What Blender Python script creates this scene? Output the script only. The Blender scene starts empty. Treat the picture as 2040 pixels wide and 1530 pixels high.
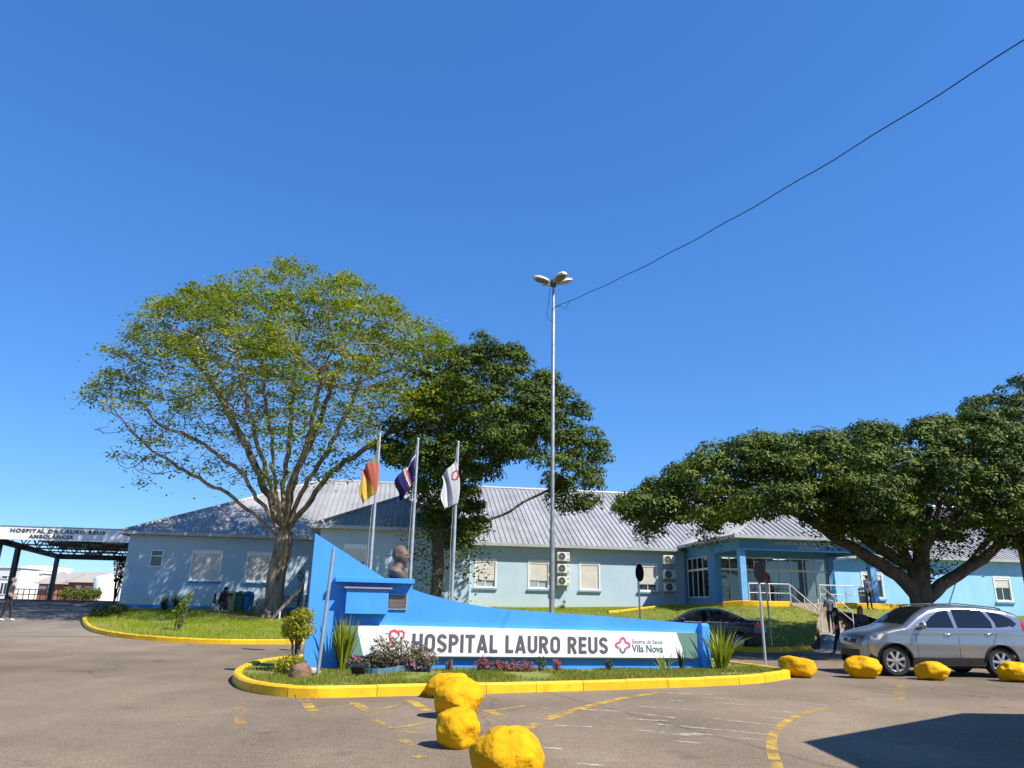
import bpy, bmesh, math, random
import numpy as np
from mathutils import Vector, Matrix, noise
from mathutils.geometry import delaunay_2d_cdt
PI = math.pi
rnd = random.Random(7)
sc = bpy.context.scene
C = sc.collection
# ------------------------------------------------------------------ camera
CZ = 1.4                                   # eye height above the road
FPX, PW, PH = 1468.0, 2040.0, 1530.0
PITCH = math.atan((1212 - 765) / FPX); ROLL = 0.02
cam = bpy.data.cameras.new('camera'); camo = bpy.data.objects.new('camera', cam); C.objects.link(camo)
cam.sensor_width = 36.0; cam.lens = 36.0 * FPX / PW; cam.clip_start = 0.1; cam.clip_end = 3000
camo.matrix_world = Matrix.Translation((0, 0, CZ)) @ Matrix.Rotation(PI/2 + PITCH, 4, 'X') @ Matrix.Rotation(ROLL, 4, 'Z')
sc.camera = camo
# ------------------------------------------------------------------ light
SUN = Vector((0.72, -0.45, 1.0)).normalized()
world = bpy.data.worlds.new('World'); sc.world = world; world.use_nodes = True
wn = world.node_tree; bg = wn.nodes['Background']
sky = wn.nodes.new('ShaderNodeTexSky'); sky.sky_type = 'NISHITA'; sky.sun_disc = False
sky.sun_elevation = math.asin(SUN.z); sky.sun_rotation = math.atan2(SUN.x, SUN.y)
sky.altitude = 0; sky.air_density = 0.9; sky.dust_density = 0.0; sky.ozone_density = 3.0
# the camera's tone curve holds back the bright band near the horizon
def wmul(col):
    k = wn.nodes.new('ShaderNodeMix'); k.data_type = 'RGBA'; k.blend_type = 'MULTIPLY'; k.clamp_result = False
    k.inputs['Factor'].default_value = 1.0; k.inputs['B'].default_value = (*col, 1); return k
pre = wmul((0.1, 0.1, 0.1)); gam = wn.nodes.new('ShaderNodeGamma'); gam.inputs[1].default_value = 0.6
hsv = wn.nodes.new('ShaderNodeHueSaturation'); hsv.inputs['Saturation'].default_value = 1.5; hsv.inputs['Value'].default_value = 1.0
post = wmul((3.0, 4.5, 6.5))
for a_, b_ in ((sky.outputs[0], pre.inputs['A']), (pre.outputs['Result'], gam.inputs[0]), (gam.outputs[0], hsv.inputs['Color']), (hsv.outputs[0], post.inputs['A']), (post.outputs['Result'], bg.inputs['Color'])): wn.links.new(a_, b_)
bg.inputs['Strength'].default_value = 0.12
sl = bpy.data.lights.new('sun', 'SUN'); sl.energy = 4.6; sl.angle = math.radians(0.5); sl.color = (1.0, 0.95, 0.86)
so = bpy.data.objects.new('sun', sl); C.objects.link(so); so.location = (20, -20, 40)
so.rotation_euler = SUN.to_track_quat('Z', 'Y').to_euler()
sc.view_settings.view_transform = 'Standard'; sc.view_settings.look = 'None'
sc.view_settings.exposure = 0.9; sc.view_settings.gamma = 1.0; sc.view_settings.use_curve_mapping = False

# ------------------------------------------------------------------ pixel -> place
CM = camo.matrix_world.to_3x3()
def ray(px, py): return CM @ Vector(((px - 1020) / FPX, -(py - 765) / FPX, -1.0))
O0 = Vector((0, 0, CZ))
def G(px, py, z=0.0): r = ray(px, py); return O0 + r * ((z - CZ) / r.z)
def W(px, py, y): r = ray(px, py); return O0 + r * (y / r.y)
def PL(px, py, p0, n): r = ray(px, py); return O0 + r * ((Vector(p0) - O0).dot(n) / r.dot(n))
def sstep(a, b, x): t = min(1, max(0, (x - a) / (b - a))); return t*t*(3 - 2*t)
def terrain(x, y):
    l = min(1.35, max(0, 0.062 * (y - 26.5)))
    r = 1.35 * min(1, max(0, 0.1 * (y - 31.5) / 1.35))
    w = sstep(-6, 2, x)
    return l * (1 - w) + r * w
def T(px, py, up=0.0):
    r = ray(px, py); t = 4.0
    while t < 400:
        p = O0 + r * t
        if p.z <= terrain(p.x, p.y) + up: return p
        t += 0.04
    return O0 + r * 60
# ------------------------------------------------------------------ helpers
def lin(c): return tuple(((v/255)/12.92 if v/255 <= .04045 else ((v/255+.055)/1.055)**2.4) for v in c)
MATS = {}
def mat(name, col, rough=0.7, metal=0.0, var=0.12, scale=3.0, bump=0.0, bscale=30.0, col2=None, spec=0.4, stretch=None, coat=0.0):
    """plain surface: base colour with noise wear, optional second colour in patches, fine relief"""
    if name in MATS: return MATS[name]
    m = bpy.data.materials.new(name); m.use_nodes = True; n = m.node_tree.nodes; L = m.node_tree.links
    b = n['Principled BSDF']; b.inputs['Roughness'].default_value = rough; b.inputs['Metallic'].default_value = metal
    b.inputs['Specular IOR Level'].default_value = spec; b.inputs['Coat Weight'].default_value = coat
    tc = n.new('ShaderNodeTexCoord'); src = tc.outputs['Object']
    if stretch:
        mp = n.new('ShaderNodeMapping'); mp.inputs['Scale'].default_value = stretch; L.new(src, mp.inputs[0]); src = mp.outputs[0]
    c2 = col2 or tuple(v * (1 - 2.2*var) for v in col)
    nz = n.new('ShaderNodeTexNoise'); nz.inputs['Scale'].default_value = scale; nz.inputs['Detail'].default_value = 8; nz.inputs['Roughness'].default_value = .62
    L.new(src, nz.inputs['Vector'])
    rp = n.new('ShaderNodeValToRGB'); rp.color_ramp.elements[0].position = .36; rp.color_ramp.elements[1].position = .62
    rp.color_ramp.elements[0].color = (*c2, 1); rp.color_ramp.elements[1].color = (*col, 1)
    L.new(nz.outputs['Fac'], rp.inputs[0]); L.new(rp.outputs[0], b.inputs['Base Color'])
    if bump:
        nb = n.new('ShaderNodeTexNoise'); nb.inputs['Scale'].default_value = bscale; nb.inputs['Detail'].default_value = 5; L.new(src, nb.inputs['Vector'])
        bp = n.new('ShaderNodeBump'); bp.inputs['Strength'].default_value = bump; bp.inputs['Distance'].default_value = .02
        L.new(nb.outputs['Fac'], bp.inputs['Height']); L.new(bp.outputs[0], b.inputs['Normal'])
    MATS[name] = m; return m
def leafmat(name, cols, trans=0.35, rough=0.5, spec=0.35):
    if name in MATS: return MATS[name]
    m = bpy.data.materials.new(name); m.use_nodes = True; n = m.node_tree.nodes; L = m.node_tree.links
    b = n['Principled BSDF']; b.inputs['Roughness'].default_value = rough; b.inputs['Specular IOR Level'].default_value = spec
    g = n.new('ShaderNodeNewGeometry'); rp = n.new('ShaderNodeValToRGB'); cr = rp.color_ramp
    while len(cr.elements) < len(cols): cr.elements.new(0.5)
    for i, c in enumerate(cols): cr.elements[i].position = i / max(1, len(cols)-1); cr.elements[i].color = (*c, 1)
    tc = n.new('ShaderNodeTexCoord'); nz = n.new('ShaderNodeTexNoise'); nz.inputs['Scale'].default_value = .55; nz.inputs['Detail'].default_value = 3
    L.new(tc.outputs['Object'], nz.inputs['Vector'])
    ma = n.new('ShaderNodeMath'); ma.operation = 'MULTIPLY_ADD'; ma.inputs[1].default_value = .55; L.new(g.outputs['Random Per Island'], ma.inputs[0])
    mb = n.new('ShaderNodeMath'); mb.operation = 'MULTIPLY_ADD'; mb.inputs[1].default_value = 1.5; mb.inputs[2].default_value = -.52; L.new(nz.outputs['Fac'], mb.inputs[0])
    L.new(mb.outputs[0], ma.inputs[2]); L.new(ma.outputs[0], rp.inputs[0])
    L.new(rp.outputs[0], b.inputs['Base Color'])
    tr = n.new('ShaderNodeBsdfTranslucent'); L.new(rp.outputs[0], tr.inputs['Color'])
    mx = n.new('ShaderNodeMixShader'); mx.inputs[0].default_value = trans
    L.new(b.outputs[0], mx.inputs[1]); L.new(tr.outputs[0], mx.inputs[2]); L.new(mx.outputs[0], n['Material Output'].inputs['Surface'])
    MATS[name] = m; return m
def glassmat(name, col, rough=0.03):
    """dark window glass: reflecting, tinted body behind"""
    if name in MATS: return MATS[name]
    m = bpy.data.materials.new(name); m.use_nodes = True; b = m.node_tree.nodes['Principled BSDF']
    b.inputs['Base Color'].default_value = (*col, 1); b.inputs['Roughness'].default_value = rough; b.inputs['Specular IOR Level'].default_value = .8; b.inputs['IOR'].default_value = 1.5
    MATS[name] = m; return m

def frame(d):
    d = Vector(d).normalized(); a = Vector((0, 0, 1)) if abs(d.z) < .95 else Vector((1, 0, 0))
    u = d.cross(a).normalized(); return u, d.cross(u).normalized()
class MB:
    def __init__(s): s.v = []; s.f = []; s.m = []; s.mi = 0
    def add(s, vs, fs):
        o = len(s.v); s.v += [tuple(v) for v in vs]; s.f += [tuple(i + o for i in f) for f in fs]; s.m += [s.mi]*len(fs); return s
    def box(s, c, d, rz=0.0, M=None):
        x, y, z = d[0]/2, d[1]/2, d[2]/2
        vs = [Vector((i*x, j*y, k*z)) for i in (-1, 1) for j in (-1, 1) for k in (-1, 1)]
        if M is not None: vs = [M @ v for v in vs]
        elif rz: R = Matrix.Rotation(rz, 3, 'Z'); vs = [R @ v for v in vs]
        c = Vector(c)
        return s.add([v + c for v in vs], [(0,1,3,2),(4,6,7,5),(0,4,5,1),(2,3,7,6),(0,2,6,4),(1,5,7,3)])
    def box2(s, a, b): return s.box([(a[i]+b[i])/2 for i in range(3)], [abs(b[i]-a[i]) for i in range(3)])
    def quad(s, a, b, c, d): return s.add([a, b, c, d], [(0, 1, 2, 3)])
    def prism(s, poly, ex):
        ex = Vector(ex); n = len(poly); p = [Vector(q) for q in poly]
        return s.add(p + [q + ex for q in p], [tuple(range(n))[::-1], tuple(range(n, 2*n))] + [(i, (i+1) % n, (i+1) % n + n, i + n) for i in range(n)])
    def bar(s, a, b, w, h=None):
        a, b = Vector(a), Vector(b); h = h or w; u, v = frame(b - a); u, v = u*w/2, v*h/2
        vs = [p + x*u + y*v for p in (a, b) for x, y in ((-1,-1),(1,-1),(1,1),(-1,1))]
        return s.add(vs, [(3,2,1,0),(4,5,6,7),(0,1,5,4),(1,2,6,5),(2,3,7,6),(3,0,4,7)])
    def tube(s, pts, r, n=8, cap=True):
        pts = [Vector(p) for p in pts]; k = len(pts); r = list(r) if hasattr(r, '__len__') else [r]*k
        vs = []; u0 = None
        for i, p in enumerate(pts):
            d = pts[min(i+1, k-1)] - pts[max(i-1, 0)]
            if u0 is None: u, v = frame(d)
            else:
                dn = d.normalized(); u = (u0 - dn*u0.dot(dn)); u = u.normalized() if u.length > 1e-6 else frame(d)[0]; v = dn.cross(u)
            u0 = u
            vs += [p + (u*math.cos(2*PI*j/n) + v*math.sin(2*PI*j/n))*r[i] for j in range(n)]
        fs = [(i*n+j, i*n+(j+1) % n, (i+1)*n+(j+1) % n, (i+1)*n+j) for i in range(k-1) for j in range(n)]
        if cap: fs += [tuple(range(n))[::-1], tuple(range((k-1)*n, k*n))]
        return s.add(vs, fs)
    def lathe(s, prof, c=(0,0,0), n=16, axis='z', cap=True):
        vs = []
        for r, h in prof:
            for j in range(n):
                a = 2*PI*j/n; x, y = r*math.cos(a), r*math.sin(a)
                p = (x, y, h) if axis == 'z' else ((x, h, y) if axis == 'y' else (h, x, y))
                vs.append(Vector(p) + Vector(c))
        k = len(prof); fs = [(i*n+j, i*n+(j+1) % n, (i+1)*n+(j+1) % n, (i+1)*n+j) for i in range(k-1) for j in range(n)]
        if cap: fs += [tuple(range(n))[::-1], tuple(range((k-1)*n, k*n))]
        return s.add(vs, fs)
    def ball(s, c, r, n=10, m=7):
        c = Vector(c); r = Vector(r) if hasattr(r, '__len__') else Vector((r, r, r)); prof = []
        vs = [c + Vector((0, 0, -r.z))]
        for i in range(1, m):
            a = -PI/2 + PI*i/m
            vs += [c + Vector((r.x*math.cos(a)*math.cos(2*PI*j/n), r.y*math.cos(a)*math.sin(2*PI*j/n), r.z*math.sin(a))) for j in range(n)]
        vs.append(c + Vector((0, 0, r.z))); e = len(vs) - 1
        fs = [(0, 1+(j+1) % n, 1+j) for j in range(n)] + [(1+i*n+j, 1+i*n+(j+1) % n, 1+(i+1)*n+(j+1) % n, 1+(i+1)*n+j) for i in range(m-2) for j in range(n)]
        fs += [(e, 1+(m-2)*n+j, 1+(m-2)*n+(j+1) % n) for j in range(n)]
        return s.add(vs, fs)
    def build(s, name, mats, parent=None, smooth=False, sharp=None, bevel=0.0, flip=True):
        me = bpy.data.meshes.new(name); o0 = parent_origin(parent)
        me.from_pydata([(v[0]-o0[0], v[1]-o0[1], v[2]-o0[2]) for v in s.v], [], s.f)
        mats = mats if isinstance(mats, (list, tuple)) else [mats]
        for m in mats: me.materials.append(m)
        if len(mats) > 1: me.polygons.foreach_set('material_index', s.m)
        if flip or bevel:
            bm = bmesh.new(); bm.from_mesh(me)
            if bevel:
                bmesh.ops.remove_doubles(bm, verts=bm.verts, dist=1e-5)
                bmesh.ops.bevel(bm, geom=[e for e in bm.edges if len(e.link_faces) == 2 and e.calc_face_angle(0) > .5], offset=bevel, segments=2, affect='EDGES', profile=.5)
            bmesh.ops.recalc_face_normals(bm, faces=bm.faces); bm.to_mesh(me); bm.free()
        if smooth: smooth_mesh(me, sharp)
        me.update(); o = bpy.data.objects.new(name, me); C.objects.link(o)
        if parent is not None: o.parent = parent
        return o
def smooth_mesh(me, sharp=None):
    me.polygons.foreach_set('use_smooth', [True]*len(me.polygons))
    if sharp:
        me.set_sharp_from_angle(angle=math.radians(sharp))
def parent_origin(p):
    o = Vector((0, 0, 0))
    while p is not None:
        if p.type == 'EMPTY' and not p.get('localspace'): o += p.location
        p = p.parent
    return o
def npmesh(name, v, f, mats, parent=None, smooth=False, mi=None):
    """big mesh from arrays; f is (n,k)"""
    me = bpy.data.meshes.new(name); v = np.asarray(v, np.float32) - np.array(parent_origin(parent), np.float32); f = np.asarray(f, np.int32)
    me.vertices.add(len(v)); me.vertices.foreach_set('co', v.ravel())
    me.loops.add(f.size); me.loops.foreach_set('vertex_index', f.ravel())
    me.polygons.add(len(f)); me.polygons.foreach_set('loop_start', np.arange(0, f.size, f.shape[1], dtype=np.int32))
    mats = mats if isinstance(mats, (list, tuple)) else [mats]
    for m in mats: me.materials.append(m)
    if mi is not None: me.polygons.foreach_set('material_index', np.asarray(mi, np.int32))
    me.polygons.foreach_set('use_smooth', np.full(len(f), smooth)); me.update(calc_edges=True)
    o = bpy.data.objects.new(name, me); C.objects.link(o)
    if parent is not None: o.parent = parent
    return o
def tag(o, label=None, cat=None, group=None, kind=None):
    if label: o['label'] = label
    if cat: o['category'] = cat
    if group: o['group'] = group
    if kind: o['kind'] = kind
    return o
def thing(name, label, cat, loc=(0, 0, 0), rz=0.0, group=None, local=False):
    o = bpy.data.objects.new(name, None); C.objects.link(o); o.location = loc; o.rotation_euler = (0, 0, rz)
    o.empty_display_size = .2
    if local: o['localspace'] = 1
    return tag(o, label, cat, group)
def dup(root, loc, rz=None, label=None, scale=None):
    def cp(o, par):
        c = o.copy(); C.objects.link(c)
        if par is not None: c.parent = par
        for ch in o.children: cp(ch, c)
        return c
    r = cp(root, None); r.location = loc
    if rz is not None: r.rotation_euler = (0, 0, rz)
    if scale: r.scale = scale
    if label: r['label'] = label
    return r
def inpoly(x, y, P):
    c = False; j = len(P)-1
    for i in range(len(P)):
        if (P[i][1] > y) != (P[j][1] > y) and x < (P[j][0]-P[i][0])*(y-P[i][1])/(P[j][1]-P[i][1])+P[i][0]: c = not c
        j = i
    return c
def smooth_poly(P, it=2, closed=True):
    P = [Vector((p[0], p[1])) for p in P]
    for _ in range(it):
        Q = []
        n = len(P)
        for i in range(n if closed else n-1):
            a, b = P[i], P[(i+1) % n]
            if not closed and i == 0: Q.append(a)
            Q += [a*.75+b*.25, a*.25+b*.75]
            if not closed and i == n-2: Q.append(b)
        P = Q
    return P
def resample(P, step, closed=False):
    P = [Vector(p) for p in P]
    if closed: P = P + [P[0]]
    d = [0]
    for i in range(len(P)-1): d.append(d[-1] + (P[i+1]-P[i]).length)
    n = max(2, round(d[-1]/step)); out = []; j = 0
    for k in range(n + (0 if closed else 1)):
        t = d[-1]*k/n
        while j < len(P)-2 and d[j+1] < t: j += 1
        out.append(P[j].lerp(P[j+1], (t-d[j])/max(1e-9, d[j+1]-d[j])))
    return out
def sheet(name, P, step, zf, m, kind='structure', parent=None, skirt=0.0):
    """ground sheet over an outline, heights from zf(x, y)"""
    P = [Vector((p[0], p[1])) for p in P]; pts = list(P); n = len(P)
    xs = [p.x for p in P]; ys = [p.y for p in P]
    x = min(xs)
    while x < max(xs):
        y = min(ys)
        while y < max(ys):
            if inpoly(x, y, P): pts.append(Vector((x, y)))
            y += step
        x += step
    r = delaunay_2d_cdt(pts, [(i, (i+1) % n) for i in range(n)], [list(range(n))], 1, 1e-4)
    b = MB(); b.add([(p.x, p.y, zf(p.x, p.y)) for p in r[0]], [tuple(f) for f in r[2]])
    if skirt:
        for i in range(n):
            a, c = P[i], P[(i+1) % n]; za, zc = zf(a.x, a.y), zf(c.x, c.y)
            b.quad((a.x, a.y, za), (c.x, c.y, zc), (c.x, c.y, zc-skirt), (a.x, a.y, za-skirt))
    o = b.build(name, m, parent, smooth=True, sharp=40)
    if kind and parent is None: o['kind'] = kind
    return o
def text_mb(txt, size, extrude=0.01, offset=0.0, sx=1.0, shear=0.0, align='LEFT', spacing=1.0):
    cu = bpy.data.curves.new('t', 'FONT'); cu.body = txt; cu.size = size; cu.extrude = extrude; cu.offset = offset; cu.align_x = align; cu.shear = shear; cu.space_character = spacing; cu.resolution_u = 3
    o = bpy.data.objects.new('t', cu); C.objects.link(o); bpy.context.view_layer.update()
    me = bpy.data.meshes.new_from_object(o.evaluated_get(bpy.context.evaluated_depsgraph_get()))
    vs = [(v.co.x*sx, v.co.y, v.co.z) for v in me.vertices]; fs = [tuple(p.vertices) for p in me.polygons]
    bpy.data.objects.remove(o); bpy.data.curves.remove(cu); bpy.data.meshes.remove(me)
    return vs, fs
# ================================================================== materials of the place
def asphalt_mat(name, c_hi, c_lo, speck=.5):
    m = mat(name, c_hi, rough=.92, scale=.35, col2=c_lo, bump=.25, bscale=55, spec=.25)
    n = m.node_tree.nodes; L = m.node_tree.links; b = n['Principled BSDF']
    tc = n.new('ShaderNodeTexCoord')
    def N(s, d=6, st=None):
        z = n.new('ShaderNodeTexNoise'); z.inputs['Scale'].default_value = s; z.inputs['Detail'].default_value = d
        if st:
            mp = n.new('ShaderNodeMapping'); mp.inputs['Scale'].default_value = st; mp.inputs['Rotation'].default_value = (0, 0, .35); L.new(tc.outputs['Object'], mp.inputs[0]); L.new(mp.outputs[0], z.inputs['Vector'])
        else: L.new(tc.outputs['Object'], z.inputs['Vector'])
        return z
    def over(col_socket, fac_node, lo, hi, f, kind='MULTIPLY'):
        r = n.new('ShaderNodeValToRGB'); r.color_ramp.elements[0].position = lo; r.color_ramp.elements[1].position = hi
        r.color_ramp.elements[0].color = (f, f, f, 1); r.color_ramp.elements[1].color = (1, 1, 1, 1); L.new(fac_node.outputs['Fac'], r.inputs[0])
        x = n.new('ShaderNodeMix'); x.data_type = 'RGBA'; x.blend_type = kind; x.inputs['Factor'].default_value = 1; L.new(col_socket, x.inputs['A']); L.new(r.outputs[0], x.inputs['B']); return x.outputs['Result']
    s = b.inputs['Base Color'].links[0].from_socket
    s = over(s, N(.09, 4), .38, .6, .72); s = over(s, N(38, 3), .3, .55, speck); s = over(s, N(7, 5), .3, .6, .86)
    s = over(s, N(.6, 5, (1, .12, 1)), .4, .62, .86)
    v = n.new('ShaderNodeTexVoronoi'); v.feature = 'DISTANCE_TO_EDGE'; v.inputs['Scale'].default_value = .22
    dn = N(1.4, 6); mx = n.new('ShaderNodeMix'); mx.data_type = 'RGBA'; mx.blend_type = 'LINEAR_LIGHT'; mx.inputs['Factor'].default_value = .35; L.new(tc.outputs['Object'], mx.inputs['A']); L.new(dn.outputs['Color'], mx.inputs['B']); L.new(mx.outputs['Result'], v.inputs['Vector'])
    class _D: pass
    q = _D(); q.outputs = {'Fac': v.outputs['Distance']}
    s2 = over(s, q, .0, .006, .55); gate = N(.15, 3); gr = n.new('ShaderNodeMapRange'); gr.inputs['From Min'].default_value = .5; gr.inputs['From Max'].default_value = .58; L.new(gate.outputs['Fac'], gr.inputs['Value'])
    gx = n.new('ShaderNodeMix'); gx.data_type = 'RGBA'; L.new(gr.outputs[0], gx.inputs['Factor']); L.new(s, gx.inputs['A']); L.new(s2, gx.inputs['B']); s = gx.outputs['Result']
    s = over(s, N(.9, 2), .26, .32, .72)
    L.new(s, b.inputs['Base Color']); return m
M_ASPH = asphalt_mat('worn_asphalt', (.305, .232, .158), (.228, .174, .12))
M_DRIVE = asphalt_mat('dusty_concrete', (.27, .225, .175), (.21, .175, .14), .75)
M_YEL = mat('yellow_road_paint', (.80, .47, .006), rough=.6, var=.05, scale=4, bump=.25, bscale=18, col2=(.70, .38, .006))
M_ROCK = mat('yellow_painted_stone', (.72, .38, .004), rough=.8, spec=.15, scale=2.2, col2=(.62, .30, .004), bump=.8, bscale=7)
def add_chips(m, lo, hi, col, scale=5.0):
    n = m.node_tree.nodes; L = m.node_tree.links; b = n['Principled BSDF']; s = b.inputs['Base Color'].links[0].from_socket
    g = n.new('ShaderNodeNewGeometry'); z = n.new('ShaderNodeTexNoise'); z.inputs['Scale'].default_value = scale; z.inputs['Detail'].default_value = 9; z.inputs['Roughness'].default_value = .7; L.new(g.outputs['Position'], z.inputs['Vector'])
    r = n.new('ShaderNodeMapRange'); r.inputs['From Min'].default_value = lo; r.inputs['From Max'].default_value = hi; L.new(z.outputs['Fac'], r.inputs['Value'])
    x = n.new('ShaderNodeMix'); x.data_type = 'RGBA'; L.new(r.outputs[0], x.inputs['Factor']); L.new(s, x.inputs['A']); x.inputs['B'].default_value = (*col, 1); L.new(x.outputs['Result'], b.inputs['Base Color'])
add_chips(M_ROCK, .70, .76, (.24, .19, .13)); add_chips(M_ROCK, .60, .75, (.42, .20, .01), 2.5); add_chips(M_YEL, .63, .70, (.20, .16, .11), 7)
def add_objvar(m, lo, hi):
    n = m.node_tree.nodes; L = m.node_tree.links; b = n['Principled BSDF']; s = b.inputs['Base Color'].links[0].from_socket
    oi = n.new('ShaderNodeObjectInfo'); r = n.new('ShaderNodeMapRange'); r.inputs['To Min'].default_value = lo; r.inputs['To Max'].default_value = hi; L.new(oi.outputs['Random'], r.inputs['Value'])
    h = n.new('ShaderNodeHueSaturation'); L.new(r.outputs[0], h.inputs['Value']); L.new(s, h.inputs['Color']); L.new(h.outputs[0], b.inputs['Base Color'])
add_objvar(M_YEL, .86, 1.06); add_objvar(M_ROCK, .9, 1.05)
M_SOIL = mat('lawn_soil', (.17, .205, .022), rough=1, scale=1.6, col2=(.17, .15, .05), bump=.4, bscale=40)
M_EARTH = mat('bare_earth', (.17, .115, .065), rough=1, scale=5, var=.2, bump=.4)
M_GRASS = leafmat('grass_blades', [(.15, .205, .012), (.235, .31, .018), (.33, .38, .03), (.40, .38, .08)], trans=.38, rough=.6, spec=.2)
M_GRASSD = leafmat('dry_grass_blades', [(.12, .165, .014), (.19, .225, .024), (.26, .265, .045), (.33, .29, .10)], trans=.38, rough=.6, spec=.2)
M_WALL = mat('pale_blue_render', (.425, .54, .615), rough=.85, scale=.9, var=.035, bump=.12, bscale=60)
M_WALLC = mat('cyan_render', (.31, .58, .76), rough=.85, scale=1.1, col2=(.24, .50, .70), bump=.12, bscale=50, stretch=(1, 1, .35))
M_PORT = mat('portico_blue_paint', (.085, .29, .52), rough=.7, scale=1.5, var=.05, bump=.08, bscale=40)
M_PLINTH = mat('plinth_blue_paint', (.03, .24, .58), rough=.7, scale=2, var=.12, bump=.1)
M_COL = mat('column_blue_paint', (.16, .42, .72), rough=.7, scale=2, var=.06)
M_METALR = mat('zinc_roof', (.385, .38, .375), rough=.5, metal=.25, scale=.7, col2=(.30, .295, .29), stretch=(1, 1, 1), bump=.04, bscale=4)
M_GUT = mat('painted_gutter', (.42, .43, .42), rough=.5, scale=2, var=.1)
M_WFRAME = mat('white_window_frame', (.78, .78, .76), rough=.4, var=.03)
M_SHUT = mat('cream_roller_shutter', (.70, .66, .60), rough=.6, scale=1.6, var=.05)
M_GLASS = glassmat('window_glass', (.025, .032, .038)); M_GLASSP = glassmat('pale_window_glass', (.30, .34, .36), .1)
M_DARK = mat('dark_interior', (.02, .022, .024), rough=.9, var=.1)
M_GREY = mat('galvanised_steel', (.36, .38, .40), rough=.45, metal=.4, scale=9, var=.08)
M_STEEL = mat('light_steel_pole', (.50, .53, .55), rough=.42, metal=.45, scale=5, var=.12)
M_DKSTEEL = mat('dark_grey_steel', (.045, .055, .06), rough=.55, metal=.2, scale=4, var=.1)
M_WHITE = mat('white_paint', (.80, .80, .78), rough=.5, var=.03)
M_CREAM = mat('cream_plastic', (.68, .67, .58), rough=.45, var=.04)
M_BLK = mat('black_plastic', (.012, .012, .013), rough=.5, var=.1)
M_STEP = mat('sandstone_steps', (.40, .33, .25), rough=.85, scale=3, var=.12, bump=.2)
M_CONC = mat('grey_concrete', (.30, .29, .27), rough=.9, scale=3, var=.14, bump=.2)
# algae at the foot of the middle wall, a stain with its own ragged edge
def add_stain(m, zlo, zhi, col):
    n = m.node_tree.nodes; L = m.node_tree.links; b = n['Principled BSDF']; s = b.inputs['Base Color'].links[0].from_socket
    g = n.new('ShaderNodeNewGeometry'); sp = n.new('ShaderNodeSeparateXYZ'); L.new(g.outputs['Position'], sp.inputs[0])
    nz = n.new('ShaderNodeTexNoise'); nz.inputs['Scale'].default_value = 1.2; nz.inputs['Detail'].default_value = 6; L.new(g.outputs['Position'], nz.inputs['Vector'])
    a = n.new('ShaderNodeMath'); a.operation = 'MULTIPLY_ADD'; a.inputs[1].default_value = .9; L.new(nz.outputs['Fac'], a.inputs[0]); L.new(sp.outputs['Z'], a.inputs[2])
    mr = n.new('ShaderNodeMapRange'); mr.inputs['From Min'].default_value = zhi; mr.inputs['From Max'].default_value = zlo; L.new(a.outputs[0], mr.inputs['Value'])
    x = n.new('ShaderNodeMix'); x.data_type = 'RGBA'; L.new(mr.outputs[0], x.inputs['Factor']); L.new(s, x.inputs['A']); x.inputs['B'].default_value = (*col, 1); L.new(x.outputs['Result'], b.inputs['Base Color'])
add_objvar(M_METALR, .9, 1.08)
add_stain(M_WALL, 1.75, 2.45, (.47, .54, .46))

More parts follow.
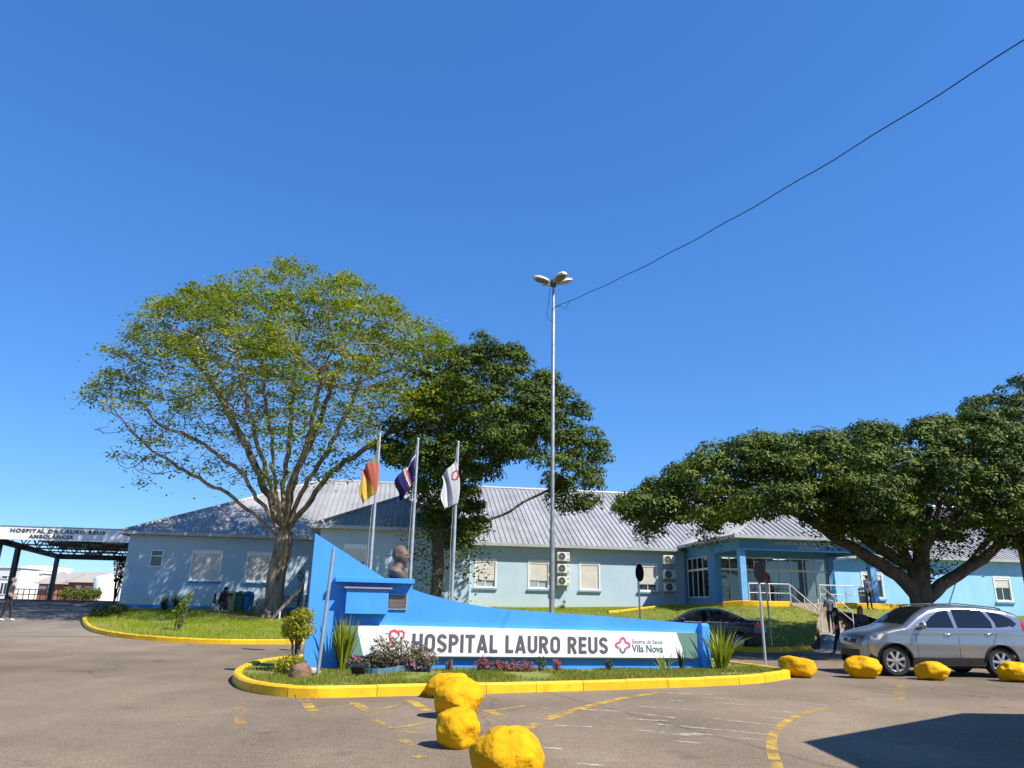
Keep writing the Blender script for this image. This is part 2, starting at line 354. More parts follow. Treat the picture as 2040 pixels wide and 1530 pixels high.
# ================================================================== ground, driveway, lawns, kerbs
def axis(fine, step, far):
    a = list(np.arange(fine[0], fine[1] + 1e-6, step)); s = step; lo, hi = a[0], a[-1]
    while hi < far[1] or lo > far[0]:
        s *= 1.6; hi += s; lo -= s; a = [lo] + a + [hi]
    return a
def ground():
    xs = axis((-40, 40), 1.0, (-700, 700)); ys = axis((-6, 62), 1.0, (-200, 900))
    v = [(x, y, terrain(x, y)) for y in ys for x in xs]; n = len(xs)
    f = [(j*n+i, j*n+i+1, (j+1)*n+i+1, (j+1)*n+i) for j in range(len(ys)-1) for i in range(n-1)]
    tag(npmesh('ground', v, f, M_ASPH, smooth=True), kind='structure')
ground()
def kerb(P, zf, closed, step=.95, w=.16, h=.17, m=None):
    """kerb of single stones along a line (outer edge), laid on a mortar bed"""
    m = m or M_YEL
    P = resample([Vector((p[0], p[1])) for p in P], step/4, closed); n = len(P)
    nor = []
    for i in range(n):
        a = P[(i-1) % n] if closed or i > 0 else P[0]; c = P[(i+1) % n] if closed or i < n-1 else P[-1]
        d = (c - a).normalized(); nor.append(Vector((-d.y, d.x)))
    bed = MB(); k = n if closed else n - 1
    for i in range(k):
        j = (i+1) % n; q = []
        for t, o, zz in ((i, .02, -.1), (j, .02, -.1), (j, .02, h-.025), (i, .02, h-.025), (i, w-.02, -.1), (j, w-.02, -.1), (j, w-.02, h-.025), (i, w-.02, h-.025)):
            p = P[t] + nor[t]*o; q.append((p.x, p.y, zf(P[t].x, P[t].y) + zz))
        bed.add(q, [(0,1,2,3), (3,2,6,7), (7,6,5,4)])
    root = bed.build('kerb', M_CONC); root['kind'] = 'structure'
    for s in range(0, k, 4):
        idx = [(s + t) % n for t in range(5) if closed or s + t < n]
        if len(idx) < 2: continue
        b = MB(); vs = []; hh = h + rnd.uniform(-.006, .008); jig = rnd.uniform(-.005, .005)
        for q, t in enumerate(idx):
            p = P[t].copy()
            e = .006
            if q == 0: p = p.lerp(P[idx[1]], e/ (step/4))
            if q == len(idx)-1: p = p.lerp(P[idx[-2]], e/(step/4))
            z = zf(P[t].x, P[t].y)
            for o, zz in ((0, -.08), (-.0, hh-.03), (.03, hh), (w-.02, hh), (w, hh-.02), (w, -.08)):
                c = p + nor[t]*(o + jig); vs.append((c.x, c.y, z + zz))
        fs = [(q*6+i, q*6+i+1, (q+1)*6+i+1, (q+1)*6+i) for q in range(len(idx)-1) for i in range(5)] + [tuple(range(6)), tuple(range((len(idx)-1)*6, len(idx)*6))]
        b.add(vs, fs).build('kerb_stone', m, root, smooth=True, sharp=35)
    return root
def offset_poly(P, d):
    n = len(P); out = []
    for i in range(n):
        a, c = P[(i-1) % n], P[(i+1) % n]; t = (c - a).normalized(); out.append(P[i] + Vector((-t.y, t.x))*d)
    return out
def grass(name, poly, zf, count, m, hmin, hmax, keep=None, seed=1):
    r = np.random.RandomState(seed); P = np.array([(p[0], p[1]) for p in poly]); lo, hi = P.min(0), P.max(0); pts = []
    while len(pts) < count:
        x, y = r.uniform(lo[0], hi[0]), r.uniform(lo[1], hi[1])
        if inpoly(x, y, poly) and (keep is None or r.rand() < keep(x, y)): pts.append((x, y, zf(x, y)))
    p = np.array(pts); n = len(p); a = r.uniform(0, 2*PI, n); h = r.uniform(hmin, hmax, n)
    tilt = r.normal(0, .35, (n, 2)); w = r.uniform(.006, .013, n)
    s = np.stack([np.cos(a)*w, np.sin(a)*w, np.zeros(n)], 1); top = p + np.stack([tilt[:, 0]*h, tilt[:, 1]*h, h], 1)
    v = np.stack([p - s, p + s, top], 1).reshape(-1, 3); v[:, 2] -= .005
    o = npmesh(name, v, np.arange(3*n).reshape(-1, 3), m); return o
# --- island round the sign (closed outline, counter-clockwise seen from above)
ISL = [G(*p) for p in ((600, 1391), (680, 1390), (850, 1385), (1000, 1381), (1200, 1375), (1400, 1368), (1515, 1362), (1560, 1354))]
ISL = [Vector((p.x, p.y)) for p in ISL] + [Vector(q) for q in ((6.6, 18.0), (6.35, 20.2), (5.0, 24.0), (2.4, 27.6), (-1.0, 27.4), (-3.9, 25.0))] + [Vector((q.x, q.y)) for q in (G(560, 1321), G(495, 1333), G(458, 1352), G(470, 1371), G(520, 1385))]
ISL = smooth_poly(ISL, 2)
SW_A = math.radians(16); SW_D = Vector((math.cos(SW_A), math.sin(SW_A), 0)); SW_N = Vector((math.sin(SW_A), -math.cos(SW_A), 0)); SW_P = G(640, 1335, .12)
def island_z(x, y):
    d = min((Vector((x, y)) - p).length for p in ISL[::3])
    return .125 + .03*sstep(2.5, 6, d) + .012*noise.noise((x*1.3, y*1.3, 0))
flat = lambda x, y: terrain(x, y)
kerb(ISL, flat, True)
isl_in = offset_poly(ISL, .15)
sheet('island_lawn', isl_in, .8, island_z, M_SOIL)
isl_front = [p for p in isl_in]
def keep_front(x, y):
    s = (Vector((x, y, 0)) - SW_P).dot(-SW_N)
    return (1.0 if s < .2 else .12)*sstep(-.55, .15, noise.noise((x*.9, y*.9, 5)) + .3*noise.noise((x*3, y*3, 1)))
tag(grass('island_grass', isl_in, island_z, 52000, M_GRASSD, .03, .075, keep_front, 3), 'short half dry grass of the island round the blue sign', 'grass', kind='stuff')
# --- lawn in front of the left wing
BA = math.atan(.15); BU = Vector((math.cos(BA), math.sin(BA), 0)); BV = Vector((-BU.y, BU.x, 0)); BO = Vector((0, 44.2, 0))
def B(u, v, z=0.0): p = BO + BU*u + BV*v; return Vector((p.x, p.y, z))
def fpx(px, py, v): p = PL(px, py, BO + BV*v, BV); d = p - BO; return d.dot(BU), p.z
LL = [T(*p) for p in ((163, 1232), (163, 1246), (180, 1260), (232, 1271), (330, 1279), (430, 1284), (560, 1284))]
LL = [Vector((p.x, p.y)) for p in LL]
def xy(p): return Vector((p.x, p.y))
LLK = smooth_poly([xy(B(-20.9, -.6)), LL[0]] + LL[1:] + [Vector((-4.5, 28.2)), Vector((-1.6, 30.2)), Vector((-.6, 33.0)), xy(B(-1.5, -7.0))], 2, closed=False)
kerb(LLK, flat, False)
LLP = LLK + [xy(B(-1.5, -.1)), xy(B(-2.4, .3)), xy(B(-21.2, .3))]
def lawnl_z(x, y): return terrain(x, y) + .12 + .015*noise.noise((x*.8, y*.8, 3))
LLI = [p for p in LLP]
sheet('lawn', LLI, 1.0, lawnl_z, M_SOIL)
TREE1 = Vector((W(541, 1200, 37.5).x, 37.5, 0)); TREE1.z = terrain(TREE1.x, TREE1.y) + .1
def keep_l(x, y):
    d = math.hypot((x - TREE1.x)*.5, y - TREE1.y + .3); e = (Vector((x, y, 0)) - BO).dot(BV)
    k = sstep(.5, 2.0, d)
    if e > -2.2: k *= .25
    return k*sstep(-.6, .1, noise.noise((x*.7, y*.7, 5)))
tag(grass('lawn_grass', LLI, lawnl_z, 62000, M_GRASS, .05, .15, keep_l, 5), 'bright green lawn in front of the pale blue left wing', 'grass', kind='stuff')
er = smooth_poly([Vector((TREE1.x + 4.4*math.cos(a), TREE1.y - .2 + 1.35*math.sin(a) + .2*math.sin(3*a))) for a in np.linspace(0, 2*PI, 18)[:-1]], 1)
sheet('bare_earth', er, .7, lambda x, y: lawnl_z(x, y) + .012, M_EARTH)
# --- bank in front of the middle wing and beside the steps
STAIR_U0, STAIR_U1 = 13.35, 15.15
def bank_z(x, y):
    d = Vector((x, y, 0)) - BO; u, v = d.dot(BU), d.dot(BV)
    base = terrain(x, y) + .12
    t1 = sstep(-9.0, -.3, v); z1 = base*(1-t1) + 1.40*t1
    t2 = sstep(-15.5, -7.9, v); z2 = base*(1-t2) + 1.72*t2
    k = sstep(5.0, 10.6, u)*(1 - sstep(22, 27, u)); return max(base, z1*(1-k) + z2*k if u < 22 else base*(1-k) + z2*k)
kb = [xy(T(*p)) for p in ((1622, 1296), (1560, 1299), (1500, 1301))]
BC = [xy(B(-1.2, -.05)), xy(B(-1.2, -8.6)), Vector((1.2, 35.0)), Vector((5.5, 33.4)), Vector((8.5, 31.2)), kb[2], kb[1], kb[0], xy(B(STAIR_U0 - .25, -10.4)), xy(B(STAIR_U0 - .12, -7.6)), xy(B(10.3, -7.6)), xy(B(10.3, -.05))]
BCK = smooth_poly(BC[1:8], 2, closed=False)
kerb(BCK[:-1], flat, False)
sheet('bank_lawn', BCK + BC[8:] + BC[:1], .55, bank_z, M_SOIL)
tag(grass('bank_grass', BCK + BC[8:] + BC[:1], bank_z, 34000, M_GRASS, .05, .14, None, 8), 'green grass bank sloping up to the blue portico', 'grass', kind='stuff')
BR = [xy(B(STAIR_U1 + .15, -7.55)), xy(B(STAIR_U1 + .2, -10.6)), xy(B(16.6, -13.2)), xy(B(18, -14.2)), xy(B(22, -14.4)), xy(B(34, -13.6)), xy(B(34, -.1)), xy(B(18.8, -.1)), xy(B(18.8, -7.55))]
sheet('side_lawn', BR, .6, bank_z, M_SOIL)
tag(grass('side_grass', BR, bank_z, 20000, M_GRASS, .05, .14, None, 9), 'green grass bank under the broad fig tree', 'grass', kind='stuff')
kerb(BR[1:6], flat, False)
# yellow edging along the top of the bank and beside the middle wall
def edging(pts, zf, w=.2, h=.16):
    return kerb(pts, zf, False, w=w, h=h)
edging([xy(B(u, -7.9 - .6*math.sin((u-9.9)/3.2*PI))) for u in np.linspace(9.6, 13.1, 9)], lambda x, y: bank_z(x, y) - .02, .45, .30)
edging([xy(B(u, -7.9 - .5*math.sin((u-15.5)/4.0*PI))) for u in np.linspace(15.5, 19.5, 9)], lambda x, y: bank_z(x, y) - .02, .45, .30)
edging([xy(B(4.8 + t*5.3, -4.2 + 3.1*t)) for t in np.linspace(0, 1, 9)], lambda x, y: bank_z(x, y) - .02, .16, .14)
# --- light driveway up to the ambulance bay, pavement to the steps
f0, f1 = xy(T(-60, 1269)), xy(T(215, 1269))
DRV = [f0 + Vector((-40, -1)), f0, f1] + [xy(B(-20.9, -.7)), xy(B(-21.2, 22)), xy(B(-60, 26)), f0 + Vector((-40, 20))]
sheet('driveway', DRV, 2.5, lambda x, y: terrain(x, y) + .006, M_DRIVE)
b = MB(); q = resample([f0 + Vector((-30, -.7)), f1 + Vector((.3, 0))], 2)
for i in range(len(q)-1):
    a, c = q[i], q[i+1]; b.quad((a.x, a.y-.06, terrain(a.x, a.y)+.011), (c.x, c.y-.06, terrain(c.x, c.y)+.011), (c.x, c.y+.07, terrain(c.x, c.y)+.011), (a.x, a.y+.07, terrain(a.x, a.y)+.011))
tag(b.build('driveway_joint', mat('pale_joint', (.42, .38, .31), var=.15, scale=6)), kind='structure')
def path_z(x, y):
    v = (Vector((x, y, 0)) - BO).dot(BV); t = sstep(-14.5, -10.2, v); return terrain(x, y)*(1-t) + .62*t + .012
PTH = [kb[0] + Vector((.15, -.2)), xy(B(STAIR_U0 - .3, -10.4)), xy(B(STAIR_U0 - .3, -9.9)), xy(B(STAIR_U1 + .3, -9.9)), xy(B(STAIR_U1 + .3, -10.6)), xy(B(16.8, -12.6)), xy(B(16.9, -14.8)), xy(B(14.6, -15.4))]
sheet('pavement', PTH, .5, path_z, M_CONC, skirt=.25)

# ================================================================== painted markings (worn)
def worn(name, col, lo, hi, sc=9):
    m = mat(name, col, rough=.8, var=.1, scale=6); n = m.node_tree.nodes; L = m.node_tree.links; b = n['Principled BSDF']
    g = n.new('ShaderNodeNewGeometry'); z = n.new('ShaderNodeTexNoise'); z.inputs['Scale'].default_value = sc; z.inputs['Detail'].default_value = 9; z.inputs['Roughness'].default_value = .75
    L.new(g.outputs['Position'], z.inputs['Vector']); r = n.new('ShaderNodeMapRange'); r.inputs['From Min'].default_value = lo; r.inputs['From Max'].default_value = hi; L.new(z.outputs['Fac'], r.inputs['Value'])
    t = n.new('ShaderNodeBsdfTransparent'); x = n.new('ShaderNodeMixShader'); L.new(r.outputs[0], x.inputs[0]); L.new(t.outputs[0], x.inputs[1]); L.new(b.outputs[0], x.inputs[2]); L.new(x.outputs[0], n['Material Output'].inputs['Surface'])
    return m
M_WY = worn('worn_yellow_marking', (.56, .35, .055), .40, .60, 3.5); M_WW = worn('worn_white_marking', (.54, .48, .39), .44, .64, 4.5); M_WYF = worn('faded_yellow_marking', (.52, .34, .07), .46, .68, 3.5)
M_WYF2 = worn('thin_worn_yellow_marking', (.54, .34, .06), .40, .62, 3.2)
def marking(pts, w, m):
    P = resample([xy(G(*p)) for p in pts], .3); b = MB(); k = len(P); L_, R_ = [], []
    for i in range(k):
        d = (P[min(i+1, k-1)] - P[max(i-1, 0)]).normalized(); nn = Vector((-d.y, d.x))*w/2
        L_.append(P[i] + nn); R_.append(P[i] - nn)
    for i in range(k-1): b.quad((*L_[i], .005), (*R_[i], .005), (*R_[i+1], .005), (*L_[i+1], .005))
    tag(b.build('road_marking', m), kind='structure')
for pts, w, m in [
    (((606, 1396), (624, 1418)), .16, M_WY), (((628, 1414), (705, 1404)), .08, M_WY), (((705, 1400), (736, 1419)), .16, M_WY), (((736, 1417), (805, 1403)), .08, M_WY),
    (((812, 1393), (852, 1417)), .16, M_WY), (((478, 1398), (478, 1452)), .14, M_WYF), (((742, 1434), (770, 1444), (772, 1452), (830, 1462)), .09, M_WYF), (((775, 1453), (868, 1438)), .07, M_WY),
    (((560, 1392), (640, 1400), (900, 1390), (1180, 1381)), .06, M_WYF), (((630, 1420), (634, 1436)), .14, M_WYF), (((968, 1415), (998, 1427)), .15, M_WY), (((984, 1416), (1068, 1403)), .08, M_WY),
    (((1085, 1435), (1130, 1419), (1225, 1394), (1318, 1379)), .17, M_WY), (((1040, 1455), (1072, 1442)), .17, M_WY), (((1062, 1404), (1110, 1419)), .06, M_WYF), (((1110, 1384), (1200, 1378), (1330, 1376)), .06, M_WYF),
    (((1646, 1411), (1600, 1422), (1567, 1437), (1545, 1455), (1536, 1475), (1538, 1500), (1552, 1540)), .12, M_WYF2), (((1796, 1364), (1788, 1398)), .2, M_WYF), (((800, 1474), (830, 1488)), .12, M_WYF), (((826, 1507), (845, 1510)), .12, M_WY), (((466, 1492), (474, 1493)), .1, M_WYF)]: marking(pts, w, m)
for x0, y0, x1, y1 in [(1150, 1414, 1240, 1418), (1255, 1420, 1345, 1431), (1240, 1432, 1330, 1437), (1105, 1446, 1180, 1449), (1310, 1443, 1530, 1464), (1260, 1455, 1400, 1466), (1275, 1408, 1375, 1414), (1330, 1381, 1420, 1384), (1420, 1432, 1548, 1446),
                       (1520, 1428, 1562, 1434), (1560, 1417, 1596, 1425), (1080, 1490, 1120, 1493), (1248, 1498, 1275, 1502), (1345, 1477, 1395, 1482), (1380, 1461, 1530, 1477), (1600, 1400, 1665, 1409), (1725, 1393, 1795, 1398), (1745, 1384, 1790, 1388), (1755, 1371, 1790, 1374), (1575, 1389, 1590, 1391),
                       (1300, 1460, 1400, 1468), (1400, 1390, 1470, 1394), (1440, 1402, 1520, 1407), (1145, 1522, 1200, 1526), (1330, 1395, 1360, 1397)]:
    marking(((x0, y0), (x1, y1)), .1, M_WW)
# ================================================================== hospital building
HB = thing('hospital_building', 'long single storey pale blue hospital with zinc hip roofs and blue entrance portico', 'building', B(0, 0, .6))
EZ = 4.95            # eave height
def wall(name, m, s0, s1, z0, z1, mapf, ops=(), depth=.16, parent=HB, z00=None):
    """plain wall on a line, with real openings; mapf(s, z, d) gives the place, d goes into the wall"""
    ss = sorted({s0, s1, *[o[0] for o in ops], *[o[1] for o in ops]}); zs = sorted({z0, z1, *[o[2] for o in ops], *[o[3] for o in ops]})
    b = MB()
    for i in range(len(ss)-1):
        for j in range(len(zs)-1):
            a, c, e, f = ss[i], ss[i+1], zs[j], zs[j+1]; mx, mz = (a+c)/2, (e+f)/2
            if any(o[0] < mx < o[1] and o[2] < mz < o[3] for o in ops): continue
            b.quad(mapf(a, e, 0), mapf(c, e, 0), mapf(c, f, 0), mapf(a, f, 0))
    for o in ops:
        a, c, e, f = o[:4]
        for p, q in (((a, e), (c, e)), ((c, e), (c, f)), ((c, f), (a, f)), ((a, f), (a, e))):
            b.quad(mapf(*p, 0), mapf(*q, 0), mapf(*q, depth), mapf(*p, depth))
    return b.build(name, m, parent, flip=False)
def ring(b, mapf, a, c, e, f, w, d0, d1):
    for p in ((a, c, e, e+w), (a, c, f-w, f), (a, a+w, e+w, f-w), (c-w, c, e+w, f-w)):
        q = [mapf(x, z, d) for d in (d0, d1) for x, z in ((p[0], p[2]), (p[1], p[2]), (p[1], p[3]), (p[0], p[3]))]
        b.add(q, [(0,1,2,3), (7,6,5,4), (0,4,5,1), (1,5,6,2), (2,6,7,3), (3,7,4,0)])
def slab(b, mapf, a, c, e, f, d0, d1):
    q = [mapf(x, z, d) for d in (d0, d1) for x, z in ((a, e), (c, e), (c, f), (a, f))]
    b.add(q, [(0,1,2,3), (7,6,5,4), (0,4,5,1), (1,5,6,2), (2,6,7,3), (3,7,4,0)])
def window(mapf, o, closed, sillm, glass=None, border=.07, parent=HB):
    a, c, e, f = o[:4]; b = MB(); ring(b, mapf, a, c, e, f, border, -.025, .10); w = b.build('window', M_WFRAME, parent)
    zi = f - border; box = .14
    if closed > 0:
        b = MB(); slab(b, mapf, a+border, c-border, zi-box, zi, -.005, .09); b.build('shutter_box', M_WFRAME, w)
        zb = zi - box - (zi - box - e - border)*closed; n = max(2, int((zi-box-zb)/.055)); b = MB(); hgt = (zi-box-zb)/n
        for k in range(n):
            z0 = zb + k*hgt
            for zz0, zz1, d0, d1 in ((z0, z0+hgt*.85, .028, .018), (z0+hgt*.85, z0+hgt, .018, .034)):
                b.quad(mapf(a+border, zz0, d0), mapf(c-border, zz0, d0), mapf(c-border, zz1, d1), mapf(a+border, zz1, d1))
        b.build('shutter', M_SHUT, w, flip=False)
        top = zb
    else: top = zi
    if closed < 1:
        mid = (a+c)/2; b = MB()
        if top - e > .2:
            ring(b, mapf, a+border, mid+.02, e+border, top, .035, .05, .075); ring(b, mapf, mid-.02, c-border, e+border, top, .035, .078, .10); b.build('sash', M_WFRAME, w)
        for x0, x1, dd in ((a+border+.03, mid, .06), (mid, c-border-.03, .088)):
            b = MB(); slab(b, mapf, x0, x1, e+border+.03, top-.002, dd, dd+.006); b.build('pane', glass or M_GLASS, w)
    if sillm:
        b = MB(); slab(b, mapf, a-.06, c+.06, e-.10, e-.012, -.10, -.002); b.build('sill', sillm, w)
    return w
def front(v): return lambda s, z, d: B(s, v + d, z)
M_SILL = mat('grey_blue_sill', (.22, .33, .42), rough=.7, var=.08); M_SILLB = mat('blue_sill', (.03, .21, .50), rough=.7, var=.08)
def op(x0, y0, x1, y1, v=0.0):
    a, zt = fpx(x0, y0, v); c, zb = fpx(x1, y1, v); return (a, c, zb, zt)
# --- main front: left wing, middle, right wing
uL, uR, uP, uC = -20.95, 46.0, 10.82, 18.35
zS, zT = 2.5, 4.16
left_ops = [op(302, 1095, 322, 1130)] + [(op(x0, 1096, x1, 1159)[0], op(x0, 1096, x1, 1159)[1], zS, zT) for x0, x1 in ((384, 437), (494, 546))]
mid_ops = [(fpx(x0, 1140, 0)[0], fpx(x1, 1140, 0)[0], zS, zT) for x0, x1 in ((945.5, 989), (1052, 1094), (1154, 1195), (1270, 1310))]
right_ops = [(fpx(1717, 1165, 0)[0], fpx(1760, 1165, 0)[0], 2.4, 4.06), (fpx(1981, 1175, 0)[0], fpx(2015, 1175, 0)[0], 2.4, 3.98), (37.6, 38.9, 2.4, 4.0)]
wall('left_wing_wall', M_WALL, uL, -10.1, .55, EZ, front(0), left_ops)
wall('middle_wall', M_WALL, -3.15, uP, .9, EZ, front(0), mid_ops)
wall('right_wing_wall', M_WALLC, uP + .2, uR, .4, EZ, front(0), right_ops)
b = MB(); ring(b, front(0), *left_ops[0], .06, -.02, .1); w = b.build('window', M_WFRAME, HB); a, c, e, f = left_ops[0]
b = MB(); slab(b, front(0), a+.06, c-.06, e+(f-e)*.62, e+(f-e)*.68, .02, .06); b.build('transom', M_WFRAME, w)
b = MB(); slab(b, front(0), a+.04, c-.04, e+.04, e+(f-e)*.63, .05, .056); b.build('pane', M_GLASS, w)
b = MB(); slab(b, front(0), a+.04, c-.04, e+(f-e)*.67, f-.04, .05, .056); b.build('pane', M_GLASS, w)
for o in left_ops[1:]: window(front(0), o, 1.0, M_SILLB)
for o, k, g in zip(mid_ops, (.74, .70, 1.0, .74), (M_GLASSP, M_GLASSP, None, M_GLASS)): window(front(0), o, k, M_SILL, g)
for o, k in zip(right_ops, (.22, .38, .3)): window(front(0), o, k, mat('cyan_sill', (.13, .38, .55)), M_GLASS, border=.09)
b = MB(); slab(b, front(0), uL-.03, -10.1, .5, 1.22, -.035, 0.0); b.build('plinth', M_PLINTH, HB)
# end and back walls
b = MB(); b.quad(B(uL, 0, .4), B(uL, 18, .4), B(uL, 18, EZ), B(uL, 0, EZ)); b.quad(B(uR, 0, .4), B(uR, 18, .4), B(uR, 18, EZ), B(uR, 0, EZ)); b.quad(B(uL, 18, .4), B(uR, 18, .4), B(uR, 18, EZ), B(uL, 18, EZ)); b.build('outer_wall', M_WALL, HB)
# --- projecting block
vB, u0, u1 = -7.0, -10.15, -2.95
bo = (fpx(685, 1084, vB)[0], fpx(733, 1084, vB)[0], 2.35, fpx(700, 1084, vB)[1])
wall('projecting_wall', M_WALL, u0, u1, .5, EZ, front(vB), [bo])
w = window(front(vB), bo, .36, M_SILL, M_GLASS)
wall('projecting_side_wall', M_WALL, vB, 0, .5, EZ, lambda s, z, d: B(u1 - d, s, z))
wall('projecting_side_wall', M_WALL, 0, vB, .5, EZ, lambda s, z, d: B(u0 + d, s, z))
# --- portico
vF, FZ, PE = -7.4, 1.95, 5.15
sideP = lambda s, z, d: B(uP + d, s, z)
sw = (-3.3, -.25, 2.2, 4.45)
wall('portico_side_wall', M_PORT, -4.05, -.0, .9, PE, sideP, [sw], depth=.2)
def glazing(name, mapf, a, c, e, f, nx, tz, parent=HB, mull=.05):
    g = MB(); ring(g, mapf, a, c, e, f, mull, .02, .09)
    slab(g, mapf, a, c, tz-.06, tz+.06, .015, .095)
    for i in range(1, nx): s = a + (c-a)*i/nx; slab(g, mapf, s-mull/2, s+mull/2, e+mull, f-mull, .02, .09)
    r = g.build(name, M_WFRAME, parent)
    for i in range(nx):
        for z0, z1 in ((e, tz), (tz, f)):
            g = MB(); slab(g, mapf, a+(c-a)*i/nx+.02, a+(c-a)*(i+1)/nx-.02, z0+.03, z1-.03, .05, .058); g.build('pane', M_GCLEAR, r)
    return r
def clearglass():
    m = bpy.data.materials.new('clear_glazing'); m.use_nodes = True; n = m.node_tree.nodes; L = m.node_tree.links
    g = n.new('ShaderNodeBsdfGlossy'); g.inputs['Roughness'].default_value = .02; t = n.new('ShaderNodeBsdfTransparent'); t.inputs['Color'].default_value = (.62, .70, .70, 1)
    fr = n.new('ShaderNodeFresnel'); fr.inputs[0].default_value = 1.75; x = n.new('ShaderNodeMixShader'); L.new(fr.outputs[0], x.inputs[0]); L.new(t.outputs[0], x.inputs[1]); L.new(g.outputs[0], x.inputs[2]); L.new(x.outputs[0], n['Material Output'].inputs['Surface']); return m
M_GCLEAR = clearglass()
glazing('side_glazing', sideP, sw[0], sw[1], sw[2], sw[3], 4, 3.75)
vG = -3.85; gf = front(vG); gl, gr = uP + .35, 17.75
glazing('entrance_glazing', gf, gl, gr, FZ + .02, 4.4, 9, 3.72)
wall('portico_inner_wall', M_PORT, gl - .02, uC, 4.4, PE - .1, gf)
b = MB(); b.box2((0, 0, 0), (0, 0, 0)) if 0 else None
def ubox(b, ua, ub, va, vb, za, zb): b.prism([B(ua, va, za), B(ub, va, za), B(ub, vb, za), B(ua, vb, za)], (0, 0, zb - za)); return b
ubox(MB(), gr, gr + .35, vG - .1, vG + .3, FZ, 4.6).build('pier', M_PORT, HB)
ubox(MB(), uP - .01, uP + .36, -4.3, -4.06, .9, PE - .02).build('pier', M_PORT, HB)
ubox(MB(), uP, uP + .32, vF, vF + .32, .9, PE - .61).build('column', M_COL, HB)
ubox(MB(), uC - .32, uC, vF, vF + .32, .9, PE - .61).build('column', M_COL, HB)
fz0, fz1 = PE - .62, PE
ubox(MB(), uP - .02, uC + .02, vF - .03, vF + .3, fz0, fz1).build('fascia', M_PORT, HB)
ubox(MB(), uP - .05, uC + .05, vF - .07, vF - .031, fz0 - .03, fz0 + .045).build('fascia_trim', M_COL, HB)
ubox(MB(), uP - .01, uP + .3, vF + .3, -4.06, fz0, fz1 - .01).build('side_beam', M_PORT, HB)
ubox(MB(), uC - .3, uC + .01, vF + .3, vG, fz0, fz1 - .01).build('side_beam', M_PORT, HB)
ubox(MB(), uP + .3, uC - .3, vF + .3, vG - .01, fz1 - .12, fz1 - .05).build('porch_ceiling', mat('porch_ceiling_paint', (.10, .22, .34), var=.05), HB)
ubox(MB(), uP - .02, uC + .02, vF - .05, vG + 3.6, FZ - .5, FZ).build('porch_floor', M_STEP, HB)
ubox(MB(), uP - .01, uC + .01, vF - .02, vF + .3, .3, FZ - .5).build('porch_base', M_STEP, HB)
# hall behind the glass
b = MB(); ubox(b, uP + .3, uC + 1.5, -.3, -.1, FZ, 4.7); b.build('hall_back_wall', mat('hall_wall', (.28, .30, .30), var=.05), HB)
b = MB(); ubox(b, uP + .25, uC + 1.4, vG + .2, -.3, 4.55, 4.62); b.build('hall_ceiling', M_WHITE, HB)
for i, (u, v) in enumerate(((12.2, -2.6), (13.0, -1.4), (14.9, -2.6), (16.2, -1.5))):
    lm = MATS.get('ceiling_lamp')
    if not lm:
        lm = mat('ceiling_lamp', (.9, .9, .9), var=0); lb = lm.node_tree.nodes['Principled BSDF']; lb.inputs['Emission Color'].default_value = (1, 1, .95, 1); lb.inputs['Emission Strength'].default_value = 1.6
    ubox(MB(), u - .3, u + .3, v - .3, v + .3, 4.50, 4.548).build('ceiling_lamp', lm, HB)
ubox(MB(), 13.3, 13.38, vG + .5, -.4, FZ, 4.2).build('partition', mat('hall_partition', (.10, .11, .12), var=.1), HB)
ubox(MB(), 14.5, 16.2, -1.6, -1.0, FZ, 3.0).build('reception_counter', mat('counter_wood', (.25, .17, .10), var=.15), HB)
ubox(MB(), 15.9, 17.4, -.42, -.33, FZ + .05, 3.9).build('inner_door', M_WALLC, HB)
# sign over the entrance: metal letters
vs, fs = text_mb('HOSPITAL DR LAURO REUS', .26, .012, .004, 1.12, spacing=1.25, align='CENTER')
M_LET = mat('brushed_letters', (.66, .68, .66), rough=.4, metal=.2, var=.1)
def put_text(vs, fs, o, du, dz, dn, m, name, parent, scale=1.0):
    b = MB(); b.add([o + du*v[0]*scale + dz*v[1]*scale + dn*v[2]*scale for v in vs], fs); return tag(b.build(name, m, parent, flip=False), kind='stuff')
Z = Vector((0, 0, 1))
put_text(vs, fs, B(14.55, vF - .045, PE - .33), BU, Z, -BV, M_LET, 'lettering', HB, .82)
vs, fs = text_mb('ENTRADA', .26, .012, .004, 1.12, spacing=1.3, align='CENTER')
put_text(vs, fs, B(14.6, vF - .045, PE - .54), BU, Z, -BV, M_LET, 'lettering', HB, .72)

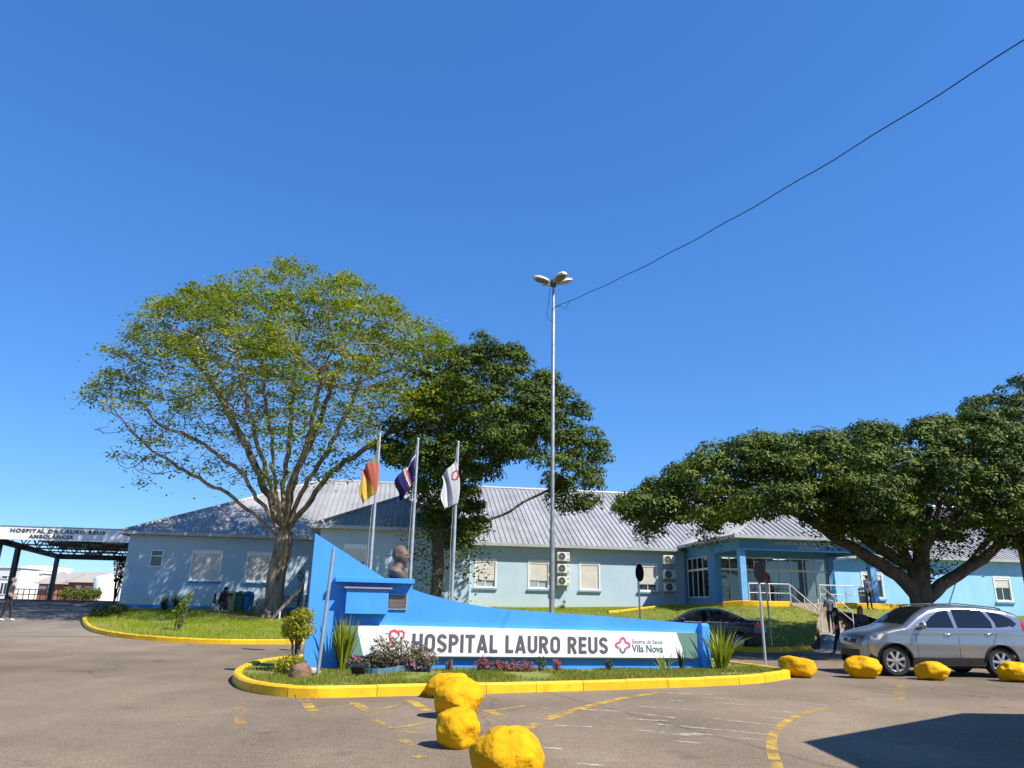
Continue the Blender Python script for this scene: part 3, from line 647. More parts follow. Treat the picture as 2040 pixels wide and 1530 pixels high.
# --- roofs: separate ribbed zinc sheets on each slope
def clip_poly(P, a, c, axis=0):
    for sgn, lim in ((1, a), (-1, -c)):
        Q = []
        for i in range(len(P)):
            p, q = P[i], P[(i+1) % len(P)]; dp, dq = sgn*p[axis] - lim, sgn*q[axis] - lim
            if dp >= 0: Q.append(p)
            if (dp >= 0) != (dq >= 0): t = dp/(dp-dq); Q.append((p[0]+(q[0]-p[0])*t, p[1]+(q[1]-p[1])*t))
        P = Q
        if not P: return P
    return P
def roof_slope(parent, P3, e0, e1, pitch=.32, sheet_w=1.28, rib=.055):
    """P3: slope polygon; e0-e1: its eave. Sheets with trapezoid ribs running up the slope"""
    P3 = [Vector(p) for p in P3]; s = (Vector(e1) - Vector(e0)).normalized(); nrm = (P3[1]-P3[0]).cross(P3[2]-P3[0]).normalized()
    if nrm.z < 0: nrm = -nrm
    t = nrm.cross(s).normalized(); t = t if t.z > 0 else -t; o = Vector(e0)
    P2 = [((p-o).dot(s), (p-o).dot(t)) for p in P3]; lo = min(p[0] for p in P2); hi = max(p[0] for p in P2)
    k = 0; x = lo
    while x < hi - .01:
        x1 = min(hi, x + sheet_w); Q = clip_poly(P2, x, x1)
        if len(Q) >= 3:
            b = MB(); lift = .004*(k % 2) + rnd.uniform(0, .003)
            f3 = lambda p, h=0.0: o + s*p[0] + t*p[1] + nrm*(h + lift)
            b.add([f3(p) for p in Q], [tuple(range(len(Q)))])
            r = x + pitch/2
            while r < x1:
                R = clip_poly(Q, r-.001, r+.001)
                if len(R) >= 3:
                    t0, t1 = min(p[1] for p in R), max(p[1] for p in R)
                    w0, w1 = .07, .035
                    if t1 - t0 > .3:
                        b.add([f3((r-w0, t0)), f3((r-w1, t0), rib), f3((r+w1, t0), rib), f3((r+w0, t0)), f3((r-w0, t1)), f3((r-w1, t1), rib), f3((r+w1, t1), rib), f3((r+w0, t1))], [(0,1,5,4), (1,2,6,5), (2,3,7,6), (0,3,2,1), (4,5,6,7)])
                r += pitch
            b.build('roof_sheet', M_METALR, parent, flip=False)
        x = x1; k += 1
OV, SL = .42, .5
def eave_line(parent, pts, z, h=.16):
    """gutter box, and soffit under the overhang"""
    for a, c in zip(pts[:-1], pts[1:]):
        b = MB(); a3, c3 = B(*a, z), B(*c, z); b.bar(a3 + Vector((0, 0, .02)), c3 + Vector((0, 0, .02)), .10, h); b.build('gutter', M_GUT, parent)
mr = MB(); e0, e1, dz = uL - OV, uR + OV, -OV*SL*.2
ez = EZ + .03; vR = 9.0; rz = ez + (vR + OV)*SL; hip = e0 + (vR + OV)
mr.add([B(e0, -OV, ez-.06), B(e1, -OV, ez-.06), B(e1, vR, rz-.06), B(hip, vR, rz-.06), B(e0, 18+OV, ez-.06), B(e1, 18+OV, ez-.06)], [(0,1,2,3), (0,3,4), (4,3,2,5)])
ROOF = mr.build('roof', M_METALR, HB)
roof_slope(ROOF, [B(e0, -OV, ez), B(e1, -OV, ez), B(e1, vR, rz), B(hip, vR, rz)], B(e0, -OV, ez), B(e1, -OV, ez))
roof_slope(ROOF, [B(e0, 18+OV, ez), B(e0, -OV, ez), B(hip, vR, rz)], B(e0, 18+OV, ez), B(e0, -OV, ez))
b = MB(); b.tube([B(hip, vR, rz+.03), B(e1, vR, rz+.03)], .11, 8); b.build('ridge_cap', M_METALR, ROOF)
b = MB(); b.tube([B(e0, -OV, ez+.03), B(hip, vR, rz+.03)], .09, 8); b.build('hip_cap', M_METALR, ROOF)
def soffit(ua, ub, va, vb, z): ubox(MB(), ua, ub, va, vb, z - .12, z - .09).build('soffit', mat('soffit_boards', (.42, .41, .38), var=.08), HB)
eave_line(HB, [(e0 - .02, -OV - .02), (-10.7, -OV - .02)], ez - .05); eave_line(HB, [(-2.4, -OV - .02), (uP - .5, -OV - .02)], ez - .05); eave_line(HB, [(uC + .5, -OV - .02), (uR, -OV - .02)], ez - .05)
eave_line(HB, [(e0 - .02, -OV), (e0 - .02, 18)], ez - .05)
soffit(e0, -10.6, -OV, 0, ez); soffit(-2.4, uP - .4, -OV, 0, ez); soffit(uC + .4, uR, -OV, 0, ez)
def hip_wing(ua, ub, vf, z, name):
    a, c = ua - OV, ub + OV; f = vf - OV; hw = (c - a)/2; m = (a + c)/2; zr = z + hw*SL; vb = (zr - ez)/SL - OV + .8
    vh = f + hw; b = MB(); b.add([B(a, f, z-.06), B(c, f, z-.06), B(m, vh, zr-.06), B(m, vb, zr-.06), B(a, vb, z-.06), B(c, vb, z-.06)], [(0,1,2), (1,5,3,2), (0,2,3,4)])
    r = b.build('roof', M_METALR, HB)
    # side slopes run back only as far as the valley with the main slope
    vv = lambda zz: (zz - ez)/SL - OV
    roof_slope(r, [B(a, f, z), B(c, f, z), B(m, vh, zr)], B(a, f, z), B(c, f, z))
    roof_slope(r, [B(c, f, z), B(c, vv(z), z), B(m, vv(zr), zr), B(m, vh, zr)], B(c, f, z), B(c, vv(z), z))
    roof_slope(r, [B(a, vv(z), z), B(a, f, z), B(m, vh, zr), B(m, vv(zr), zr)], B(a, vv(z), z), B(a, f, z))
    for p, q in (((a, f, z), (m, vh, zr)), ((c, f, z), (m, vh, zr)), ((m, vh, zr), (m, vv(zr), zr))):
        b = MB(); b.tube([B(p[0], p[1], p[2]+.03), B(q[0], q[1], q[2]+.03)], .08, 8); b.build('hip_cap', M_METALR, r)
    eave_line(HB, [(a-.02, f-.02), (c+.02, f-.02)], z-.05); eave_line(HB, [(a-.02, vv(z)), (a-.02, f)], z-.05); eave_line(HB, [(c+.02, f), (c+.02, vv(z))], z-.05)
    soffit(a, c, f, vf, z); soffit(a, ua, vf, -OV, z); soffit(ub, c, vf, -OV, z)
hip_wing(u0, u1, vB, EZ + .03, 'block')
hip_wing(uP, uC, vF, PE + .03, 'portico')
# downpipes
b = MB(); b.tube([B(uP - .12, -.1, EZ - .1), B(uP - .12, -.1, 1.4)], .04, 8); b.build('downpipe', M_GUT, HB)
b = MB(); b.tube([B(29.3, -.06, EZ - .4), B(28.9, -.06, 3.6), B(28.0, -.06, 1.9)], .022, 6); b.build('cable', mat('green_blue_pipe', (.05, .25, .30), var=.1), HB)

# --- steps and railings
def stairs():
    n, run, rise = 8, .33, (FZ - .62)/8
    t = thing('entrance_steps', 'sandstone steps climbing to the porch between white handrails', 'steps', B((STAIR_U0+STAIR_U1)/2, vF - 2.6, .6))
    for k in range(n):
        z = FZ - rise*(k+1); v1 = vF - .05 - run*k
        ubox(MB(), STAIR_U0, STAIR_U1, v1 - run, v1, z - rise - (.05 if k == n-1 else -.002), z).build('step', M_STEP, t)
    def skirt(u, name):
        P = [B(u, vF - .06, FZ - .02), B(u, vF - .06, .3), B(u, vF - .05 - run*n, .3), B(u, vF - .05 - run*n, .66)]
        MB().prism(P, BU*.14).build(name, mat('red_brown_stringer', (.16, .085, .05), var=.2, scale=6), t)
    skirt(STAIR_U0 - .145, 'stringer'); skirt(STAIR_U1 + .005, 'stringer')
    M_RAIL = mat('white_handrail', (.66, .66, .64), rough=.4, var=.05)
    def rail(name, label, path, posts, mids):
        r = thing(name, label, 'handrail', path[0] - Vector((0, 0, .9)))
        MB().tube(path, .028, 8).build('top_rail', M_RAIL, r)
        MB().tube([p - Vector((0, 0, .45)) for p in path], .02, 8).build('middle_rail', M_RAIL, r)
        for p in posts: MB().tube([p - Vector((0, 0, .9)), p], .024, 8).build('post', M_RAIL, r)
    zt = FZ + .9; vb = vF - .1 - run*n
    for u, ua, ub, nm in ((STAIR_U0 + .08, uP + .4, STAIR_U0 + .08, 'left'), (STAIR_U1 - .08, uC - .4, STAIR_U1 - .08, 'right')):
        top = B(u, vF + .05, zt); bot = B(u, vb + .15, .62 + .95); posts = [B(ua, vF + .05, zt), B((ua + ub)/2, vF + .05, zt), top, top.lerp(bot, .5) , bot]
        posts[3] = Vector((posts[3].x, posts[3].y, posts[3].z))
        rail('handrail', 'white handrail between the light blue column and the steps, on the glazed hall side' if nm == 'left' else 'white handrail along the porch edge in front of the bright cyan wall', [B(ua, vF + .05, zt), top, bot], posts, None)
stairs()

# --- air conditioners
def ac_unit(u, z, label, group, w=.74, h=.5, grille=False):
    t = thing('air_conditioner', label, 'air conditioner', B(u, -.1, z), group=group)
    v0, v1 = -.42, -.10
    ubox(MB(), u, u+w, v0, v1, z, z+h).build('casing', M_CREAM, t, bevel=.015)
    c = u + w*.36; fr = MB()
    Rr = h*.43
    def disc(r0, r1, d0, d1, m, nm, n=20):
        b = MB(); vs = []
        for r, d in ((r0, d0), (r1, d0), (r1, d1), (r0, d1)):
            vs += [B(c + r*math.cos(2*PI*j/n), v0 - d, z + h*.5 + r*math.sin(2*PI*j/n)) for j in range(n)]
        b.add(vs, [(k*n+j, k*n+(j+1) % n, ((k+1) % 4)*n+(j+1) % n, ((k+1) % 4)*n+j) for k in range(4) for j in range(n)]); b.build(nm, m, t)
    disc(.002, Rr, .004, .010, mat('fan_dark', (.05, .052, .048), var=.1), 'fan_grille'); disc(Rr*.97, Rr*1.06, .002, .022, M_CREAM, 'fan_ring'); disc(.002, Rr*.22, .012, .022, M_GREY, 'fan_hub')
    for k in range(3): disc(Rr*(.38+.2*k), Rr*(.41+.2*k), .013, .018, M_GREY, 'fan_guard', 20)
    for zz in (z+h*.72, z+h*.14): ubox(MB(), u+w*.78, u+w*.94, v0-.006, v0-.001, zz, zz+h*.12).build('vent', M_GREY, t)
    b = MB()
    for uu in (u+.1, u+w-.1): b.bar(B(uu, v0, z-.03), B(uu, 0, z-.03), .035); b.bar(B(uu, -.02, z-.03), B(uu, -.02, z-.25), .035)
    b.build('bracket', M_GREY, t)
for px, pys, side, pos in ((1110.5, (1117, 1141, 1166), 'between two shuttered windows of the middle wall', 0), (1322, (1123, 1153, 1178), 'on the shaded wall corner beside the portico', 1)):
    for py, nm in zip(pys, ('top', 'middle', 'bottom')):
        u, z = fpx(px + (0 if pos == 0 else (py-1123)*.06), py, -.42)
        ac_unit(u, z, f'cream air conditioner {side}, {nm} of three', 'air conditioners on the middle wall')

# ================================================================== ambulance bay
def bay():
    t = thing('ambulance_canopy', 'white fronted steel canopy over the ambulance bay beside the left wing', 'canopy', B(-26, 12, 1.3))
    v0, v1, ub = 5.0, 22.0, uL - .02
    z0, z1 = 4.76, 5.52
    ul = lambda v: -29.9 - (v - v0)*.2          # the free side runs askew
    def strip(va, vb, ua_, ub_, za, zb, nm, m): MB().prism([B(ua_(va), va, za), B(ub_(va), va, za), B(ub_(vb), vb, za), B(ua_(vb), vb, za)], (0, 0, zb - za)).build(nm, m, t)
    cub = lambda v: ub
    strip(v0 - .06, v0 + .06, ul, cub, z0, z1, 'fascia', M_WHITE)
    strip(v0 - .09, v0 + .12, lambda v: ul(v) - .05, cub, z1 + .002, z1 + .05, 'flashing', M_GREY)
    strip(v0 + .07, v1, ul, cub, z1 - .12, z1 - .04, 'roof', mat('bay_roof', (.25, .26, .27), var=.1))
    strip(v0 + .07, v1, lambda v: ul(v) - .06, lambda v: ul(v) + .08, 4.5, 4.86, 'side_beam', M_DKSTEEL)
    strip(v1, v1 + .14, lambda v: ul(v) - .06, cub, 4.5, 4.86, 'back_beam', M_DKSTEEL)
    for k in range(5):
        v = v0 + 2.2 + k*3.4; b = MB(); za, zb = 4.62, z1 - .2; ua = ul(v) + .1
        b.bar(B(ua, v, za), B(ub, v, za), .09); b.bar(B(ua, v, zb), B(ub, v, zb), .09); n = 12
        for i in range(n):
            x0 = ua + (ub-ua)*i/n; x1 = ua + (ub-ua)*(i+.5)/n; x2 = ua + (ub-ua)*(i+1)/n
            b.bar(B(x0, v, za), B(x1, v, zb), .05); b.bar(B(x1, v, zb), B(x2, v, za), .05)
        b.build('truss', M_DKSTEEL, t)
        for q in range(3):
            u = ua + 1.6 + q*3.4 + (k % 2)*1.5
            if u < ub - 1.5: strip(v + .9, v + 1.05, lambda v_: u, lambda v_: u + 1.3, 4.9, 5.0, 'tube_light', M_WHITE)
    for v in (v0 + .3, 9.5, 21.3):
        u = ul(v) + .05; p = B(u, v)
        b = MB(); b.bar(B(u, v, terrain(p.x, p.y) - .05), B(u, v, 4.52), .30, .24); b.build('column', M_DKSTEEL, t)
    ml = mat('dark_raised_letters', (.10, .11, .11), rough=.5, metal=.3, var=.1)
    u, z = fpx(20, 1060, v0)
    ue, _ = fpx(208, 1063, v0)
    for txt, size, ux0, ux1, zz in (('HOSPITAL DR LAURO REUS', .3, 20, 210, 5.2), ('AMBULÂNCIA', .3, 60, 148, 4.88)):
        vs, fs = text_mb(txt, size, .02, .008, 1.0, spacing=1.15, align='LEFT'); wd = max(v[0] for v in vs)
        a, c = fpx(ux0, 1065, v0)[0], fpx(ux1, 1065, v0)[0]; k = (c-a)/wd
        put_text([(v[0]*k, v[1]*.98, v[2]) for v in vs], fs, B(a, v0 - .075, zz), BU, Z, -BV, ml, 'lettering', t)
bay()
# ================================================================== the blue sign wall
M_SIGN = mat('sign_blue_paint', (.055, .30, .80), rough=.65, scale=1.1, col2=(.043, .255, .70), bump=.10, bscale=14, stretch=(1, 1, .3))
add_chips(M_SIGN, .62, .80, (.10, .30, .62), 1.7)
def S(s, z, d=0.0): p = SW_P + SW_D*s + SW_N*d; return Vector((p.x, p.y, z))
def spx(px, py, d=0.0): p = PL(px, py, SW_P + SW_N*d, SW_N); q = p - SW_P; return q.dot(SW_D), p.z
SG = thing('sign_wall', 'bright blue sloping sign wall with white name panel on the grass island', 'sign', S(3, .1))
top = [spx(*p) for p in ((628, 1062), (765, 1151), (822, 1165), (822, 1174), (852, 1184), (898, 1196), (941, 1204.5), (987, 1212), (1053, 1217), (1104, 1221), (1206, 1228), (1282, 1234), (1392, 1243))]
sl_, sr_ = spx(615, 1200)[0], top[-1][0]
top[0] = (sl_, top[0][1])
TH = .34
MB().prism([S(sl_, -.05), S(sr_, -.05)] + [S(*p) for p in top[::-1]], -SW_N*TH).build('wall', M_SIGN, SG)
def sbox(b, s0, s1, z0, z1, d0, d1): b.prism([S(s0, z0, d0), S(s1, z0, d0), S(s1, z1, d0), S(s0, z1, d0)], SW_N*(d1-d0)); return b
a0, a1 = spx(668, 1155, .24), spx(826, 1157, .24)
zt = (a0[1] + a1[1])/2 + .05
sbox(MB(), spx(668, 1155, .24)[0], a1[0], zt - .10, zt, -TH - .25, .24).build('shelf', M_SIGN, SG, bevel=.006)
b0, b1 = spx(691, 1172, .24), spx(772, 1224, .24)
sbox(MB(), b0[0], b1[0], b1[1], b0[1], .002, .24).build('box', M_SIGN, SG, bevel=.008)
sbox(MB(), b0[0] - .05, b1[0] + .06, b0[1] + .002, b0[1] + .035, .002, .29).build('box_lid', mat('rose_stone_slab', (.34, .22, .24), var=.1), SG)
q0, q1 = spx(772, 1185, .03), spx(808, 1213, .03)
PLQ = sbox(MB(), q0[0], q1[0], q1[1], q0[1], .002, .03).build('plaque', mat('bronze_plaque', (.16, .12, .10), rough=.5, metal=.5, scale=30, var=.15, bump=.2), SG, bevel=.004)
bm_ = MB(); nln = 9
for k in range(nln):
    z = q1[1] + (q0[1]-q1[1])*(.12 + .78*k/(nln-1)); w = rnd.uniform(.02, .06); sbox(bm_, q0[0]+.05, q1[0]-w, z-.006, z+.006, .03, .034)
bm_.build('raised_line', mat('bronze_edge', (.30, .25, .21), rough=.4, metal=.5, var=.1), PLQ)
ring_m = MB(); ring(ring_m, lambda s, z, d: S(s, z, -d), q0[0]-.02, q1[0]+.02, q1[1]-.02, q0[1]+.02, .022, -.04, -.003); ring_m.build('plaque_frame', M_GREY, PLQ)
# end pillar
sbox(MB(), sr_ - .02, sr_ + .20, -.05, top[-1][1] + .0, -.5, .16).build('end_pillar', M_SIGN, SG, bevel=.03)
sbox(MB(), sr_ + .0, sr_ + .18, top[-1][1] + .003, top[-1][1] + .02, -.45, .1).build('pillar_cap', mat('mossy_cap', (.40, .40, .30), var=.3, scale=8), SG)
# name panel
D0, D1 = .004, .085
pL, pR = spx(672, 1270, D1)[0], spx(1389, 1285, D1)[0]
zt0, zt1, zb0, zb1 = spx(690, 1244, D1)[1], spx(1389, 1261, D1)[1], spx(730, 1306, D1)[1], spx(1389, 1311, D1)[1]
def pz(s, t):    # height on the panel: t from 0 bottom to 1 top
    k = (s - pL)/(pR - pL); lo = zb0 + (zb1-zb0)*k; hi = zt0 + (zt1-zt0)*k; return lo + (hi-lo)*t
b = MB(); b.prism([S(pL, pz(pL, 0), D0), S(pR, pz(pR, 0), D0), S(pR, pz(pR, 1), D0), S(pL, pz(pL, 1), D0)], SW_N*(D1-D0))
PAN = b.build('name_panel', mat('white_panel', (.82, .82, .81), rough=.35, var=.02, scale=1.5), SG)
b = MB(); b.prism([S(pL-.01, pz(pL, 0)-.035, D0), S(pR+.01, pz(pR, 0)-.035, D0), S(pR+.01, pz(pR, 0)-.002, D0), S(pL-.01, pz(pL, 0)-.002, D0)], SW_N*(D1-D0+.01)); b.build('panel_edge', M_DKSTEEL, PAN)
M_GRN = mat('panel_green', (.13, .24, .20), rough=.4, var=.05)
def panel_patch(pts, name, m, d=.003): b = MB(); b.prism([S(s, z, D1+.0005) for s, z in pts], SW_N*d); return b.build(name, m, PAN)
g0 = [spx(x, y, D1)[0] for x, y in ((713, 1245), (714, 1262), (719, 1282), (724, 1305))]
panel_patch([(pL, pz(pL, 0)), (g0[3], pz(g0[3], 0)), (g0[2], pz(g0[2], .36)), (g0[1], pz(g0[1], .7)), (g0[0], pz(g0[0], 1)), (pL, pz(pL, 1))], 'green_end', M_GRN)
g1 = [spx(x, 1285, D1)[0] for x in (1349, 1353, 1359, 1362)]
panel_patch([(g1[3], pz(g1[3], 0)), (pR, pz(pR, 0)), (pR, pz(pR, 1)), (g1[0], pz(g1[0], 1)), (g1[1], pz(g1[1], .72)), (g1[2], pz(g1[2], .4))], 'green_end', M_GRN)
jx = spx(1190, 1285, D1)[0]; panel_patch([(jx-.004, pz(jx, 0)), (jx+.004, pz(jx, 0)), (jx+.004, pz(jx, 1)), (jx-.004, pz(jx, 1))], 'panel_joint', M_GREY, .001)
# big letters, drawn as strokes of one width
def arc(cx, cy, rx, ry, a0, a1, n=10): return [(cx + rx*math.cos(math.radians(a0+(a1-a0)*i/n)), cy + ry*math.sin(math.radians(a0+(a1-a0)*i/n))) for i in range(n+1)]
t_ = .19; h_ = t_/2
def glyph(c):
    a = h_; Tt = 1 - h_
    if c == 'H': w = .60; return w, [[(a, 0), (a, 1)], [(w-a, 0), (w-a, 1)], [(a, .5), (w-a, .5)]]
    if c == 'I': return .19, [[(a, 0), (a, 1)]]
    if c == 'L': w = .48; return w, [[(a, 0), (a, 1)], [(a, a), (w, a)]]
    if c == 'T': w = .56; return w, [[(0, Tt), (w, Tt)], [(w/2, 0), (w/2, Tt)]]
    if c == 'E': w = .50; return w, [[(a, 0), (a, 1)], [(a, a), (w, a)], [(a, .5), (w-.04, .5)], [(a, Tt), (w, Tt)]]
    if c == 'O': w = .61; r = w/2-a; return w, [arc(w/2, Tt-r, r, r, 0, 180) + arc(w/2, a+r, r, r, 180, 360) + [(w-a, Tt-r)]]
    if c == 'U': w = .60; r = w/2-a; return w, [[(a, 1), (a, a+r)] + arc(w/2, a+r, r, r, 180, 360)[1:] + [(w-a, 1)]]
    if c == 'P': w = .57; r = .21; return w, [[(a, 0), (a, 1)], [(a, Tt), (w-a-r, Tt)] + arc(w-a-r, Tt-r, r, r, 90, -90)[1:] + [(a, Tt-2*r)]]
    if c == 'R': w = .60; r = .205; return w, [[(a, 0), (a, 1)], [(a, Tt), (w-.03-a-r, Tt)] + arc(w-.03-a-r, Tt-r, r, r, 90, -90)[1:] + [(a, Tt-2*r)], [(w*.46, Tt-2*r), (w-a, 0)]]
    if c == 'A': w = .66; return w, [[(a*.9, 0), (w/2, 1)], [(w-a*.9, 0), (w/2, 1)], [(w*.24, .25), (w*.76, .25)]]
    if c == 'S':
        w = .57; r = w/2-a
        return w, [arc(w/2, Tt-r, r, r, 12, 180) + arc(w/2, Tt-r, r, r*1.02, 180, 225, 4)[1:] + [(w/2, .5)] + arc(w/2, a+r, r, r*1.02, 45, 0, 4) + arc(w/2, a+r, r, r, 0, -168)[1:]]
    return .26, []
def stroke(b, pts, w, mapf, d0, d1):
    P = [Vector(p) for p in pts]; k = len(P); closed = (P[0]-P[-1]).length < 1e-4; L_, R_ = [], []
    for i in range(k):
        if closed and i in (0, k-1): da, dc = P[k-1]-P[k-2], P[1]-P[0]
        else: da, dc = P[i]-P[max(i-1, 0)], P[min(i+1, k-1)]-P[i]
        if da.length < 1e-9: da = dc
        if dc.length < 1e-9: dc = da
        d = (da.normalized()+dc.normalized()).normalized(); n = Vector((-d.y, d.x)); c = max(.5, n.dot(Vector((-dc.normalized().y, dc.normalized().x))))
        L_.append(P[i]+n*w/2/c); R_.append(P[i]-n*w/2/c)
    for i in range(k-1):
        q = [mapf(p.x, p.y, d) for d in (d0, d1) for p in (L_[i], R_[i], R_[i+1], L_[i+1])]
        b.add(q, [(7, 6, 5, 4), (0, 4, 5, 1), (1, 5, 6, 2), (2, 6, 7, 3), (3, 7, 4, 0)])
def name_letters(txt, x0, x1, t0, t1):
    adv = sum(glyph(c)[0] + .105 for c in txt) - .105; k = (x1-x0)/adv; x = 0
    m = mat('grey_lettering', (.115, .095, .11), rough=.5, var=.04)
    for c in txt:
        w, st = glyph(c)
        if st:
            b = MB()
            for i, s_ in enumerate(st): stroke(b, s_, t_, lambda gx, gy, d: S(x0 + (x + gx)*k, pz(x0 + (x+gx)*k, t0 + (t1-t0)*gy), d), D1+.001, D1+.006+.0012*i)
            b.build('letter', m, PAN, flip=False)
        x += w + .105
xa, xb = spx(821, 1280, D1)[0], spx(1211, 1285, D1)[0]
name_letters('HOSPITAL LAURO REUS', xa, xb, .13, .755)
def flat_stroke(pts, w, m, name, d=.004):
    """pts in photo pixels on the panel plane"""
    b = MB(); stroke(b, [spx(x, y, D1) for x, y in pts], w, lambda s, z, dd: S(s, z, dd), D1+.001, D1+d); b.build(name, m, PAN, flip=False)
M_RED = mat('logo_red', (.62, .06, .11), rough=.5, var=.04); M_PINK = mat('logo_pink', (.58, .08, .17), rough=.5, var=.04); M_LGRN = mat('logo_green', (.13, .28, .22), rough=.5, var=.04); M_ORG = mat('logo_orange', (.75, .42, .22), rough=.5, var=.04); M_LGRY = mat('logo_grey', (.16, .16, .18), rough=.5, var=.04)
flat_stroke([(784, 1286), (779, 1277), (776, 1267), (778, 1259), (785, 1256), (792, 1260), (796, 1265)], .05, M_RED, 'heart_mark')
flat_stroke([(794, 1258), (801, 1257), (805, 1261), (804, 1268), (802, 1273)], .04, M_RED, 'heart_mark')
flat_stroke([(767, 1262), (774, 1262.5), (780, 1264)], .018, M_LGRY, 'heart_mark')
flat_stroke([(782, 1268), (786, 1274), (791, 1280), (799, 1282.5)], .04, M_LGRN, 'heart_mark')
flat_stroke([(796, 1265), (791, 1271), (786, 1277)], .03, M_LGRN, 'heart_mark', .006)
flat_stroke(arc(792, 1252, 4, 4, 0, 360, 12), .012, M_ORG, 'heart_mark')
def lobes(a0, a1): return [(1240.5 + r*math.cos(math.radians(a)), 1285.5 - r*1.05*math.sin(math.radians(a))) for a in np.linspace(a0, a1, 34) for r in (11.0 + 2.8*math.cos(4*math.radians(a)),)]
flat_stroke(lobes(-35, 215), .05, M_PINK, 'cross_mark'); flat_stroke(lobes(222, 318), .05, M_LGRY, 'cross_mark')
for txt, x0, x1, y, hpx, off, m in (('Sistema de Saúde', 1259, 1320, 1281.5, 9, .0, mat('light_grey_lettering', (.30, .29, .30), var=.03)), ('Vila Nova', 1259.5, 1321, 1298.5, 15, .018, mat('green_grey_lettering', (.10, .15, .14), var=.03))):
    vs, fs = text_mb(txt, 1.0, .004, off); wd = max(v[0] for v in vs); s0, zb = spx(x0, y, D1); s1 = spx(x1, y, D1)[0]; kx = (s1-s0)/wd
    kz = (spx(x0, y-hpx, D1)[1]-zb)/.72
    b = MB(); b.add([S(s0+v[0]*kx, zb+v[1]*kz - .012*v[0]*kx, D1+.005+v[2]*.5) for v in vs], fs); tag(b.build('lettering', m, PAN, flip=False), kind='stuff')

# --- bust on the shelf
def bust():
    p = W(792, 1148, 1); c = S(spx(793, 1150, -.1)[0], zt, -.1)
    t = thing('bust', 'weathered brown bronze bust of a man on the shelf of the blue sign', 'statue', c)
    m = mat('brown_bronze', (.155, .115, .092), rough=.6, metal=.15, scale=7, var=.2, bump=.3, bscale=25)
    H = spx(790, 1086, -.1)[1] - zt; k = H/.66; f = (SW_D*.86 + SW_N*.5).normalized()      # faces along the wall, turned a little to the road
    r = f.cross(Vector((0, 0, 1))) * -1; b = MB()
    def P(x, y, z): return c + (f*x + r*y)*k + Z*z*k
    # head: profile-shaped ellipsoid
    n, mm = 40, 28; vs = []
    for i in range(mm+1):
        th = -PI/2 + PI*i/mm
        for j in range(n):
            a = 2*PI*j/n; x, y, z = math.cos(th)*math.cos(a), math.cos(th)*math.sin(a), math.sin(th)
            fr = max(0, x); X, Y, ZZ = x*.168, y*.135, z*.198
            if z < 0: Y *= 1 - .28*(-z)**1.3; X *= 1 - .06*(-z)
            X += .055*math.exp(-((z+.18)/.12)**2 - (y/.16)**2)*(fr > .3)      # nose
            X += .030*math.exp(-((z-.12)/.07)**2 - (y/.6)**2)*(fr > .3)      # brow
            X -= .030*math.exp(-((z-.0)/.07)**2 - ((abs(y)-.42)/.16)**2)*(fr > .3)      # eye sockets
            X += .022*math.exp(-((z+.52)/.09)**2 - (y/.35)**2)*(fr > .2)      # lips
            X += .030*math.exp(-((z+.85)/.14)**2 - (y/.35)**2)*(fr > .1)      # chin
            X -= .016*math.exp(-((z+.40)/.05)**2 - (y/.4)**2)*(fr > .3)
            if (z > .25 and x < .6) or (z > -.35 and x < -.1): q_ = 1.09 + .07*noise.noise((x*7, y*7, z*7)); X *= q_; Y *= q_; ZZ *= 1.04
            vs.append(P(X + .035 - .02*z, Y, ZZ + .455))
    b.add(vs, [(i*n+j, i*n+(j+1) % n, (i+1)*n+(j+1) % n, (i+1)*n+j) for i in range(mm) for j in range(n)])
    b.build('head', m, t, smooth=True)
    for s in (-1, 1):
        e = MB(); e.ball((0, 0, 0), (.022, .012, .036), 8, 6); e.v = [tuple(P(v[0]-.005, v[1]+s*.137, v[2]*1.3+.45)) for v in e.v]; e.build('ear', m, t, smooth=True)
    b = MB(); vs = []; n = 28
    for h, rx, ry, ox in ((0, .17, .15, .0), (.02, .175, .17, .0), (.07, .185, .235, .0), (.13, .18, .275, -.005), (.17, .165, .28, -.015), (.20, .145, .235, -.02), (.225, .12, .16, -.015), (.25, .115, .115, 0), (.32, .105, .10, .012), (.42, .10, .095, .02)):
        vs += [P(ox + rx*math.cos(2*PI*j/n), ry*math.sin(2*PI*j/n), h) for j in range(n)]
    b.add(vs, [(i*n+j, i*n+(j+1) % n, (i+1)*n+(j+1) % n, (i+1)*n+j) for i in range(9) for j in range(n)] + [tuple(range(n))[::-1]])
    b.build('shoulders', m, t, smooth=True, sharp=70)
    b = MB()
    for s in (-1, 1): b.prism([P(.178, s*.02, .03), P(.14, s*.12, .20), P(.10, s*.10, .235), P(.17, s*.015, .09)], f*.014*k)
    b.build('lapel', m, t)
bust()

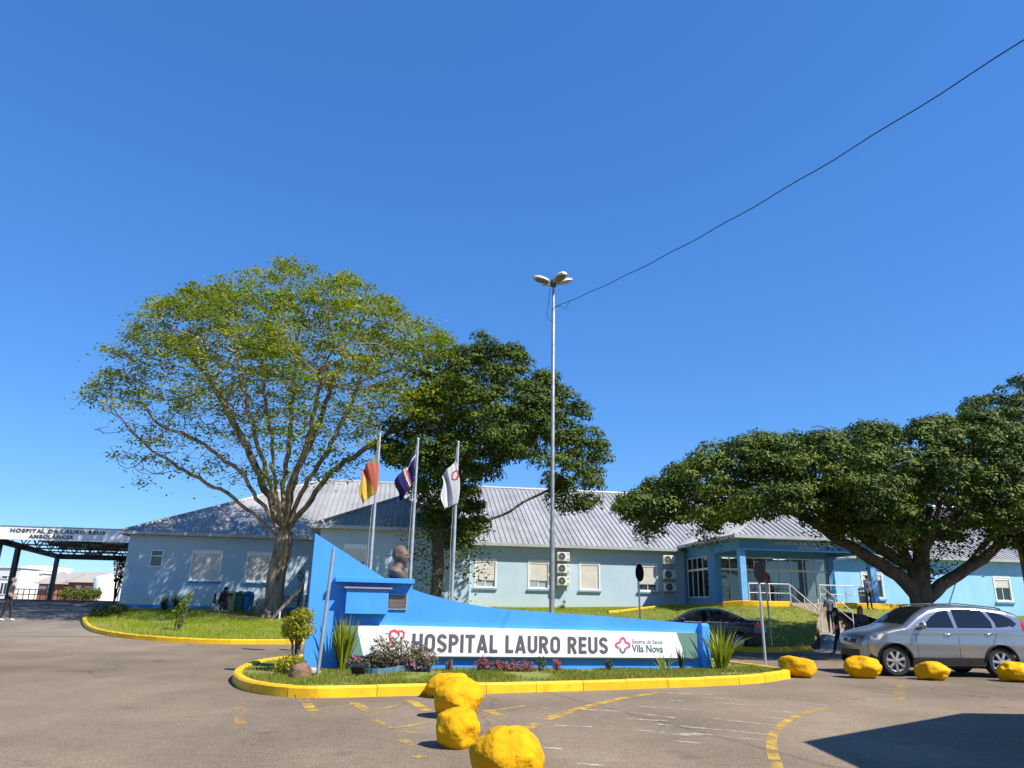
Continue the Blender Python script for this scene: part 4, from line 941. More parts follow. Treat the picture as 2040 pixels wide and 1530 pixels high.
# ================================================================== flags, mast, cable
def flagpole(px0, px1, ytop, Y, label):
    pt = W(px1, ytop, Y); pb = Vector((pt.x, Y, island_z(pt.x, Y) - .02))
    t = thing('flagpole', label, 'flagpole', pb, group='flagpoles behind the sign')
    MB().tube([pb, pb.lerp(pt, .5), pt], [.05, .045, .034], 12).build('pole', M_STEEL, t, smooth=True, sharp=50)
    b = MB(); b.ball(pt + Vector((0, 0, .03)), .045); b.build('finial', M_STEEL, t, smooth=True)
    off = Vector((-.075, -.03, 0)); MB().tube([pt + off*.6 - Vector((0, 0, .15)), pt.lerp(pb, .5) + off*1.3, pb + Vector((-.06, -.03, 1.1))], .006, 5).build('halyard', mat('pale_rope', (.55, .52, .46), var=.05), t)
    return pt
def flag(pt, L_, Wd, label, mats, band, seed, lean, emblem=None, right=.12):
    r = random.Random(seed); N, Mv = 26, 18; vs = []
    for i in range(N+1):          # along hoist
        for j in range(Mv+1):     # along fly
            a, c = i/N, j/Mv
            drop = c*Wd*.62; z = -.10 - a*L_*(1-.25*c) - drop
            x = -.05 - lean*c*(1 - .25*a) + right*math.sin(a*2.4)*(1-c)**3*(a > .05)
            y = .14*math.sin(c*9 + a*3 + seed)*c + .06*math.sin(c*19 + a*5)*c
            vs.append(pt + Vector((x + .05*math.sin(a*7 + c*6 + seed)*c, y - .05, z)))
    b = MB(); b.v = [tuple(v) for v in vs]
    for i in range(N):
        for j in range(Mv):
            b.f.append((i*(Mv+1)+j, i*(Mv+1)+j+1, (i+1)*(Mv+1)+j+1, (i+1)*(Mv+1)+j)); b.m.append(band((i+.5)/N, (j+.5)/Mv))
    o = b.build('flag', mats, None, smooth=True, flip=False); tag(o, label, 'flag', 'flags on the poles behind the sign')
    sm = o.modifiers.new('thickness', 'SOLIDIFY'); sm.thickness = .004
    return o
def cloth(name, c): return leafmat(name, [c, tuple(v*.92 for v in c)], trans=.4, rough=.8, spec=.1)
fg = [cloth('flag_green', (.28, .33, .27)), cloth('flag_red', (.70, .20, .13)), cloth('flag_yellow', (.72, .50, .10)), cloth('flag_purple', (.055, .04, .16)), cloth('flag_white', (.72, .71, .70)), cloth('flag_rose', (.6, .16, .10))]
p1 = flagpole(740, 757, 868, 22.6, 'tall grey flagpole carrying the red and yellow flag')
p2 = flagpole(820, 833, 877, 22.6, 'tall grey flagpole beside the bust carrying the dark purple flag')
p3 = flagpole(904, 913, 883, 22.6, 'tall grey flagpole carrying the white flag')
def seams():
    flag(p1 + Vector((0, 0, -.40)), 1.3, 1.15, 'limp red and yellow flag with a green corner', fg[:3], lambda a, c: 0 if a + c*.55 < .30 else (1 if a*.9 + c*.9 < .95 else 2), 1, .46)
    flag(p2 + Vector((0, 0, -.25)), .95, 1.5, 'limp dark purple flag with white and red stripes', [fg[3], fg[4], fg[5]], lambda a, c: (1 if .10 < a - .0*c < .2 and c < .5 else (2 if .55 < a*.4 + c < .62 else (1 if .62 < a*.4 + c < .66 else 0))), 4, .58, right=.0)
    flag(p3 + Vector((0, 0, -.45)), 1.35, .85, 'limp white flag with a round red emblem', [fg[4], cloth('flag_red_emblem', (.55, .05, .05))], lambda a, c: 1 if .10 < math.hypot((a-.3)*1.35, (c-.16)*.9) < .16 else 0, 7, .42, right=.16)
seams()
def mast():
    pb = W(1097, 1218, 26); tp = W(1103, 566, 26); x = (pb.x + tp.x)/2; base = Vector((x, 26, island_z(x, 26) - .02)); tp = Vector((x + .03, 26, tp.z))
    t = thing('light_mast', 'tall grey steel light mast with a ring of floodlights', 'light mast', base)
    MB().tube([base, base.lerp(tp, .3), base.lerp(tp, .301), base.lerp(tp, .93), base.lerp(tp, .931), tp], [.095, .09, .072, .062, .05, .045], 14).build('pole', mat('mast_steel', (.29, .305, .31), rough=.5, metal=.3, scale=4, var=.15), t, smooth=True, sharp=50)
    MB().box(base + Vector((0, 0, .03)), (.4, .4, .06)).build('base_plate', M_GREY, t)
    b = MB(); b.lathe([(.09, -.12), (.13, -.05), (.13, .12), (.08, .18)], tp, 12); b.build('hub', M_DKSTEEL, t, smooth=True, sharp=40)
    for ang, tilt, ln in ((-165, .32, .30), (112, .55, .34), (20, .62, .38), (-62, .25, .26)):
        d = Vector((math.cos(math.radians(ang)), math.sin(math.radians(ang)), math.sin(tilt)*.6)).normalized(); sd = Vector((0, 0, 1)).cross(d).normalized(); n = d.cross(sd)
        a = tp + d*.12; arm = MB().bar(a, tp + d*.34, .05).build('arm', M_DKSTEEL, t)
        o = tp + d*.20; prof = [(0, .11, .0), (.06, .17, .06), (.24, .22, .09), (.44, .22, .09), (.58, .16, .05), (.63, .08, .01)]; b = MB(); vs = []
        for x_, hw, hh in prof:
            for j in range(10):
                aa = 2*PI*j/10; up = math.sin(aa); vs.append(o + d*x_ + sd*hw*math.cos(aa) + n*((hh+.06)*up if up > 0 else .025*up))
        b.add(vs, [(i*10+j, i*10+(j+1) % 10, (i+1)*10+(j+1) % 10, (i+1)*10+j) for i in range(5) for j in range(10)] + [tuple(range(10))[::-1], tuple(range(50, 60))])
        h = b.build('floodlight', mat('lamp_housing', (.62, .60, .57), rough=.4, metal=.2, var=.06), t, smooth=True, sharp=50)
        b = MB(); vs = [o + d*x_ + sd*w_ - n*.03 for x_, w_ in ((.04, -.10), (.04, .10), (.22, .155), (.42, .155), (.53, .08), (.53, -.08), (.42, -.155), (.22, -.155))]; b.prism(vs, -n*.012); b.build('lens', mat('lamp_lens', (.20, .19, .15), rough=.2, var=.1), h)
    A = Vector((x + .06, 26, W(1108, 612, 26).z)); E = W(2040, 80, 9.5); tt, sag = .60, 1.0
    Bq = A + (E - A + Vector((0, 0, 4*sag*tt*(1-tt))))/tt
    def cur(s): return A + (Bq - A)*s - Vector((0, 0, 4*sag*s*(1-s)))
    pts = [cur(i/60) + Vector((0, 0, .015*math.sin(i*1.3))) for i in range(61)]
    c = MB().tube(pts, .011, 6).build('overhead_cable', mat('black_cable', (.015, .015, .017), var=.1)); tag(c, 'thin black cable running from the light mast into the sky', 'cable')
    q = A + Vector((.5, -.1, .1)); MB().tube([A, A + Vector((.28, 0, .06)), A + Vector((.42, -.05, -.12)), A + Vector((.55, -.05, .18))], .012, 5).build('cable_loop', MATS['black_cable'], t)
    MB().tube([tp + Vector((-.14, 0, -.2)), tp + Vector((-.2, 0, -.9)), tp + Vector((-.26, 0, -1.25)), A + Vector((-.18, 0, -.55)), A + Vector((-.1, 0, -.55))], .010, 5).build('hanging_wire', MATS['black_cable'], t)
    pz_ = Bq.z + .4; t2 = thing('utility_pole', 'tall round concrete utility pole beside the added unseen shelter, holding the cable', 'pole', (Bq.x, Bq.y, 0))
    MB().tube([(Bq.x, Bq.y, -.3), (Bq.x, Bq.y, pz_)], [.17, .10], 14).build('pole', M_CONC, t2, smooth=True, sharp=50)
    MB().box((Bq.x, Bq.y, Bq.z), (.9, .1, .1)).build('crossarm', M_GREY, t2)
mast()
# shelter added just outside the frame, roof shaped to throw the hard road shadow
def shelter():
    H = 4.6; k = Vector((SUN.x/SUN.z, SUN.y/SUN.z))*H
    A, Bc, Dd = [xy(G(*p)) + k for p in ((1620, 1480), (1935, 1422), (1725, 1530))]
    far = Vector((Bc.x + 7, Bc.y + .25)); P = [A, Bc, far, Vector((far.x, -3)), Vector((A.x - .1, -3))]
    t = thing('shadow_casting_shelter', 'added unseen white shelter on four columns, its flat roof shaped to cast the road shadow', 'shelter', (12, 4, 0))
    MB().prism([(p.x, p.y, H - .16) for p in P], (0, 0, .3)).build('roof_slab', M_WHITE, t)
    for x_, y_ in ((9.6, 5.5), (15.6, 7.5), (9.6, -1.5), (15.6, -1.5)): MB().box((x_, y_, (H-.16)/2), (.3, .3, H-.16)).build('column', M_WHITE, t)
    MB().box((13.6, 1.2, 1.3), (3.2, 3.4, 2.6)).build('booth', M_WALL, t); MB().box((13.6, -.52, 1.6), (1.6, .05, 1.0)).build('booth_window', M_GLASS, t)
shelter()

# ================================================================== posts with signs
def sign_post(px0, py0, px1, py1, base_y, label, disc=None, lean=0.0, red=False, base=None, rot=.35):
    b0 = base or T(px0, base_y); tp = W(px1, py1, b0.y); tp = Vector((tp.x, b0.y, tp.z)); t = thing('sign_post', label, 'road sign', b0)
    MB().tube([b0 - Vector((0, 0, .15)), tp], .034, 10).build('post', M_GREY, t, smooth=True, sharp=50)
    if disc:
        c = W(*disc[:2], b0.y - .05); R = disc[2]; n = 28; nv = Vector((math.cos(rot), -math.sin(rot), 0)); sv = Vector((math.sin(rot), math.cos(rot), 0)); b = MB()
        # disc plane spanned by sv (sideways) and up
        P = [c + sv*R*math.cos(2*PI*j/n) + Z*R*math.sin(2*PI*j/n) for j in range(n)]
        MB().prism(P, nv*.012).build('plate', mat('sign_plate_back', (.06, .065, .075), rough=.5, metal=.2, var=.1), t)
        b = MB(); b.bar(c - sv*.02 - Z*R*.9 - nv*.02, c - sv*.02 + Z*R*.9 - nv*.02, .04, .02); b.build('bracket', M_GREY, t)
    return t
sign_post(630, 1360, 665, 1092, 1360, 'plain leaning grey post at the grass edge in front of the blue sign')
pb_ = G(1276, 1300); pb_.y = 28.6
def disc_sign(px_d, py_d, wpx, hpx, Y, xb, label, red=None):
    c = W(px_d, py_d, Y); base = Vector((c.x + xb, Y, bank_z(c.x, Y) - .02 if Y > 29.5 else (terrain(c.x, Y) + .01))); R = hpx/2/FPX*Y*.93
    if Y < 25: base.z = island_z(base.x, Y) - .02
    t = thing('sign_post', label, 'road sign', base)
    rot = math.acos(min(1, wpx/hpx)); view = Vector((c.x, c.y, 0)).normalized(); perp = Vector((view.y, -view.x, 0)); sv = perp*math.cos(rot) + view*math.sin(rot); nv = Vector((sv.y, -sv.x, 0))
    MB().tube([base - Vector((0, 0, .1)), Vector((c.x, Y, c.z + R))], .032, 10).build('post', M_STEEL, t, smooth=True, sharp=50)
    n = 28; P = [c + nv*.05 + sv*R*math.cos(2*PI*j/n) + Z*R*math.sin(2*PI*j/n) for j in range(n)]
    pl = MB().prism(P, nv*.012).build('plate', mat('sign_plate_dark', (.008, .009, .014), rough=.85, spec=.05, var=.1) if not red else mat('sign_red', (.42, .05, .04), rough=.5, var=.05), t)
    if red:
        f = -view; sv2 = perp; o = c + nv*.04
        P = [o + sv*R*.80*math.cos(2*PI*j/n) + Z*R*.80*math.sin(2*PI*j/n) - nv*.0 for j in range(n)]
        s_ = 1 if nv.dot(-view) > 0 else -1
        q = c + nv*(.05 + (.0125 if s_ > 0 else -.0005))
        P = [q + sv*R*.78*math.cos(2*PI*j/n) + Z*R*.78*math.sin(2*PI*j/n) for j in range(n)]
        MB().prism(P, nv*.003*s_).build('face', mat('sign_face_dark', (.10, .05, .045), var=.1), pl)
        vs, fs = text_mb('E', R*1.3, .002, R*.03, align='CENTER'); right = perp if sv.dot(perp) > 0 else -sv
        rs = sv if sv.dot(perp) > 0 else -sv
        b = MB(); b.add([q + nv*.005*s_ + rs*v[0] + Z*(v[1] - R*.45) + nv*s_*v[2] for v in vs], fs); b.build('letter', mat('sign_letter_red', (.45, .07, .05), var=.05), pl, flip=False)
        b = MB(); b.bar(q + nv*.007*s_ - rs*R*.55 + Z*R*.55, q + nv*.007*s_ + rs*R*.55 - Z*R*.55, R*.14, .004); b.build('slash', MATS['sign_red'], pl)
    return t
disc_sign(1271.5, 1141, 17, 36, 27.0, .02, 'round road sign on a thin post seen from its dark back, before the shuttered wall')
disc_sign(1510, 1140, 22, 44, 19.6, .02, 'round road sign on a grey post at the island tip beside the strappy plant')
disc_sign(1525, 1151, 15, 24, 30.6, .03, 'red ringed no parking sign on a dark post below the porch', red=True)

# ================================================================== yellow painted stones
for nd in M_ROCK.node_tree.nodes:
    if nd.type == 'BUMP': nd.inputs['Distance'].default_value = .06
def stone(px0, px1, ytop, ybot, label, seed, boxy=2.4, tilt=0.0, depth=.9):
    cx = (px0+px1)/2; g = G(cx, ybot - (ybot-ytop)*.10); Y = g.y; a, c = W(px0, ybot, Y), W(px1, ybot, Y); rx = (c.x-a.x)/2
    h = W(cx, ytop, Y + rx*.75).z*1.04; ry = rx*depth; ctr = Vector(((a.x+c.x)/2, Y + ry*.55, h*.46)); r = random.Random(seed); off = Vector((seed*3.7, seed*1.3, 0)); n, m = 48, 30; vs = []
    PLN = []
    while len(PLN) < 13:
        q_ = Vector((r.gauss(0, 1), r.gauss(0, 1), r.gauss(0, .8))).normalized(); PLN.append((q_, r.uniform(.80, .97)))
    for i in range(m+1):
        th = -PI/2 + PI*i/m
        for j in range(n):
            ph = 2*PI*j/n; d = Vector((math.cos(th)*math.cos(ph), math.cos(th)*math.sin(ph), math.sin(th)))
            e = boxy; q = (abs(d.x)**e + abs(d.y)**e + abs(d.z)**e)**(-1/e)
            k = 1.03 + .09*noise.noise(d*1.2 + off) + .05*noise.noise(d*2.4 + off) + .03*noise.noise(d*5 + off) + .014*noise.noise(d*11 + off)
            k -= .16*max(0, noise.noise(d*2.2 + off*2) - .18) + .05*max(0, .1 - abs(noise.noise(d*1.7 + off*3)))*2
            for pn, po in PLN:
                c_ = d.dot(pn)
                if c_ > .2: q = min(q, q*.22 + .78*po/c_)
            p = d*q*k; z = p.z*h*.56
            x = p.x*rx*.98 + tilt*z
            vs.append(ctr + Vector((x, p.y*ry, max(z, -ctr.z - .03))))
    b = MB(); b.add(vs, [(i*n+j, i*n+(j+1) % n, (i+1)*n+(j+1) % n, (i+1)*n+j) for i in range(m) for j in range(n)])
    o = b.build('painted_stone', M_ROCK, None, smooth=True); tag(o, label, 'stone', 'yellow painted stones on the road')
    # chips where bare rock shows
    return o
stone(846, 934, 1343, 1397, 'slanted yellow painted stone with a notched side, touching the island kerb', 3, 2.6, .18)
stone(857, 960, 1352, 1441, 'tall creased yellow painted stone, second from the island kerb in the row', 12, 2.2, .12)
stone(862, 958, 1410, 1501, 'smooth rounded yellow painted stone, third from the island kerb in the row', 5, 2.3)
stone(930, 1081, 1447, 1592, 'biggest yellow painted boulder with a domed top, at the open end of the row', 21, 2.1, -.04)
stone(1563, 1633, 1309, 1355, 'blocky flat topped yellow painted stone between the island tip and the silver car', 8, 3.2, -.12)
stone(1694, 1763, 1308, 1357, 'knobbly round yellow painted stone before the front bumper of the silver car', 31, 2.3)
stone(1836, 1901, 1320, 1360, 'low pitted yellow painted stone beside the doors of the silver car', 41, 2.6)
stone(2004, 2070, 1321, 1364, 'yellow painted stone before the rear wheel of the silver car', 17, 2.5)
# ================================================================== trees
def grow(start, att, D, dk, iters, up=.0, rs=None, keepdir=.35, limbs=()):
    """branch skeleton that reaches for points in the crown volume"""
    pos = [np.array(p, float) for p in start]; par = [-1] + list(range(len(start)-1)); dirs = [np.array([0, 0, 1.0])]*len(start); tips = []
    for root, pts in limbs:
        last = root
        for p in pts: d = np.array(p, float) - pos[last]; pos.append(np.array(p, float)); par.append(last); dirs.append(d/np.linalg.norm(d)); last = len(pos)-1; tips.append(last)
    A = np.array(att, float); near = np.full(len(A), len(start)-1); dist = np.full(len(A), 1e9)
    def upd(idx):
        nonlocal near, dist
        Q = np.array([pos[i] for i in idx]); d = np.linalg.norm(A[:, None] - Q[None], axis=2); k = d.argmin(1); m = d[np.arange(len(A)), k]; better = m < dist
        near = np.where(better, np.array(idx)[k], near); dist = np.where(better, m, dist)
    upd(tips or list(range(max(0, len(start)-3), len(start))))
    cnt = {}
    for it in range(iters):
        if not len(A): break
        acc = {}
        v = A - np.array([pos[i] for i in near]); v /= np.maximum(1e-6, np.linalg.norm(v, axis=1))[:, None]
        for i, d in zip(near, v): acc[i] = acc.get(i, 0) + d
        new = []
        for i, d in acc.items():
            if cnt.get(i, 0) > 3: continue
            d = d / max(1e-6, np.linalg.norm(d)) + keepdir*dirs[i] + np.array([0, 0, up]) + (rs.normal(0, .16, 3) if rs is not None else 0); d /= np.linalg.norm(d)
            p = pos[i] + d*D; cnt[i] = cnt.get(i, 0) + 1
            pos.append(p); par.append(i); dirs.append(d); new.append(len(pos)-1)
        if not new: break
        upd(new); keep = dist > dk; A, near, dist = A[keep], near[keep], dist[keep]
    return np.array(pos), np.array(par)
def wood(pos, par, r0, rtip, name, m, parent, e=2.3, n_big=10, flare=1.35):
    N = len(pos); r = np.zeros(N); kids = [[] for _ in range(N)]
    for i in range(N-1, 0, -1): kids[par[i]].append(i)
    acc = np.zeros(N)
    for i in range(N-1, -1, -1):
        if not kids[i]: acc[i] = 1
        if i > 0: acc[par[i]] += acc[i]
    ex = math.log(r0/rtip)/math.log(max(2, acc[0])); r = rtip*acc**ex
    b = MB(); done = set()
    def chain(i):
        c = [i]
        while kids[c[-1]]: c.append(max(kids[c[-1]], key=lambda k: acc[k])); 
        return c
    stack = [(0, None)]
    while stack:
        i, pr = stack.pop(); c = chain(i)
        pts = ([pos[pr]] if pr is not None else []) + [pos[k] for k in c]; rr = ([min(r[pr]*.8, r[c[0]]*1.25)] if pr is not None else []) + [r[k] for k in c]
        if pr is None: rr[0] *= flare; 
        if len(pts) > 1: b.tube(pts, rr, n_big if rr[0] > .1 else (6 if rr[0] > .04 else 4), cap=False)
        for k in c:
            for q in kids[k]:
                if q not in c: stack.append((q, k))
    o = b.build(name, m, parent, smooth=True, flip=False); return r, acc, kids, o
def leaves(P, nrm, size, aspect, rs, flat=.6, fold=True):
    """rhombic leaf faces at points; normals lean to nrm"""
    n = len(P); N = nrm*flat + rs.normal(0, 1, (n, 3))*(1-flat); N /= np.maximum(1e-6, np.linalg.norm(N, axis=1))[:, None]
    a = rs.normal(0, 1, (n, 3)); a -= (a*N).sum(1)[:, None]*N; a /= np.maximum(1e-6, np.linalg.norm(a, axis=1))[:, None]; c = np.cross(N, a)
    L = size*rs.uniform(.65, 1.3, n)[:, None]; w = L*aspect
    v = np.stack([P - a*L*.5, P + c*w*.5 + N*w*.12, P + a*L*.5, P - c*w*.5 + N*w*.12], 1).reshape(-1, 3)
    return v, np.arange(4*n).reshape(-1, 4)
def crown_points(poly, n, Yc, dep, rs, shell=1.0, weight=None, lo=0.0):
    """points inside a crown whose outline is seen as poly; depth rounds off towards the outline"""
    P = np.array(poly, float); c = P.mean(0); out = []
    mn, mx = P.min(0), P.max(0); ang = np.arctan2(*(P - c).T[::-1])
    def frac(x, y):
        d = np.array([x, y]) - c; best = 1e9
        for i in range(len(P)):
            a, b = P[i] - c, P[(i+1) % len(P)] - c; e = b - a; den = d[0]*e[1] - d[1]*e[0]
            if abs(den) < 1e-9: continue
            t = (a[0]*e[1] - a[1]*e[0])/den; s = (a[0]*d[1] - a[1]*d[0])/den
            if t > 0 and -1e-6 <= s <= 1+1e-6: best = min(best, t)
        return 1/best if best < 1e8 else 1
    while len(out) < n:
        x, y = rs.uniform(mn[0], mx[0]), rs.uniform(mn[1], mx[1])
        if not inpoly(x, y, poly): continue
        if weight is not None and rs.rand() > weight(x, y): continue
        f = min(1, frac(x, y)); h = math.sqrt(max(0, 1 - f**2)); t = rs.uniform(-1, 1); t = math.copysign(abs(t)**shell, t)
        Y = Yc + dep*(lo + (1-lo)*h)*t; w = W(x, y, Y); out.append((w.x, w.y, w.z))
    return np.array(out)
M_BARK1 = mat('pale_brown_bark', (.34, .265, .17), rough=.95, scale=4, col2=(.095, .07, .045), bump=.9, bscale=14, stretch=(1, 1, .22))
M_BARK2 = mat('grey_brown_bark', (.16, .125, .09), rough=.95, scale=6, col2=(.08, .06, .045), bump=.8, bscale=14, stretch=(1, 1, .3))
M_BARK3 = mat('dark_grey_bark', (.115, .095, .075), rough=.95, scale=5, col2=(.05, .042, .035), bump=.8, bscale=12, stretch=(1, 1, .3))
M_LEAF1 = leafmat('yellow_green_leaves', [(.07, .12, .010), (.15, .215, .012), (.27, .315, .014), (.37, .355, .025)], trans=.38, spec=.25)
M_LEAF2 = leafmat('mid_green_leaves', [(.014, .032, .004), (.042, .075, .007), (.09, .13, .010), (.15, .175, .016)], trans=.12, rough=.6, spec=.18)
M_LEAF3 = leafmat('fig_leaves', [(.008, .02, .003), (.034, .064, .005), (.09, .13, .008), (.17, .195, .016)], trans=.06, rough=.55, spec=.2)
def tree_big():
    rs = np.random.RandomState(4); t = thing('umbrella_tree', 'tall spreading tree with thin yellow green foliage and pale forked trunk beside the left wing', 'tree', TREE1)
    poly = [(172, 795), (190, 862), (240, 935), (300, 965), (380, 950), (440, 962), (520, 975), (600, 965), (690, 945), (760, 920), (850, 910), (915, 880), (952, 805), (945, 725), (895, 672), (838, 632), (770, 590), (700, 555), (640, 545), (590, 523), (520, 535), (440, 560), (360, 580), (300, 603), (245, 640), (225, 690), (205, 745)]
    def wt(x, y): return .45 + .55*sstep(930, 640, y) if x < 700 else .95
    A = crown_points(poly, 3400, 36.0, 6.2, rs, .75, wt)
    bx, by, bz = TREE1
    forkz = W(553, 1062, 37.5).z; k = 9
    st = [(bx + .28*i/k + .05*math.sin(i), by, bz - .15 + (forkz - bz + .15)*i/k) for i in range(k+1)]
    LB = []
    for j, (pts, dy) in enumerate((([(520, 1000), (470, 930), (405, 885), (340, 855)], -1.5), ([(533, 985), (490, 890), (450, 810), (410, 745)], 2.0), ([(549, 975), (540, 880), (528, 790), (518, 700)], -2.5), ([(565, 960), (577, 870), (585, 770), (592, 690)], 1.5), ([(598, 985), (648, 905), (690, 825), (722, 745)], -1.0),
                    ([(612, 1005), (660, 940), (735, 890), (815, 840)], 1.0), ([(505, 1020), (450, 980), (380, 945), (315, 905)], .5), ([(588, 945), (638, 840), (668, 745), (690, 690)], 3.5), ([(536, 960), (505, 850), (480, 760), (470, 690)], -4.0), ([(575, 975), (610, 890), (630, 800), (640, 730)], -4.0))):
        P = [Vector(st[-1 if j % 3 else -2])]; 
        for q, (x, y) in enumerate(pts): P.append(W(x, y, 37.0 + dy*.9*(q+1)/4 - .25*q))
        R = resample(P, .42)[1:]; R = [v + Vector((rs.normal(0, .05), rs.normal(0, .05), rs.normal(0, .05))) for v in R]
        LB.append((k if j % 3 else k-1, R))
    pos, par = grow(st, A, .40, .52, 120, .03, rs, .5, LB)
    r, acc, kids, o = wood(pos, par, .44, .011, 'trunk', M_BARK1, t, flare=1.5)
    b = MB()
    for a in np.linspace(0, 2*PI, 8)[:-1]:
        d = Vector((math.cos(a), math.sin(a)*.8, 0)); b.tube([Vector((bx, by, bz + .75)) + d*.22, Vector((bx, by, bz + .22)) + d*.52, Vector((bx, by, bz - .08)) + d*(1.0 + .3*math.sin(5*a))], [.26, .17, .05], 8, cap=False)
    b.build('root', M_BARK1, t, smooth=True, flip=False)
    tips = [i for i in range(len(pos)) if not kids[i] and pos[i][2] > forkz + .5]; P = []; Nn = []
    ctr = np.array([W(555, 800, 36)]).reshape(3)
    for i in tips:
        p = pos[i]; rel = (p - ctr); up = sstep(-3.5, 3.5, rel[2]); rad = math.hypot(rel[0]/9.3, rel[1]/7); side = sstep(1.5, 6, rel[0])
        dens = .38 + .85*up + .5*side
        if rel[0] < -4.5 and rel[2] < 3: dens *= .7
        g = noise.noise(Vector(p)*.42 + Vector((3, 1, 7)))
        if rs.rand() > dens*(1.02 + 3.0*g): continue
        m = rs.poisson(58 + 56*up); R = rs.uniform(.28, .56)
        q = p + rs.normal(0, 1, (m, 3))*np.array([R, R, R*.34]) + np.array([0, 0, .08]); q[:, 2] -= .16*((q[:, 0]-p[0])**2 + (q[:, 1]-p[1])**2)/max(.1, R)
        P.append(q); Nn.append(np.tile([0, 0, 1.0], (m, 1)))
    P = np.concatenate(P); Nn = np.concatenate(Nn); v, f = leaves(P, Nn, .20, .5, rs, .68)
    npmesh('crown', v, f, M_LEAF1, t); print('leaves1', len(P), len(pos)); return len(P)
def tree_clumpy(name, label, base, poly, Yc, dep, seed, nclump, rad, per, bark, leafm, r0, forkz, trunk_pts, natt=700, D=.4, size=.16, shell=.5, hang=None, lo=.12, wt=None, limbs=None, aspect=.5):
    rs = np.random.RandomState(seed); t = thing(name, label, 'tree', base)
    A = crown_points(poly, natt, Yc, dep*.85, rs, .8, wt, lo)
    pos, par = grow(trunk_pts, A, D, .8, 120, .03, rs, .45)
    r, acc, kids, o = wood(pos, par, r0, .02, 'trunk', bark, t, flare=1.25)
    Cc = crown_points(poly, nclump, Yc, dep, rs, shell, wt, lo); P = []; Nn = []
    # clumps sit inside the outline: pull those at the rim inwards
    cen = Cc.mean(0)
    for c in Cc:
        R = rad*rs.uniform(.6, 1.25); m = int(per*(R/rad)**2); d = rs.normal(0, 1, (m, 3)); d /= np.linalg.norm(d, axis=1)[:, None]; d[:, 2] = np.where(d[:, 2] < -.35, -d[:, 2]*.6, d[:, 2])
        rr = R*(.55 + .45*rs.rand(m)**.6); q = c + d*rr[:, None]*np.array([1, 1, .72]); P.append(q); Nn.append(d*.95 + np.array([0, 0, .3]))
    if hang is not None: 
        for c, R, m in hang:
            d = rs.normal(0, 1, (m, 3))*np.array(R); P.append(np.array(c) + d); Nn.append(np.tile([0, -.3, .6], (m, 1)))
    P = np.concatenate(P); Nn = np.concatenate(Nn); v, f = leaves(P, Nn, size, aspect, rs, .78)
    npmesh('crown', v, f, leafm, t); return t
tree_big()
p = W(866, 1195, 34.6); bx, by = p.x, 34.6; bz = terrain(bx, by) + .1
poly2 = [(905, 692), (960, 668), (1012, 690), (1060, 722), (1105, 758), (1150, 802), (1183, 850), (1205, 900), (1200, 945), (1190, 985), (1165, 1020), (1130, 1022), (1092, 1000), (1100, 965), (1072, 925), (1035, 915), (995, 925), (985, 965), (945, 985), (965, 1050), (945, 1085), (880, 1095), (845, 1040), (822, 975), (800, 935), (765, 920), (752, 890), (790, 830), (850, 770), (880, 718)]
hg = [((W(x, y, 33.9)), (.45, .4, .55), n) for x, y, n in ((835, 1105, 260), (825, 1150, 160), (850, 1060, 300), (925, 1100, 260), (945, 1120, 160), (880, 1130, 90), (945, 1060, 200), (845, 1185, 60), (930, 1145, 70))]
M_TRK2 = [(bx + dx, by, z) for dx, z in ((0, bz - .15), (.02, bz + .8), (.05, bz + 1.6), (.1, bz + 2.4), (.06, bz + 3.2), (.0, bz + 4.0), (.05, bz + 4.8))]
TR2 = tree_clumpy('dense_tree', 'dark green bushy tree with drooping sprays in front of the projecting wing', Vector((bx, by, bz)), poly2, 35.4, 4.0, 11, 620, .62, 150, M_BARK2, M_LEAF2, .27, 4, M_TRK2, size=.17, shell=.55, hang=[(np.array(c), R, n) for c, R, n in hg], lo=.15, natt=520)
b = MB(); b.tube([(bx, by, bz - .1), (bx + .02, by, bz + .95)], [.32, .285], 12, cap=False); b.build('limewash_band', mat('limewash', (.62, .55, .40), var=.15, scale=6), TR2, smooth=True, flip=False)
# fig tree on the right
p = W(1838, 1205, 27.4); fx, fy = p.x, 27.4; fz = terrain(fx, fy) + .05
sheet('tree_bed', smooth_poly([(fx + 1.5*math.cos(a), fy + 1.2*math.sin(a)) for a in np.linspace(0, 2*PI, 13)[:-1]], 1), .5, lambda x, y: terrain(x, y) + .05, M_EARTH)
poly3 = [(1228, 1024), (1265, 988), (1345, 938), (1420, 897), (1500, 876), (1600, 870), (1690, 868), (1742, 847), (1795, 866), (1850, 842), (1905, 836), (1965, 832), (2040, 868), (2200, 900), (2270, 980), (2260, 1060), (2150, 1105), (2060, 1110), (2000, 1085), (1955, 1050), (1900, 1085), (1860, 1060), (1800, 1090), (1720, 1072), (1650, 1058), (1600, 1038), (1560, 1025), (1500, 1040), (1450, 1045), (1415, 1060), (1390, 1036), (1335, 1042), (1292, 1066), (1277, 1048)]
def wf(x, y): return 1.0
TRK = [(fx, fy, fz - .2), (fx, fy, fz + .6), (fx, fy, fz + 1.2), (fx - .02, fy, fz + 1.8), (fx - .03, fy, fz + 2.4)]
